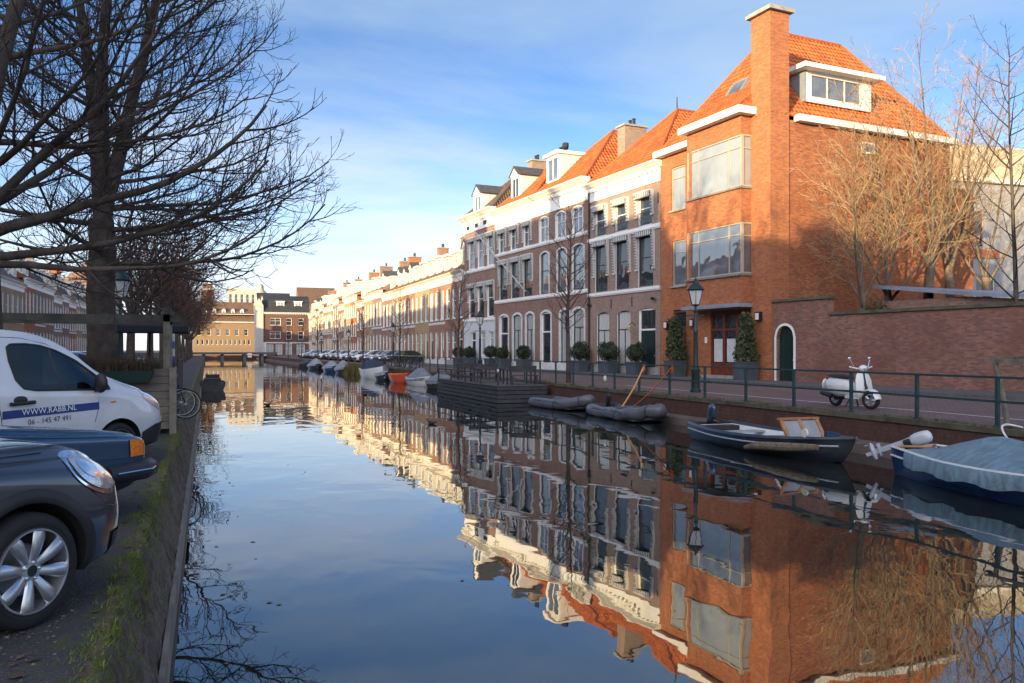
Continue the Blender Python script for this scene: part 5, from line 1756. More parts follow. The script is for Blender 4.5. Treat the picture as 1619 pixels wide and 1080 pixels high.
# ---------- white panel van ----------
VAN = car_root('parked_van', (-1.18, 13.45), 'white panel van with blue lettering stripe on its front door', 'van', R(49))
PW = carpaint('white_van_paint', (.62,.63,.65), .3, 0)
st = [(.00,.30,.42,.58,.80,.90,.56,.66,.62,.50,.02),
      (.08,.24,.40,.62,.88,1.00,.72,.82,.77,.60,.03),
      (.30,.22,.40,.66,.98,1.12,.84,.92,.86,.66,.04),
      (.70,.22,.40,.68,1.08,1.24,.89,.955,.91,.72,.05),
      (1.10,.22,.40,.70,1.14,1.40,.90,.96,.93,.74,.05),
      (1.60,.22,.40,.70,1.16,1.72,.90,.96,.94,.76,.05),
      (2.05,.22,.40,.70,1.18,1.89,.90,.96,.94,.77,.05),
      (2.60,.22,.40,.70,1.20,1.94,.90,.96,.945,.78,.05),
      (3.60,.22,.40,.70,1.20,1.95,.90,.96,.945,.79,.05),
      (4.60,.22,.40,.70,1.20,1.95,.90,.96,.945,.79,.05),
      (4.92,.26,.42,.70,1.20,1.92,.88,.94,.92,.78,.04),
      (5.00,.34,.46,.70,1.20,1.86,.82,.9,.88,.74,.02)]
CB = CarBody(st)
mb = MB(); CB.mesh(mb); body = mb.build('body', [PW], VAN, fix=True)
cut_arches(body, [(.95,.335),(4.05,.335)], .40, .42, .98, ARCHD)
win_top = poly_fn([(1.08,1.20),(1.35,1.43),(1.6,1.59),(1.85,1.70),(2.05,1.755),(2.25,1.775),(2.44,1.77),(2.50,1.73)])
win_bot = poly_fn([(1.08,1.155),(1.5,1.165),(2.2,1.19),(2.36,1.22),(2.45,1.34),(2.50,1.62)])
# the cab is open between its two side windows
cut = MB()
lp_ = [(1.10+1.39*i/24, win_bot(1.10+1.39*i/24)) for i in range(25)]+[(2.49-1.39*i/24, win_top(2.49-1.39*i/24)) for i in range(25)]
cut.prism(lp_[::-1], lambda p, q: (p,-1.2,q), lambda p, q: (p,1.2,q))
cut.box(1.13,1.86,-.64,.64,1.24,2.3)
CABIN = plain('cab_lining', (.10,.105,.11), .9)
co = bpy.data.objects.new('cut', cut.mesh('cut', [CABIN])); COL.objects.link(co); co.parent = VAN
body.data.materials.append(CABIN)
md = body.modifiers.new('b', 'BOOLEAN'); md.operation = 'DIFFERENCE'; md.object = co; md.solver = 'EXACT'
try: md.material_mode = 'TRANSFER'
except Exception: pass
bpy.context.view_layer.update()
me = bpy.data.meshes.new_from_object(body.evaluated_get(bpy.context.evaluated_depsgraph_get()))
body.modifiers.clear(); body.data = me; me.name = 'body'; bpy.data.objects.remove(co)
me.polygons.foreach_set('use_smooth', [True]*len(me.polygons)); me.set_sharp_from_angle(angle=R(38))
M = Mat('thin_tinted_glass')
tr = M.n('ShaderNodeBsdfTransparent'); tr.inputs[0].default_value = (.55,.68,.62,1)
gs = M.n('ShaderNodeBsdfGlossy'); gs.inputs['Roughness'].default_value = .02
fr_ = M.n('ShaderNodeFresnel'); fr_.inputs['IOR'].default_value = 1.6
mx = M.n('ShaderNodeMixShader'); M.l(fr_.outputs[0], mx.inputs[0]); M.l(tr.outputs[0], mx.inputs[1]); M.l(gs.outputs[0], mx.inputs[2]); M.l(mx.outputs[0], M.out.inputs['Surface'])
THIN = M.m
for sy in (.42, -.42):
    f = MB()
    f.loft([[(2.26+dx, sy+w*cos(2*pi*i/12), z+.0*i) if False else (x+.07*cos(2*pi*i/12), sy+w*sin(2*pi*i/12), z) for i in range(12)] for (x,w,z,dx) in ((2.18,.24,1.12,0),(2.27,.24,1.35,0),(2.32,.20,1.46,0),(2.33,.11,1.50,0),(2.345,.13,1.56,0),(2.35,.13,1.68,0),(2.35,.06,1.71,0))],0,True,True,True)
    f.build('cab_seat', plain('seat_cloth', (.035,.037,.042), .9), VAN, smooth=True, sharp=60)
f = MB(); f.tube([(1.66+.05*sin(2*pi*i/20), -.42+.19*cos(2*pi*i/20), 1.22+.17*sin(2*pi*i/20)) for i in range(21)], .016, 6, caps=False); f.build('steering_wheel', BLACKP, VAN, smooth=True)
for sd in (1,-1):
    f = MB()
    loop = [(1.10+1.39*i/30, win_bot(1.10+1.39*i/30)) for i in range(31)]+[(2.49-1.39*i/30, win_top(2.49-1.39*i/30)) for i in range(31)]
    f.tube([(x, sd*(CB.y_at(x,z)+.002), z) for x, z in loop+loop[:1]], .016, 5, caps=False); dw = f.build('window_seal', BLACKP, VAN, smooth=True)
    f = MB(); CB.patch(f, 1.10, 2.49, win_bot, win_top, .006, 40, 8, 0, sd); f.build('door_window', THIN, dw, smooth=True)
    f = MB(); CB.seam(f, [(1.80,1.175),(1.88,1.42),(1.92,1.71)], .014, sd); f.build('window_bar', BLACKP, dw)
f = MB()
for sd in (1,-1):
    CB.seam(f, [(2.62,.30),(2.63,.6),(2.66,.9),(2.72,1.2),(2.73,1.55),(2.66,1.86)], .006, sd)
    CB.seam(f, [(2.84,.30),(2.84,1.2),(2.80,1.90)], .008, sd)
    CB.seam(f, [(1.36,.72),(1.30,.9),(1.28,1.14)], .005, sd)
    CB.seam(f, [(2.66,1.86),(2.3,1.85),(1.95,1.78),(1.5,1.56),(1.08,1.235)], .004, sd)
f.build('panel_gap', BLACKM, VAN)
f = MB()
CB.patch(f, 1.29, 2.645, lambda x:.855+.03*(2.65-x)/1.36, lambda x:.955+.03*(2.65-x)/1.36, .0035, 16, 3)
f.build('blue_stripe', plain('blue_stripe', (.012,.035,.19), .4), VAN, smooth=True)
def flank_text(body_txt, size, x_mid, z_mid, slope, mat, name, off=.006):
    cu = bpy.data.curves.new('t', 'FONT'); cu.body = body_txt; cu.size = size; cu.align_x = 'CENTER'; cu.resolution_u = 2
    to = bpy.data.objects.new('t', cu); COL.objects.link(to); bpy.context.view_layer.update()
    me = bpy.data.meshes.new_from_object(to.evaluated_get(bpy.context.evaluated_depsgraph_get()))
    bpy.data.objects.remove(to)
    me.materials.clear(); me.materials.append(mat); me.name = name
    for v in me.vertices:
        x = x_mid - v.co.x; z = z_mid + v.co.y + slope*v.co.x
        v.co = (x, CB.y_at(x, z)+off, z)
    return link(name, me, VAN)
flank_text('WWW.RABB.NL', .105, 2.02, .897, .022, WHITE, 'web_address')
flank_text('06 - 145 47 491', .095, 2.02, .772, .022, plain('dark_lettering', (.05,.05,.06), .5), 'phone_number')
f = MB(); f.tube([(2.56,CB.y_at(2.5,1.04)+.03,1.035),(2.25,CB.y_at(2.25,1.04)+.035,1.045)], .024, 8); f.ell((2.41,CB.y_at(2.4,1.08)-.005,1.08),(.10,.02,.05),12,8)
f.build('door_handle', BLACKP, VAN, smooth=True)
for sd in (1,-1):
    f = MB(); f.ell((1.36, sd*1.06, 1.25), (.06,.10,.135), 14, 10); f.bar((1.28,sd*.90,1.16),(1.34,sd*1.02,1.17),.1,.07); f.build('door_mirror', BLACKP, VAN, smooth=True)
    f = MB(); CB.patch(f, .10, .50, poly_fn([(.10,.78),(.3,.86),(.5,1.0)]), poly_fn([(.10,.93),(.25,1.02),(.5,1.11)]), .008, 14, 6, 0, sd); f.build('headlight', HLGLASS, VAN, smooth=True)
    f = MB(); CB.patch(f, .02, .555, lambda x:.25, poly_fn([(.02,.62),(.3,.60),(.555,.50)]), .014, 14, 5, 0, sd); f.build('bumper', BLACKP, VAN, smooth=True)
f = MB(); f.box(-.03,.05,-.58,.58,.30,.62); f.box(-.04,.04,-.5,.5,.66,.80); f.build('grille', BLACKP, VAN)
f = MB(); f.loft([[(x, y, CB.top_at(x,y)+.008) for y in [-.66+.132*k for k in range(11)]] for x in (1.02,1.2,1.45,1.7,1.9)]); f.build('windscreen', THIN, VAN, smooth=True)
f = MB(); f.box(1.02,1.10,CB.y_at(1.05,.98)-.01,CB.y_at(1.05,.98)+.012,.965,.985); f.build('side_repeater', AMBER, VAN)
f = MB()
for x in (2.75,4.2):
    f.bar((x,-.78,2.12),(x,.78,2.12),.05,.04)
    for sd in (1,-1): f.bar((x,sd*.72,1.93),(x,sd*.72,2.10),.06,.04)
f.tube([(2.45,.62,2.16),(4.8,.62,2.16)], .05, 8); f.tube([(2.45,.35,2.16),(4.8,.35,2.16)], .035, 8)
f.build('roof_rack', plain('grey_alu', (.42,.43,.45), .4, metal=.5), VAN)
f = MB(); CB.patch(f, 2.95, 4.7, lambda x:.74, lambda x:1.62, .002, 6, 6); f.build('cargo_panel', PW, VAN, smooth=True)
for (ax_, sd) in ((.95,1),(.95,-1),(4.05,1),(4.05,-1)): wheel(VAN, ax_, sd*.845, .335, .335, .205, 'plain', 0, sd)

VAN.scale = (1, 1, .95)
# ---------- ordinary parked cars further off ----------
PC = {'black': carpaint('black_paint', (.012,.012,.014)), 'silver': carpaint('silver_paint', (.42,.43,.45), .3, .6), 'white': carpaint('white_paint_car', (.68,.68,.68)), 'navy': carpaint('navy_paint', (.012,.022,.055)), 'red': carpaint('dark_red_paint', (.16,.018,.015)), 'grey': carpaint('grey_paint', (.11,.115,.12), .3, .5)}
st = [(.00,.34,.42,.52,.66,.72,.55,.66,.62,.5,.01),(.12,.26,.36,.54,.76,.84,.74,.82,.78,.62,.02),(.6,.22,.34,.56,.86,.96,.8,.87,.85,.70,.03),(1.1,.22,.34,.58,.92,1.02,.8,.88,.86,.70,.04),
      (1.75,.22,.34,.6,.95,1.40,.8,.88,.86,.60,.05),(2.4,.22,.34,.6,.96,1.48,.8,.88,.86,.58,.05),(3.3,.22,.34,.6,.97,1.44,.8,.88,.86,.57,.05),(3.95,.26,.36,.6,.95,1.2,.78,.85,.82,.56,.03),(4.15,.34,.42,.6,.85,.95,.66,.74,.70,.5,.01)]
CB = CarBody(st, 5)
def simple_car(paint):
    root = empty('parked_car')
    mb = MB(); CB.mesh(mb); b = mb.build('body', [paint], root, smooth=True, sharp=50, fix=True)
    f = MB()
    for sd in (1,-1):
        CB.patch(f, 1.35, 2.3, lambda x:.98, poly_fn([(1.35,1.0),(1.75,1.32),(2.3,1.42)]), .008, 8, 4, 0, sd); CB.patch(f, 2.38, 3.7, lambda x:.99, poly_fn([(2.38,1.42),(3.2,1.39),(3.7,1.2)]), .008, 8, 4, 0, sd)
    f.loft([[(x, y, CB.top_at(x,y)+.012) for y in [-.6+.12*k for k in range(11)]] for x in (1.15,1.4,1.6,1.75)])
    f.loft([[(x, y, CB.top_at(x,y)+.012) for y in [-.5+.1*k for k in range(11)]] for x in (3.5,3.7,3.9)])
    f.build('windows', CARGLASS, root, smooth=True)
    for sd in (1,-1):
        f = MB(); CB.patch(f, .05, .35, lambda x:.64, lambda x:.78, .012, 8, 3, 0, sd); f.build('headlight', HLGLASS, root, smooth=True)
        f = MB(); CB.patch(f, 3.95, 4.12, lambda x:.75, lambda x:.95, .012, 6, 3, 0, sd); f.build('tail_light', REDL, root, smooth=True)
        f = MB(); f.ell((1.45,sd*.98,1.02),(.06,.1,.07),8,6); f.build('door_mirror', BLACKP, root, smooth=True)
    f = MB(); f.box(-.02,.03,-.5,.5,.36,.60); f.build('grille', BLACKP, root)
    for (x, sd) in ((.82,1),(.82,-1),(3.38,1),(3.38,-1)):
        w = MB(); ax = Matrix(((1,0,0),(0,0,sd),(0,1,0))).to_3x3()
        w.lathe([(.20,-.08),(.30,-.1),(.325,-.06),(.325,.08),(.30,.115),(.23,.12)], 20, (0,0,0), 0, ax, caps=False); w.lathe([(.23,.118),(.14,.10),(0,.105)], 20, (0,0,0), 1, ax, caps=False)
        w.build('wheel', [RUBBER, SILVERG], root, (x, sd*.80, .325), smooth=True)
    return root
protos = {}
def put_car(kind, loc, rz, label, group):
    if kind not in protos:
        o = protos[kind] = simple_car(PC[kind])
    else: o = copy_tree(protos[kind])
    place(o, loc, rz, label, group); o['category'] = 'car'
    return o
CN = {'black':'black','silver':'silver','white':'white','navy':'navy blue','red':'dark red','grey':'grey'}
seq = ['black','black','silver','navy','white','black','silver','white','grey','silver','black','white','navy','silver','black','grey','white','black']
for i, kd in enumerate(seq):
    yy = 83+i*4.3
    put_car(kd, (quay_x(yy)+1.5, yy, .02), R(12), f'{CN[kd]} car parked nose towards the water, {ordinal(i)} in the right quay row', 'cars parked along the right quay')
seq = ['white','black','grey','navy','silver','red','white','black','grey','silver']
for i, kd in enumerate(seq):
    yy = 27.5+i*4.6
    put_car(kd, (-6.2 if i < 2 else -4.6, yy, 0), R(226), f'{CN[kd]} car parked under the left bank trees, {ordinal(i)} beyond the planter', 'cars parked along the left bank')
# ---------------------------------------------------------------- boats (x forward to the bow, z up from the water)
def hull_rows(L, B, free, bowrise, n=22, full=.5, stern=.8, draft=.28, bowp=2.2):
    rows = []
    for i in range(n+1):
        t = i/n                      # 0 stern, 1 bow
        if t < full: b = stern+(1-stern)*sin(t/full*pi/2)
        else: b = max(.015, (1-((t-full)/(1-full))**bowp))
        b = b*B/2
        z = free + bowrise*max(0,(t-.35)/.65)**2 + .06*max(0,(.25-t)/.25)
        k = -draft*(1-max(0,(t-.75)/.25)**2)
        rows.append((t*L, b, z, k))
    return rows
def hull(parent, rows, mat, inner, rim, name='hull', floor=.02, thick=.05, strake=None):
    f = MB()
    secs = []
    Lh = rows[-1][0]
    for x, b, z, k in rows:
        q = (x/Lh)**4; x1 = x-.16*q; x2 = x-.42*q; x3 = x-.6*q
        secs.append([(x,-b,z),(x1,-b*.95,z*.55),(x2,-b*.82,.02),(x3,-b*.5,k*.8),(x3,0,k),(x3,b*.5,k*.8),(x2,b*.82,.02),(x1,b*.95,z*.55),(x,b,z)])
    f.loft(secs, 0, False, True, True)
    o = f.build(name, mat, parent, smooth=True, sharp=50)
    g = MB(); secs = []
    for x, b, z, k in rows[1:-3]:
        bi = max(.004, b-thick)
        ks = (x/Lh)**4; fl = floor+(z-floor)*.6*ks
        secs.append([(x,-bi,z),(x,-bi*.9,z*.5+fl*.5),(x,-bi*.7,fl),(x,0,fl),(x,bi*.7,fl),(x,bi*.9,z*.5+fl*.5),(x,bi,z)])
    g.loft(secs, 0, False, True, True); g.build('interior', inner, parent, smooth=True, sharp=50)
    r = MB()
    for sd in (1,-1):
        r.tube([(x, sd*max(.0,b-thick*.5), z+.012) for x, b, z, k in rows], thick*.62, 6)
    r.bar((rows[0][0]+.03,-rows[0][1],rows[0][2]),(rows[0][0]+.03,rows[0][1],rows[0][2]),.07,.07)
    r.build('gunwale', rim, parent, smooth=True)
    if strake:
        r = MB()
        for sd in (1,-1): r.tube([(x-.09*(x/rows[-1][0])**4, sd*(b*.975+.005), z*.72) for x, b, z, k in rows[:-1]], .022, 6)
        r.build('rubbing_strake', strake, parent, smooth=True)
    return o
def cover(parent, rows, mat, ridge, over=.04, drop=.16, name='cover', folds=26, seed=1, peaks=None):
    rnd = random.Random(seed); f = MB(); secs = []
    N = len(rows)
    # resample finely so the cloth can carry folds
    R2 = []
    M_ = 70
    for i in range(M_+1):
        t = i/M_*(N-1); a = min(int(t), N-2); q = t-a
        R2.append(tuple(rows[a][c]*(1-q)+rows[a+1][c]*q for c in range(4)))
    L = rows[-1][0]
    for i, (x, b, z, k) in enumerate(R2):
        t = x/L
        h = ridge(t)
        fo = .018*sin(t*folds*6.28+seed)+.012*sin(t*folds*14.3)
        row = []
        for sd in (-1,1):
            side = [(b+over+fo*.9, z-drop+.03*sin(t*40+sd)), (b+over*.8+fo*.5, z-.02), (b*.90, z+.05+h*.10), (b*.66, z+.06+h*.38-.02*abs(sin(t*11))), (b*.36, z+.06+h*.72), (b*.12, z+.06+h*.96)]
            pts = [(x, sd*max(.01,yy), zz) for yy, zz in side]
            row += pts if sd < 0 else pts[::-1]
        secs.append(row)
    f.loft(secs, 0, False, True, True)
    return f.build(name, mat, parent, smooth=True, sharp=70)
def cloth(name, c, rough=.65):
    M = Mat(name); tc = M.tc()
    n = M.noise(tc, 2.2, 6, .65, 1.0); d = M.noise(tc, 9, 5, .7)
    cc = M.mix(M.rng(n, .35, .7), tuple(x*.75 for x in c), tuple(min(1,x*1.2) for x in c))
    cc = M.mix(M.rng(d, .55, .8, 0, .35), cc, (.16,.16,.14))
    M.col(cc).set(rough=rough, spec=.4)
    w = M.n('ShaderNodeTexWave'); w.inputs['Scale'].default_value = 1.6; w.inputs['Distortion'].default_value = 9; w.inputs['Detail'].default_value = 3; M.l(tc, w.inputs['Vector'])
    M.bump(M.math('ADD', M.math('MULTIPLY', w.outputs['Fac'], .25), M.math('MULTIPLY', n, 1.5)), .7, .05)
    return M.m
def outboard(parent, p, tilt, rz, col, leg, s=1.0, name='outboard_motor', swing=0.0):
    """small outboard motor, tilted up; leg points back (-x)"""
    o = empty(name, p, rz); o.parent = parent; o.rotation_euler = (0, -tilt, rz); o.scale = (s,s,s)
    CHILDREN.setdefault(parent.name, []).append(o)
    f = MB()
    secs = []
    for (z, a, b) in ((.22,.06,.05),(.27,.10,.075),(.36,.12,.085),(.52,.12,.08),(.62,.10,.07),(.66,.05,.035)):
        secs.append([(.02+a*cos(2*pi*i/14)*1.15, b*sin(2*pi*i/14), z) for i in range(14)])
    f.loft(secs, 0, True, True, True); f.build('cowling', col, o, smooth=True, sharp=50)
    g = MB(); g.lathe([(.075,.10),(.085,.14),(.085,.235),(.07,.25)], 12, (.02,0,0)); g.build('powerhead', BLACKP, o, smooth=True, sharp=40); g = MB()
    g.loft([[(x0,-w,z),(x1,-w,z),(x1,w,z),(x0,w,z)] for (z,x0,x1,w) in ((.30,-.08,.08,.05),(.1,-.06,.06,.04),(-.35,-.05,.05,.032),(-.50,-.05,.06,.03))], 0, True, True, True)
    g.lathe([(.01,-.22),(.05,-.14),(.055,.05),(.03,.14)], 10, (.02,0,-.55), 0, Matrix(((0,0,1),(0,1,0),(-1,0,0))))
    g.box(-.14,.12,-.07,.07,-.42,-.40); g.box(-.02,.05,-.012,.012,-.72,-.55)
    for i in range(3):
        a = 2*pi*i/3; g.add([(-.16,.03*cos(a),-.55+.03*sin(a)),(-.18,.13*cos(a+.4),-.55+.13*sin(a+.4)),(-.16,.14*cos(a-.3),-.55+.14*sin(a-.3))],[(0,1,2)])
    g.build('leg', leg, o, smooth=True, sharp=35)
    h = MB(); h.box(.06,.16,-.09,.09,.0,.24); h.bar((.12,0,.32),(.55,.05,.40),.035,.035); h.build('clamp', BLACKM, o)
    return o
def boat_at(name, x, y, head, label, cat='boat', group=None):
    return empty(name, (x, y, WATER_Z), head, label, cat, group)

NAVYH = plain('navy_hull', (.022,.030,.042), .3, vary=.35, coat=.4)
BLUEH = plain('blue_hull', (.014,.045,.13), .25, vary=.2, coat=.5)
WHITEH = plain('white_hull', (.66,.67,.66), .3, vary=.1, coat=.4)
GREYI = plain('grey_inside', (.30,.31,.32), .6, vary=.2)
TEAK = plain('teak', (.36,.17,.07), .45, vary=.35, scale=6)
# 1 covered blue boat at the right edge
B1 = boat_at('covered_boat', 13.55, 12.75, R(-97), 'blue boat under a faded light blue tarpaulin with a tilted pale outboard motor')
rows = hull_rows(6.8, 2.05, .50, .28, full=.40, stern=.52)
hull(B1, rows, BLUEH, GREYI, WHITEH, strake=WHITEH)
TARP = cloth('faded_blue_tarpaulin', (.15,.24,.29), .6)
def ridge1(t):
    if t < .12: return .0
    if t < .30: return .42*((t-.12)/.18)**.8
    return .42-.16*(t-.30)/.7+.05*sin(t*9)
cover(B1, rows[2:], TARP, ridge1, .05, .26, seed=2)
f = MB(); f.tube([(rows[0][0]+.05,-rows[0][1]*.9,.58),(rows[0][0]+.5,0,.60),(rows[0][0]+.05,rows[0][1]*.9,.58)], .03, 6); f.build('stern_board', TEAK, B1)
outboard(B1, (-.10,-.25,.60), R(-68), R(32), plain('pale_grey_cowl', (.50,.53,.56), .3, coat=.5), plain('pale_grey_leg', (.42,.46,.52), .4), 1.0)
# 2 open sloop
B2 = boat_at('open_sloop', 13.5, 19.9, R(-92.5), 'navy open sloop with white inside and slatted wooden backrests, moored below the scooter')
rows = hull_rows(5.9, 1.95, .38, .20, full=.42, stern=.72)
hull(B2, rows, NAVYH, WHITEH, NAVYH, floor=.06, thick=.10, strake=plain('strake_grey', (.35,.38,.42), .4))
f = MB()
for x in (1.2, 2.6): f.box(x,x+.34,-.78,.78,.30,.34)
f.build('thwart', GREYI, B2)
f = MB()
for k in range(3):
    y = -.55+.5*k
    f.bar((4.35,y,.42),(4.02,y,.88),.09,.05)
f.bar((4.02,-.62,.89),(4.02,.52,.89),.09,.05); f.bar((4.34,-.62,.44),(4.34,.52,.44),.06,.05)
f.build('wooden_backrest', TEAK, B2)
f = MB(); f.add([(4.30,-.55,.48),(4.30,.45,.48),(4.05,.45,.84),(4.05,-.55,.84)],[(0,1,2,3)]); f.build('screen', plain('clear_screen', (.28,.30,.31), .1), B2)
f = MB(); f.tube([(3.2,-.97,.14),(3.7,-.96,.24),(4.6,-.80,.30),(5.3,-.52,.36)],[.05,.10,.105,.07],10); f.build('jute_fender', plain('jute', (.16,.13,.085), .95, vary=.4, scale=12, bump=.5), B2)
f = MB(); f.lathe([(.0,-.02),(.10,-.02),(.10,.02),(.0,.02)], 16, (5.05,-.66,.66), 0, Matrix(((1,0,0),(0,0,-1),(0,1,0)))); f.build('round_fender', CREAM, B2)
f = MB(); f.box(.35,.75,-.5,.5,.28,.42); f.box(2.7,3.1,-.3,.1,.09,.35); f.build('locker', BLACKP, B2)
f = MB(); f.tube([(5.15+.15*cos(q*.7),.15*sin(q*.7),.50+.006*q) for q in range(26)], .035, 6); f.build('mooring_rope_coil', plain('dark_blue_rope', (.02,.04,.09), .9), B2)
outboard(B2, (-.05,.0,.30), R(-18), 0, plain('dark_blue_cowl', (.018,.045,.095), .3, coat=.8), BLACKP, 1.1)
# 3 two inflatable dinghies
PVC = plain('grey_pvc', (.10,.105,.12), .36, vary=.25)
def dinghy(x, y, head, label, L=3.6, W=1.55, folded=False):
    o = boat_at('inflatable_boat', x, y, head, label, 'boat', 'grey inflatable boats by the quay')
    f = MB(); r = .22
    pts = []
    for sd in (1,):
        path = [(-.25,-W/2+r),(L*.25,-W/2+r),(L*.55,-W/2+r),(L*.75,-W*.42+r),(L*.90,-W*.22+r*.6),(L*.97,0),(L*.90,W*.22-r*.6),(L*.75,W*.42-r),(L*.55,W/2-r),(L*.25,W/2-r),(-.25,W/2-r)]
        for k in range((len(path)-1)*4+1):
            a = cr(path, k/4); pts.append((a[0], a[1], .20+.32*max(0,(a[0]/L-.45)/.55)**2 + (.03*sin(k*1.3) if folded else 0)))
    f.tube(pts, [r*.45]+[r]*(len(pts)-2)+[r*.45], 14)
    f.build('tube', PVC, o, smooth=True, sharp=60)
    sm = MB()
    for k in range(8, len(pts)-8, 8):
        d = (Vector(pts[k+1])-Vector(pts[k])).normalized(); sm.tube([Vector(pts[k])-d*.03, Vector(pts[k])+d*.03], r+.006, 14)
    sm.build('seam_band', plain('dark_pvc', (.035,.037,.042), .45), o, smooth=True, sharp=60)
    g = MB(); g.box(.0,L*.8,-W/2+r,W/2-r,.06,.10); g.box(-.02,.05,-W/2+r,W/2-r,.05,.46); g.box(L*.33,L*.33+.24,-W/2+r*.8,W/2-r*.8,.36,.39)
    g.build('floor_and_transom', plain('dark_grey_board', (.06,.062,.068), .7), o)
    h = MB()
    for sd in (1,-1):
        n = 10; q = [(L*.12+L*.55*i/n, sd*(W/2-r+.20), .30+.05*(i % 2)) for i in range(n+1)]
        h.tube(q, .014, 5)
    h.build('grab_line', BLACKP, o)
    return o
dinghy(14.3, 34.0, R(-86), 'grey inflatable boat with pointed bow beside the floating terrace', 4.2, 1.6)
d2 = dinghy(14.55, 28.5, R(-93), 'grey inflatable boat tied by orange straps to the railing', 4.6, 1.6, True)
outboard(d2, (-.08,.1,.28), R(-25), 0, BLACKP, BLACKP, .95)
ORG = plain('orange_strap', (.75,.16,.03), .6)
AMB = plain('amber_strap', (.70,.33,.08), .6)
def strap(p, q, mat, label, w=.13, wrap=True):
    f = MB(); p = Vector(p); q = Vector(q)
    pts = [p.lerp(q, i/6)+Vector((0,0,-.10*sin(pi*i/6))) for i in range(7)]
    for a, b in zip(pts, pts[1:]): f.bar(a, b, w, .012)
    if wrap:
        for k in range(3): f.bar(p+Vector((-.03,-.10+.05*k,.06-.12*k)), p+Vector((.05,.06+.05*k,-.16-.05*k)), .07, .012)
    return tag(f.build('tie_strap', mat), label, 'strap')
rx = lambda y: quay_x(y)+.16
strap((rx(26.9),26.9,.98), (14.5,27.0,-.5), AMB, 'amber tie strap hanging from the railing to the inflatable boat')
strap((rx(24.95),24.95,1.0), (14.4,26.0,-.45), ORG, 'bright orange tie strap running slanting from the railing to the inflatable boat')
# 4 floating terrace
FT = empty('floating_terrace', (12.75, 36.0, WATER_Z), 0, 'dark wooden floating terrace with rails and benches moored at the quay', 'pontoon')
DW = plain('dark_stained_wood', (.040,.042,.045), .7, vary=.4, scale=3)
DW2 = plain('weathered_deck', (.085,.082,.08), .8, vary=.4, scale=4)
f = MB()
for k in range(4): f.box(0,2.55,-.02-.003*k,10.5,.02+.2*k,.19+.2*k)
f.build('float_side', DW, FT)
f = MB()
for k in range(17): f.box(-.04+.155*k, .105+.155*k, -.06, 10.55, .80, .84)
f.build('deck', DW2, FT)
for k,(x0,x1,y) in enumerate(((.9,2.3,1.2),(.3,1.9,4.0),(.6,2.2,7.2))):
    f = MB(); f.box(x0,x1,y,y+.75,1.52,1.57)
    for sx in (x0+.05,x1-.11):
        for sy in (y+.05,y+.62): f.box(sx,sx+.06,sy,sy+.06,.84,1.52)
    o = tag(f.build('terrace_table', DW), f'dark slatted table on the floating terrace, {ordinal(k)} from its near end', 'table', 'tables on the floating terrace')
    o.location = (12.75,36,WATER_Z)
for k,(x0,x1,y) in enumerate(((.9,2.3,.45),(.3,1.9,5.0),(.6,2.2,8.4))):
    f = MB(); f.box(x0,x1,y,y+.34,1.27,1.31); f.box(x0,x1,y+.3,y+.34,1.45,1.75)
    for sx in (x0+.05,x1-.11):
        f.box(sx,sx+.06,y+.02,y+.08,.84,1.27); f.box(sx,sx+.06,y+.27,y+.33,.84,1.75)
    o = tag(f.build('terrace_bench', DW), f'dark bench on the floating terrace, {ordinal(k)} from its near end', 'bench', 'benches on the floating terrace')
    o.location = (12.75,36,WATER_Z)
f = MB()
for y in (0,2.6,5.2,7.8,10.4): f.box(.02,.09,y,y+.07,.84,1.45)
f.box(.02,.09,.07,10.4,1.38,1.44); f.box(.03,.08,.07,10.4,1.12,1.16)
f.build('guard_rail', DW, FT)
# 5 further boats
GREYC = cloth('grey_boat_cover', (.17,.18,.205)); DARKC = cloth('dark_blue_cover', (.025,.045,.075)); WHITEC = cloth('pale_boat_cover', (.27,.285,.32))
def covered(x, y, head, L, Wd, hm, cm, label, ht=.45, seed=3, name='covered_boat'):
    o = boat_at(name, x, y, head, label)
    rows = hull_rows(L, Wd, .45, .25, full=.42, stern=.75); hull(o, rows, hm, GREYI, hm)
    cover(o, rows[1:-2], cm, lambda t: ht*math.sin(min(1,max(0,t*1.05))*pi)**.6, .03, .14, seed=seed)
    return o
covered(14.35, 53.0, R(-92), 4.6, 1.7, DW, GREYC, 'grey boat under a crumpled grey cover beside the floating terrace', .55, 3)
covered(14.3, 58.6, R(-91), 4.8, 1.8, WHITEH, GREYC, 'white hulled boat under a peaked grey cover next to the orange rowing boat', .75, 4)
o = boat_at('rowing_boat', 14.2, 64.3, R(-92), 'bright orange rowing boat')
tag(o, 'bright orange open rowing boat moored between covered boats')
rows = hull_rows(4.7, 1.75, .55, .22, full=.45, stern=.7); hull(o, rows, plain('orange_hull', (.60,.085,.02), .35, coat=.4), plain('orange_inside', (.55,.12,.03), .5), ORG, floor=.2)
f = MB()
for x in (1.0,2.2,3.2): f.box(x,x+.25,-.65,.65,.42,.46)
f.build('thwart', TEAK, o)
o = boat_at('motor_boat', 13.9, 74.5, R(-90), 'white motor boat with a raised dark blue canopy')
rows = hull_rows(6.6, 2.2, .75, .35, full=.42, stern=.8); hull(o, rows, WHITEH, GREYI, WHITEH, floor=.3)
f = MB(); f.loft([[(x,-w,.72),(x,-w*.9,h*.8+.3),(x,0,h+.3),(x,w*.9,h*.8+.3),(x,w,.72)] for (x,w,h) in ((.6,.8,1.0),(1.3,.95,1.35),(2.6,.95,1.4),(3.6,.75,.75),(3.9,.6,.5))],0,False,True,True); f.build('canopy', DARKC, o, smooth=True, sharp=60)
covered(13.9, 68.6, R(-90), 2.8, 1.5, NAVYH, WHITEC, 'small navy boat with pale cover between orange boat and motor boat', .25, 5)
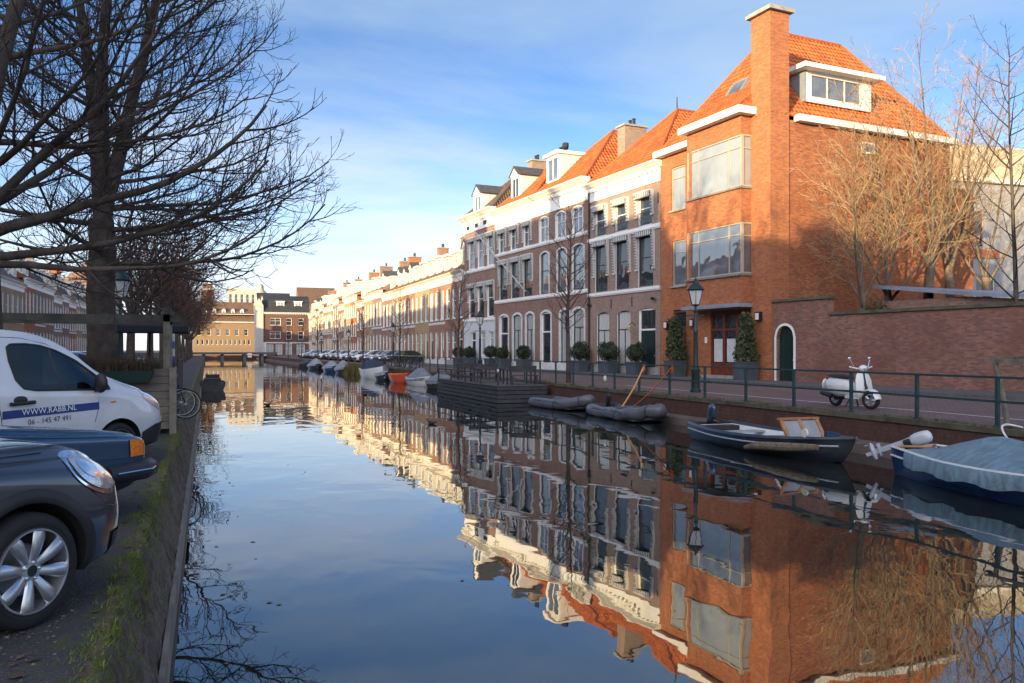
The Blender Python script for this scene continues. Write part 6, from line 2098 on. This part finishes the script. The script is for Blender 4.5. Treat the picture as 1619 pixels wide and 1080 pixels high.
covered(13.6, 98.0, R(-90), 5.5, 2.0, BLUEH, WHITEC, 'blue boat under a pale tent shaped cover, far along the right quay', .75, 6)
covered(13.5, 112.0, R(-90), 5.8, 2.1, NAVYH, WHITEC, 'dark boat under a pale pointed cover, farthest of the right quay', .9, 7)
covered(13.8, 90.5, R(-90), 4.6, 1.7, NAVYH, WHITEC, 'dark boat with a small tilted white cover near the reed patch', .9, 8)
covered(13.6, 124.0, R(-90), 5.5, 2.0, DW, DARKC, 'low dark covered boat far along the right quay', .5, 9)
o = boat_at('work_boat', .35, 52.5, R(90), 'dark flat boat with crates moored at the left quay', 'boat')
rows = hull_rows(5.5, 1.6, .45, .1, full=.35, stern=.9, bowp=3.5); hull(o, rows, DW, DW2, DW)
f = MB(); f.box(1.0,2.2,-.5,.5,.1,.75); f.box(2.6,3.4,-.45,.4,.1,.95); f.build('crate_cargo', BLACKP, o)
# reed patch at the quay
RD = plain('reeds', (.11,.10,.03), .9, vary=.4)
f = MB(); rnd = random.Random(4)
for _ in range(900):
    x, y = rnd.gauss(14.2,.4), rnd.gauss(85,1.5); h = rnd.uniform(.5,1.5); a = rnd.uniform(0,6.28)
    p = Vector((x,y,WATER_Z-.1)); t = p+Vector((cos(a)*.35,sin(a)*.35,h)); s_ = Vector((-sin(a),cos(a),0))*.03
    f.poly([p-s_,p+s_,t]); 
tag(f.build('reed_clump', RD), 'olive clump of reeds in the water at the right quay', 'plant', None, 'stuff')
# ducks
DUCKB = plain('duck_feathers', (.035,.028,.022), .8, vary=.4, scale=20)
def duck(x, y, rz, label):
    o = empty('duck', (x,y,WATER_Z), rz, label, 'duck', 'ducks on the canal')
    f = MB()
    f.loft([[(x_, w*cos(2*pi*i/12), z+h*sin(2*pi*i/12)) for i in range(12)] for (x_,w,z,h) in ((-.27,.01,.16,.01),(-.20,.06,.11,.04),(-.08,.11,.07,.08),(.06,.11,.07,.085),(.15,.07,.09,.08),(.17,.045,.16,.05),(.19,.04,.22,.045),(.23,.045,.26,.045),(.27,.03,.26,.03),(.285,.01,.255,.01))],0,True,True,True)
    f.build('body', DUCKB, o, smooth=True); o.scale = (.75,.75,.62)
    f = MB(); f.loft([[(.275,-.02,.25),(.275,.02,.25),(.275,.02,.262),(.275,-.02,.262)],[(.34,-.018,.238),(.34,.018,.238),(.34,.018,.243),(.34,-.018,.243)]],0,True,True,True); f.build('bill', plain('bill_yellow', (.45,.28,.04), .5), o)
for (x,y,rz,lb) in ((8.3,45.5,R(20),'dark duck swimming ahead of a faint wake, middle of the canal'),(2.6,38.5,R(10),'dark duck swimming near the left quay'),(7.2,27.0,R(140),'small dark duck on open water in mid canal, nearest the viewer')):
    duck(x,y,rz,lb)
# ---------------------------------------------------------------- street furniture, bridge, small things
GREENR = plain('dark_green_rail_paint', (.020,.050,.052), .42, vary=.25, scale=6)
RA = empty('quay_railing', (0,0,0), 0, 'long dark green railing along the right quay, two bars on square posts', 'railing')
py_ = [12.2-2.15*k for k in range(1, 4)][::-1] + [12.2+2.15*k for k in range(27)]
f = MB(); f2 = MB()
for a, b in zip(py_, py_[1:]):
    f.bar((rx(a),a,1.045),(rx(b),b,1.045),.055,.05); f2.bar((rx(a),a,.55),(rx(b),b,.55),.04,.05)
f.build('top_rail', GREENR, RA); f2.build('middle_rail', GREENR, RA)
pm = MB(); pm.box(-.034,.034,-.034,.034,.0,1.02); pm.box(-.055,.055,-.055,.055,.0,.03); pm.box(-.042,.042,-.042,.042,.52,.58); pm = pm.mesh('post', GREENR)
for a in py_: link('post', pm, RA, (rx(a), a, .012))
# lamp posts
LGL = plain('frosted_lamp_glass', (.62,.64,.66), .25)
def lamp_post(loc, label, group=None, s=1.0):
    o = empty('street_lamp', loc, 0, label, 'street lamp', group); o.scale = (s,s,s)
    f = MB(); f.lathe([(.20,0),(.20,.10),(.16,.14),(.15,.75),(.18,.80),(.18,.86),(.11,.92),(.085,1.3),(.075,2.2),(.09,2.25),(.09,2.3),(.065,2.35),(.055,2.98),(.09,3.02),(.09,3.07),(.045,3.1),(.04,3.25)], 12)
    f.bar((-.32,0,2.86),(.32,0,2.86),.035,.035); f.ell((-.34,0,2.86),.04,8,6); f.ell((.34,0,2.86),.04,8,6)
    f.build('column', DARKM, o, smooth=True, sharp=35)
    h = MB(); h.lathe([(.10,3.22),(.14,3.26),(.155,3.28)], 6); h.lathe([(.30,3.80),(.33,3.83),(.22,3.98),(.12,4.06),(.12,4.14),(.07,4.18),(.03,4.25),(.0,4.30)], 12, caps=False)
    for i in range(6):
        a = 2*pi*i/6; h.bar((.155*cos(a),.155*sin(a),3.28),(.29*cos(a),.29*sin(a),3.80),.02,.02)
    hd = h.build('lantern', DARKM, o, smooth=True, sharp=35)
    g = MB(); g.lathe([(.145,3.285),(.275,3.79)], 6, caps=False); g.build('lantern_glass', LGL, hd)
    return o
l1 = lamp_post((17.1,26.1,.02), 'tall dark green lantern post in front of the red brick house')
for k, yy in enumerate((52.3, 79.6, 106.5, 133)):
    o = copy_tree(l1); place(o, (17.3,yy,.02), 0, f'lantern post on the right bank, {ordinal(k)} beyond the red house lantern', 'far lantern posts')
o = copy_tree(l1); place(o, (-2.55,28.7,0), 0, 'dark lantern post on the left bank, its top showing behind the large tree trunk')
# planters with clipped shrubs
PLM = plain('blue_grey_planter', (.060,.072,.088), .6, vary=.2)
def planter(t, out, w, d, h, kind, br, label, seed, group=None):
    x, y, z = fpt(t, .2); nx_, ny_ = -.9972, -.0747
    o = empty('planter', (x+nx_*out, y+ny_*out, .2), PHI_R, label, 'planter', group)
    f = MB(); f.add([(-w*.46,-d*.46,0),(w*.46,-d*.46,0),(w*.46,d*.46,0),(-w*.46,d*.46,0),(-w/2,-d/2,h),(w/2,-d/2,h),(w/2,d/2,h),(-w/2,d/2,h)],[(0,3,2,1),(0,1,5,4),(1,2,6,5),(2,3,7,6),(3,0,4,7)])
    f.box(-w/2-.02,w/2+.02,-d/2-.02,d/2+.02,h-.06,h); f.build('tub', PLM, o)
    r = random.Random(seed); g = MB()
    if kind == 'ball':
        br *= r.uniform(.88,1.12); leaf_ball(g, (0,0,h+br*.85), br*r.uniform(.95,1.15), br*r.uniform(.9,1.05), br*r.uniform(.8,1.0), 1500, .055, r, 0, .6); [leaf_ball(g, (r.uniform(-.7,.7)*br, r.uniform(-.5,.5)*br, h+br*r.uniform(.6,1.7)), br*.3, br*.3, br*.28, 120, .05, r, 0, .1) for _ in range(5)]; g.ell((0,0,h+br*.8),(br*.72,br*.68,br*.62),12,8)
        g.tube([(0,0,h-.1),(0,0,h+br)],.05,6)
    else:
        for lv in range(7):
            q = 1-lv/7.5; leaf_ball(g, (r.uniform(-.05,.05),r.uniform(-.05,.05),h+.25+lv*.29), br*(.35+.65*q)*r.uniform(.85,1.1), br*(.35+.65*q), .34, 420, .075, r, 0, .35)
        g.tube([(0,0,h-.1),(0,0,h+1.9)],[.06,.02],6)
    g.build('shrub', LEAFD if kind == 'ball' else LEAFY, o)
    return o
planter(.9,.75,.85,.85,.85,'cone',.62,'square planter with bushy green conifer right of the red house entrance',1)
planter(6.35,.75,.85,.85,.85,'cone',.66,'square planter with bushy conifer in front of the mahogany door',2)
for i,(t,w,br) in enumerate(((10.1,1.0,.60),(13.1,1.15,.66),(16.6,1.2,.66),(24.9,.9,.60),(28.6,.9,.55),(30.9,.9,.55),(35.6,.9,.55),(38.0,.9,.55))):
    planter(t,.72,w,.8,.72,'ball',br,f'grey planter with a clipped dark ball shrub, {ordinal(i)} counted from the red house',10+i,'ball shrubs along the facades')
# scooter
SC = empty('scooter', (16.55,17.6,.03), R(-93), 'white scooter with black seat parked on its stand behind the railing', 'scooter')
SW = plain('white_scooter_paint', (.66,.67,.64), .22, vary=.05, coat=.8)
def ring(c, r, w, n=28, mat=RUBBER, name='tyre', parent=None, ang=0.0):
    f = MB(); ax = Matrix.Rotation(ang,3,'Z') @ Matrix(((1,0,0),(0,0,1),(0,1,0))).to_3x3()
    f.lathe([(r*.62,-w*.35),(r*.80,-w/2),(r*.95,-w*.4),(r,0),(r*.95,w*.4),(r*.80,w/2),(r*.62,w*.35)], n, c, 0, ax, caps=False)
    return f.build(name, mat, parent, smooth=True, sharp=60), ax
def sc_wheel(x, ang, name='wheel'):
    o = empty(name, (x,0,.225), 0); o.parent = SC; CHILDREN.setdefault(SC.name, []).append(o)
    t, ax = ring((0,0,0), .225, .11, parent=o, ang=ang)
    f = MB()
    f.lathe([(.145,-.04),(.135,-.045),(.135,.045),(.145,.04)], 24, (0,0,0), 0, ax, caps=False)
    for i in range(5):
        a = 2*pi*i/5
        for s_ in (-1,1):
            f.tube([ax@Vector((.02*cos(a),.02*sin(a),.03*s_)), ax@Vector((.14*cos(a),.14*sin(a),.035*s_))], .02, 6)
    f.lathe([(.05,-.06),(.05,.06)], 12, (0,0,0), 0, ax); f.build('rim', ALLOY, o, smooth=True)
sc_wheel(.63, R(20)); sc_wheel(-.64, 0)
f = MB()
f.loft([[(x, w*cos(2*pi*i/14), z+h*(sin(2*pi*i/14))) for i in range(14)] for (x,w,z,h) in ((-.96,.03,.60,.05),(-.90,.14,.56,.16),(-.72,.23,.52,.24),(-.45,.245,.50,.26),(-.15,.19,.49,.24),(.0,.13,.46,.18),(.05,.10,.40,.12))],0,True,True,True)
f.box(-.1,.36,-.17,.17,.24,.31)
f.build('body', SW, SC, smooth=True, sharp=60)
f = MB(); f.loft([[(x,-w,z),(x+.035,-w*.5,z),(x+.05,0,z),(x+.035,w*.5,z),(x,w,z),(x-.03,w*.9,z),(x-.03,-w*.9,z)] for (x,w,z) in ((.36,.15,.26),(.40,.22,.34),(.40,.25,.50),(.37,.24,.70),(.34,.19,.84),(.32,.12,.92))],0,True,True,True)
f.build('leg_shield', SW, SC, smooth=True, sharp=50)
f = MB(); f.loft([[(.63+r*cos(a), y, .225+r*sin(a)) for (r,y) in ((.24,-.10),(.275,-.07),(.29,0),(.275,.07),(.24,.10))] for a in [R(8)+R(150)*i/12 for i in range(13)]]); f.build('mudguard', SW, SC, smooth=True)
f = MB(); f.loft([[(x, w*cos(2*pi*i/12), z+h*sin(2*pi*i/12)) for i in range(12)] for (x,w,z,h) in ((-.86,.05,.80,.03),(-.78,.14,.80,.05),(-.45,.16,.78,.06),(-.15,.13,.77,.05),(.0,.05,.75,.03))],0,True,True,True); f.build('seat', plain('black_seat', (.012,.012,.013), .5), SC, smooth=True)
f = MB(); f.tube([(.63,0,.225),(.42,0,.62),(.33,0,.98)], .035, 8); f.build('fork', BLACKM, SC)
f = MB(); f.tube([(.27,-.34,1.04),(.32,-.16,1.0),(.34,0,.99),(.32,.16,1.0),(.27,.34,1.04)], .02, 6); f.ell((.37,0,1.0),(.10,.13,.09),12,8); f.build('handlebar', SW, SC, smooth=True)
f = MB(); f.ell((.455,0,1.005),(.03,.075,.07),12,8); f.build('headlight', HLGLASS, SC, smooth=True)
f = MB()
for sd in (-1,1):
    f.tube([(.29,sd*.2,1.02),(.24,sd*.30,1.22)], .009, 5); f.ell((.24,sd*.30,1.25),(.015,.055,.04),10,6)
f.build('rear_view_mirror', CHROME, SC, smooth=True)
f = MB(); f.tube([(.0,.1,.24),(-.05,.2,.02)], .018, 6); f.tube([(.0,-.1,.24),(-.05,-.2,.02)], .018, 6); f.tube([(-.55,-.2,.27),(-.95,-.2,.34)], .055, 8); f.tube([(-.3,0,.28),(-.64,0,.225)], .08, 8); f.build('stand_and_exhaust', BLACKM, SC)
f = MB(); f.lathe([(.14,-.02),(.17,0),(.14,.02)], 16, (-.97,0,.56), 0, Matrix(((0,0,1),(0,1,0),(-1,0,0)))); f.build('top_case_pad', SW, SC)
f = MB(); f.ell((-.965,0,.70),(.02,.07,.04),10,6); f.build('tail_light', REDL, SC, smooth=True)
SC.scale = (1.08,1.08,1.08)
# weathered timber frame at the right edge
TW = plain('weathered_timber', (.16,.145,.115), .9, vary=.4, scale=5, bump=.5)
TF = empty('timber_frame', (0,0,0), 0, 'weathered timber frame with leaning post and mossy top beam by the railing', 'timber frame')
f = MB(); f.tube([(15.72,12.35,0),(15.75,12.5,.7),(15.70,12.62,1.32)], [.055,.05,.05], 8); f.build('post', TW, TF, smooth=True)
f = MB(); f.bar((15.72,12.85,1.37),(15.6,9.6,1.43),.14,.09); f.build('beam', TW, TF)
f = MB(); rnd = random.Random(2)
for _ in range(500):
    t = rnd.random()*.8+.2; p = Vector((15.72,12.85,1.42)).lerp(Vector((15.6,9.6,1.48)), t)+Vector((rnd.uniform(-.06,.06),0,0)); h = rnd.uniform(.02,.07)
    f.poly([p+Vector((-.012,0,0)),p+Vector((.012,.01,0)),p+Vector((rnd.uniform(-.02,.02),rnd.uniform(-.02,.02),h))])
f.build('moss', MOSS, TF)
f = MB(); f.tube([(15.6,9.9,0),(15.6,9.9,1.4)], .05, 8); f.build('post', TW, TF)
# hose
f = MB(); hp = [(15.5,11.85,.035),(15.2,11.95,.10),(14.98,11.9,.05),(14.88,11.7,-.15),(14.72,11.35,-.30),(14.5,10.95,-.36),(14.25,10.6,-.40)]; f.tube([cr(hp, q/5) for q in range(31)], .022, 8)
tag(f.build('water_hose', WHITEH, smooth=True), 'white hose hanging over the quay edge to the covered boat', 'hose')
# white balls tied on the railing
for k, yy in enumerate((30.2, 44.2)):
    f = MB(); f.ell((rx(yy)-.05,yy,.42),(.07,.07,.13),10,8); tag(f.build('buoy', WHITEH, smooth=True), f'small white buoy hanging on the railing, {["nearer","farther"][k]} one', 'buoy')
# ---- wooden planter box and pergola on the left quay
PB_ = empty('planter_box', (0,0,0), 0, 'big weathered timber planter box with horizontal boards at the left quay edge', 'planter box')
TB = plain('grey_brown_boards', (.17,.145,.12), .85, vary=.35, scale=2.5, bump=.3)
f = MB()
for k in range(8): f.box(-3.6,-.66,16.98,17.03,.10+.145*k,.235+.145*k)
for k in range(8): f.box(-.64,-.59,17.05,19.0,.10+.145*k,.235+.145*k)
f.box(-3.58,-.67,17.06,18.98,.08,1.12); f.build('boards', TB, PB_)
for x in (-.66,-3.72):
    f = MB(); f.box(x,x+.12,16.93,17.045,0,1.27); f.build('corner_post', plain('pale_post', (.21,.19,.16), .85, vary=.3, scale=4), PB_)
PG = empty('pergola', (0,0,0), 0, 'weathered timber pergola posts and beams above the planter box', 'pergola')
for (x,y) in ((-.72,17.25),(-.75,19.2),(-5.4,17.25)):
    f = MB(); f.box(x-.06,x+.06,y-.06,y+.06,1.12 if x > -1 else 0,2.30); f.build('post', TW, PG)
f = MB(); f.box(-.79,-.65,17.05,19.5,2.30,2.42); f.box(-6.6,-.5,17.19,17.31,2.16,2.29); f.box(-6.6,-.5,19.14,19.26,2.16,2.29); f.build('beam', plain('dark_timber', (.075,.072,.06), .9, vary=.4, scale=4), PG)
TR = empty('plant_trough', (-1.62,16.82,1.0), 0, 'dark green plant trough hung on the front of the timber planter box', 'planter')
f = MB(); f.add([(-.62,-.12,0),(.62,-.12,0),(.62,.1,0),(-.62,.1,0),(-.7,-.17,.22),(.7,-.17,.22),(.7,.12,.22),(-.7,.12,.22)],[(0,3,2,1),(4,5,6,7),(0,1,5,4),(1,2,6,5),(2,3,7,6),(3,0,4,7)]); f.build('tub', plain('green_trough', (.010,.038,.030), .5), TR)
g = MB(); r = random.Random(6)
for _ in range(800):
    x = r.uniform(-.66,.66); h = r.uniform(.06,.38); a = r.uniform(0,6.28); p = Vector((x, r.uniform(-.1,.08), .2)); t = p+Vector((cos(a)*.12,sin(a)*.08,h)); s_ = Vector((-sin(a),cos(a),0))*.012
    g.poly([p-s_,p+s_,t])
g.build('plants', plain('withered_plants', (.075,.050,.030), .9, vary=.5, scale=8), TR)
f = MB(); r = random.Random(16)
for _ in range(2600):
    x, y = r.uniform(-3.5,-.8), r.uniform(17.1,18.9); h = r.uniform(.05,.45); a = r.uniform(0,6.28); p = Vector((x,y,1.1)); t = p+Vector((cos(a)*.15,sin(a)*.15,h)); s_ = Vector((-sin(a),cos(a),0))*.012
    f.poly([p-s_,p+s_,t])
f.build('plants', plain('winter_plants', (.055,.050,.022), .9, vary=.5, scale=6), PB_)
# parasol of the terrace
PA = empty('parasol', (-1.45,24.5,0), 0, 'large dark square parasol behind the planter box', 'parasol')
f = MB(); f.loft([[(-a,-a,z),(a,-a,z),(a,a,z),(-a,a,z)] for a,z in ((1.0,2.08),(1.0,2.24),(.5,2.42),(.02,2.55))],0,True,False,True); f.build('canopy', plain('dark_parasol_cloth', (.022,.024,.032), .85), PA)
f = MB(); f.tube([(0,0,0),(0,0,2.7)],.035,8); f.lathe([(.35,0),(.35,.08),(.08,.1)],16); f.build('pole', BLACKM, PA)
# bicycles at the quay edge
def bike(loc, rz, label, tint, lean=.06):
    o = empty('bicycle', loc, rz, label, 'bicycle', None); o.rotation_euler = (lean,0,rz)
    for x in (-.53,.53):
        w = empty('wheel', (x,0,.345), 0); w.parent = o; CHILDREN.setdefault(o.name, []).append(w)
        ax = Matrix(((1,0,0),(0,0,1),(0,1,0))).to_3x3()
        f = MB(); f.tube([(.335*cos(2*pi*i/32),0,.335*sin(2*pi*i/32)) for i in range(33)], .019, 6, caps=False); f.build('tyre', RUBBER, w, smooth=True)
        f = MB(); f.tube([(.312*cos(2*pi*i/32),0,.312*sin(2*pi*i/32)) for i in range(33)], .011, 5, caps=False)
        for i in range(14): f.tube([(.02*cos(2*pi*i/14),0.02*(-1)**i,.02*sin(2*pi*i/14)),(.31*cos(2*pi*i/14+.1),0,.31*sin(2*pi*i/14+.1))], .0022, 3)
        f.lathe([(.025,-.05),(.025,.05)],8,(0,0,0),0,ax); f.build('rim', STEEL, w)
    f = MB(); bb = (-.08,0,.29); hd = (.36,0,.80); sp = (-.22,0,.78)
    for a, b in ((bb,hd),(bb,sp),(sp,(.345,0,.84)),(bb,(-.53,0,.345)),(sp,(-.53,0,.345)),((.33,0,.93),(.53,0,.345))): f.tube([a,b], .016, 6)
    f.build('frame', tint, o, smooth=True)
    f = MB(); f.tube([(-.22,0,.78),(-.25,0,.94)], .013, 6); f.loft([[(x, w*cos(2*pi*i/8), .96+.03*sin(2*pi*i/8)) for i in range(8)] for x, w in ((-.40,.09),(-.30,.09),(-.16,.03),(-.12,.01))],0,True,True,True); f.build('saddle', BLACKP, o, smooth=True)
    f = MB(); f.tube([(.20,-.28,1.02),(.30,-.24,1.06),(.34,0,1.04),(.30,.24,1.06),(.20,.28,1.02)], .012, 6); f.tube([(.34,0,1.04),(.33,0,.92)], .013, 6); f.build('handlebar', STEEL, o)
    f = MB(); f.box(-.75,-.30,-.07,.07,.74,.76); f.tube([(-.66,.05,.74),(-.53,.05,.345)],.006,4); f.tube([(-.66,-.05,.74),(-.53,-.05,.345)],.006,4); f.build('rear_rack', BLACKM, o)
    return o
bike((-.98,20.6,0), R(0), 'black bicycle with its wheel sticking out past the planter box, nearer of two', plain('black_bike', (.015,.015,.016), .35))
bike((-1.10,21.3,0), R(6), 'dark green bicycle behind the black one at the quay edge', plain('green_bike', (.02,.05,.03), .35))
f = MB(); f.tube([(-.9,26,0),(-.9,26,2.1)],.03,8)
for k in range(4): f.lathe([(.035,1.2+.22*k),(.035,1.42+.22*k)],8,(-.9,26,0),k % 2,caps=False)
tag(f.build('marker_pole', [plain('pole_blue', (.06,.16,.40), .5), WHITE]), 'thin blue and white pole standing at the left quay edge', 'pole')
FN = empty('terrace_fence', (0,0,0), 0, 'dark metal terrace fence beside the water beyond the bicycles', 'fence')
f = MB()
for k in range(5): f.box(-.70,-.66,22.6+k*1.0,22.64+k*1.0,0,1.35)
f.box(-.70,-.66,22.6,26.64,1.32,1.36); f.build('post', BLACKM, FN)
f = MB(); f.box(-.69,-.67,22.64,26.6,.15,1.3); f.build('panel', plain('dark_mesh_panel', (.03,.032,.036), .6), FN)
# bicycles parked on the right quay
BK = [bike((quay_x(66)+.9,66,.03), R(80), 'bicycle leaning by the right quay, nearest of the row', plain('black_bike', (.015,.015,.016), .35))]
BK[0]['group'] = 'bicycles parked on the right quay'
for i in range(1, 14):
    o = copy_tree(BK[0]); yy = 66+i*.95
    place(o, (quay_x(yy)+.75+.25*(i % 2), yy, .03), R(80+13*((i*7) % 3)), f'dark bicycle in the right quay row, {ordinal(i)} from the near end', 'bicycles parked on the right quay')
    o.rotation_euler = (.06,0,o.rotation_euler.z)
BK[0]['label'] = 'dark bicycle in the right quay row, first from the near end'
# bridge at the far end
BR = empty('bridge', (0,203,0), 0, 'low flat bridge with a pale railing across the far end of the canal', 'bridge')
BC = plain('bridge_concrete', (.13,.13,.13), .85, vary=.25)
f = MB(); f.box(-3,16,0,7,.45,.95); f.box(-3,16,-.15,.0,.65,1.0); f.build('deck', BC, BR)
for x in (-.9,3.2,8.2,12.2):
    f = MB(); f.box(x,x+.7,.5,6.5,-2,.45); f.build('pier', BC, BR)
f = MB()
for k in range(20): f.box(-3+k,-2.95+k,.05,.10,.95,1.95)
f.box(-3,16,.04,.11,1.92,2.0); f.box(-3,16,.05,.10,1.4,1.45); f.build('railing', plain('pale_rail', (.30,.33,.35), .6), BR)
f = MB(); f.box(-60,-3,.0,9,.0,.9); f.box(16,60,0,9,0,.3); f.build('approach', BC, BR)
f = MB()
for z in (-.25,.30): f.box(9.2,10.1,-.3,-.16,z,z+.42)
f.build('clearance_board', WHITE, BR)
# grass and moss tufts along the left rim
GR = plain('rim_grass', (.14,.18,.03), .9, vary=.45, scale=7)
f = MB(); r = random.Random(12)
CLU = [(2.7+15*r.random()**1.4, QL+r.uniform(-.10,.05), r.uniform(.04,.14)) for _ in range(95)]
for _ in range(11000):
    cy, cxx, cr_ = CLU[int(r.random()*95)]; y = cy+r.gauss(0,cr_*.8)
    n = sin(y*2.1)+sin(y*5.3+1)+.7*sin(y*11)
    x = cxx + r.gauss(0,cr_*.5)
    if x > QL+.16: continue
    z = 0 if x < QL else -(x-QL)*3.2
    h = r.uniform(.01,.04)*(1.4 if n > 1 else 1); a = r.uniform(0,6.28)
    p = Vector((x,y,z-.01)); t = p+Vector((cos(a)*h*.7+.01,sin(a)*h*.7,h)); s_ = Vector((-sin(a),cos(a),0))*.006
    f.poly([p-s_,p+s_,t])
tag(f.build('rim_grass', GR), 'short moss and grass growing along the rim of the left quay', 'grass', None, 'stuff')
f = MB(); r = random.Random(13)
def pebble(p, s_):
    f.add([p+Vector((s_*cos(a)*k, s_*sin(a), z)) for (z,k) in ((0,1),) for a in [2*pi*i/5 for i in range(5)]]+[p+Vector((0,0,s_*.8))], [(i,(i+1)%5,5) for i in range(5)])
for _ in range(5200):
    y = 2.8+9*r.random()**1.5; x = QL-.2-r.random()**.8*3.0
    pebble(Vector((x,y,.001)), r.uniform(.004,.013))
tag(f.build('gravel_grit', plain('grit', (.13,.125,.12), .9, vary=.6, scale=40)), 'loose grit scattered on the parking ground', 'grit', None, 'stuff')
f = MB(); r = random.Random(17)
LM = []
for _ in range(260):
    y = 2.9+12*r.random()**1.4; x = QL-.1-r.random()*2.0; a = r.uniform(0,6.28); s_ = r.uniform(.02,.05)
    u = Vector((cos(a),sin(a),r.uniform(-.2,.2)))*s_; v = Vector((-sin(a),cos(a),r.uniform(-.2,.4)))*s_*.6; p = Vector((x,y,.014))
    f.poly([p-u,p-v,p+u,p+v])
tag(f.build('fallen_leaves', plain('brown_leaves', (.12,.075,.04), .9, vary=.5, scale=15)), 'brown fallen leaves scattered on the quay', 'leaves', None, 'stuff')
f = MB(); f.add([(-.78,3.72,0),(-.58,3.70,0),(-.60,3.98,0),(-.80,4.0,0),(-.78,3.72,.03),(-.58,3.70,.035),(-.60,3.98,.03),(-.80,4.0,.025)],[(4,5,6,7),(0,1,5,4),(1,2,6,5),(2,3,7,6),(3,0,4,7)])
o = tag(f.build('loose_slab', plain('loose_slab', (.16,.115,.085), .9, vary=.3, scale=6)), 'loose brown stone slab lying on the tarmac beside the compact car', 'slab')

f = MB(); r = random.Random(23)
for _ in range(170):
    y = 3+70*r.random()**1.3; x = (QL+.3+abs(r.gauss(0,1.2))) if r.random() < .5 else (13.9-abs(r.gauss(0,1.6)))
    a = r.uniform(0,6.28); s_ = r.uniform(.025,.05); u = Vector((cos(a),sin(a),0))*s_; v = Vector((-sin(a),cos(a),0))*s_*.55; p = Vector((x,y,WATER_Z+.006))
    f.poly([p-u,p-v,p+u,p+v])
tag(f.build('floating_leaves', plain('brown_leaves', (.12,.075,.04), .9)), 'scattered brown leaves floating near the canal edges', 'leaves', None, 'stuff')

f = MB(); r = random.Random(31)
WC = [(7+50*r.random()**1.4, r.uniform(-.02,.42), r.uniform(.05,.22)) for _ in range(110)]
for _ in range(6500):
    cy, cx2, cr_ = WC[int(r.random()*110)]; y = cy+r.gauss(0,cr_); x = quay_x(y)+min(.5,max(-.03,cx2+r.gauss(0,.05)))
    h = r.uniform(.02,.09); a = r.uniform(0,6.28); p = Vector((x,y,.0)); t = p+Vector((cos(a)*h*.7,sin(a)*h*.7,h if x > quay_x(y)+.02 else -h*.4)); s_ = Vector((-sin(a),cos(a),0))*.008
    f.poly([p-s_,p+s_,t])
tag(f.build('kerb_weeds', plain('kerb_weeds', (.085,.095,.03), .9, vary=.5, scale=5)), 'small weeds and moss along the coping of the right quay', 'weeds', None, 'stuff')
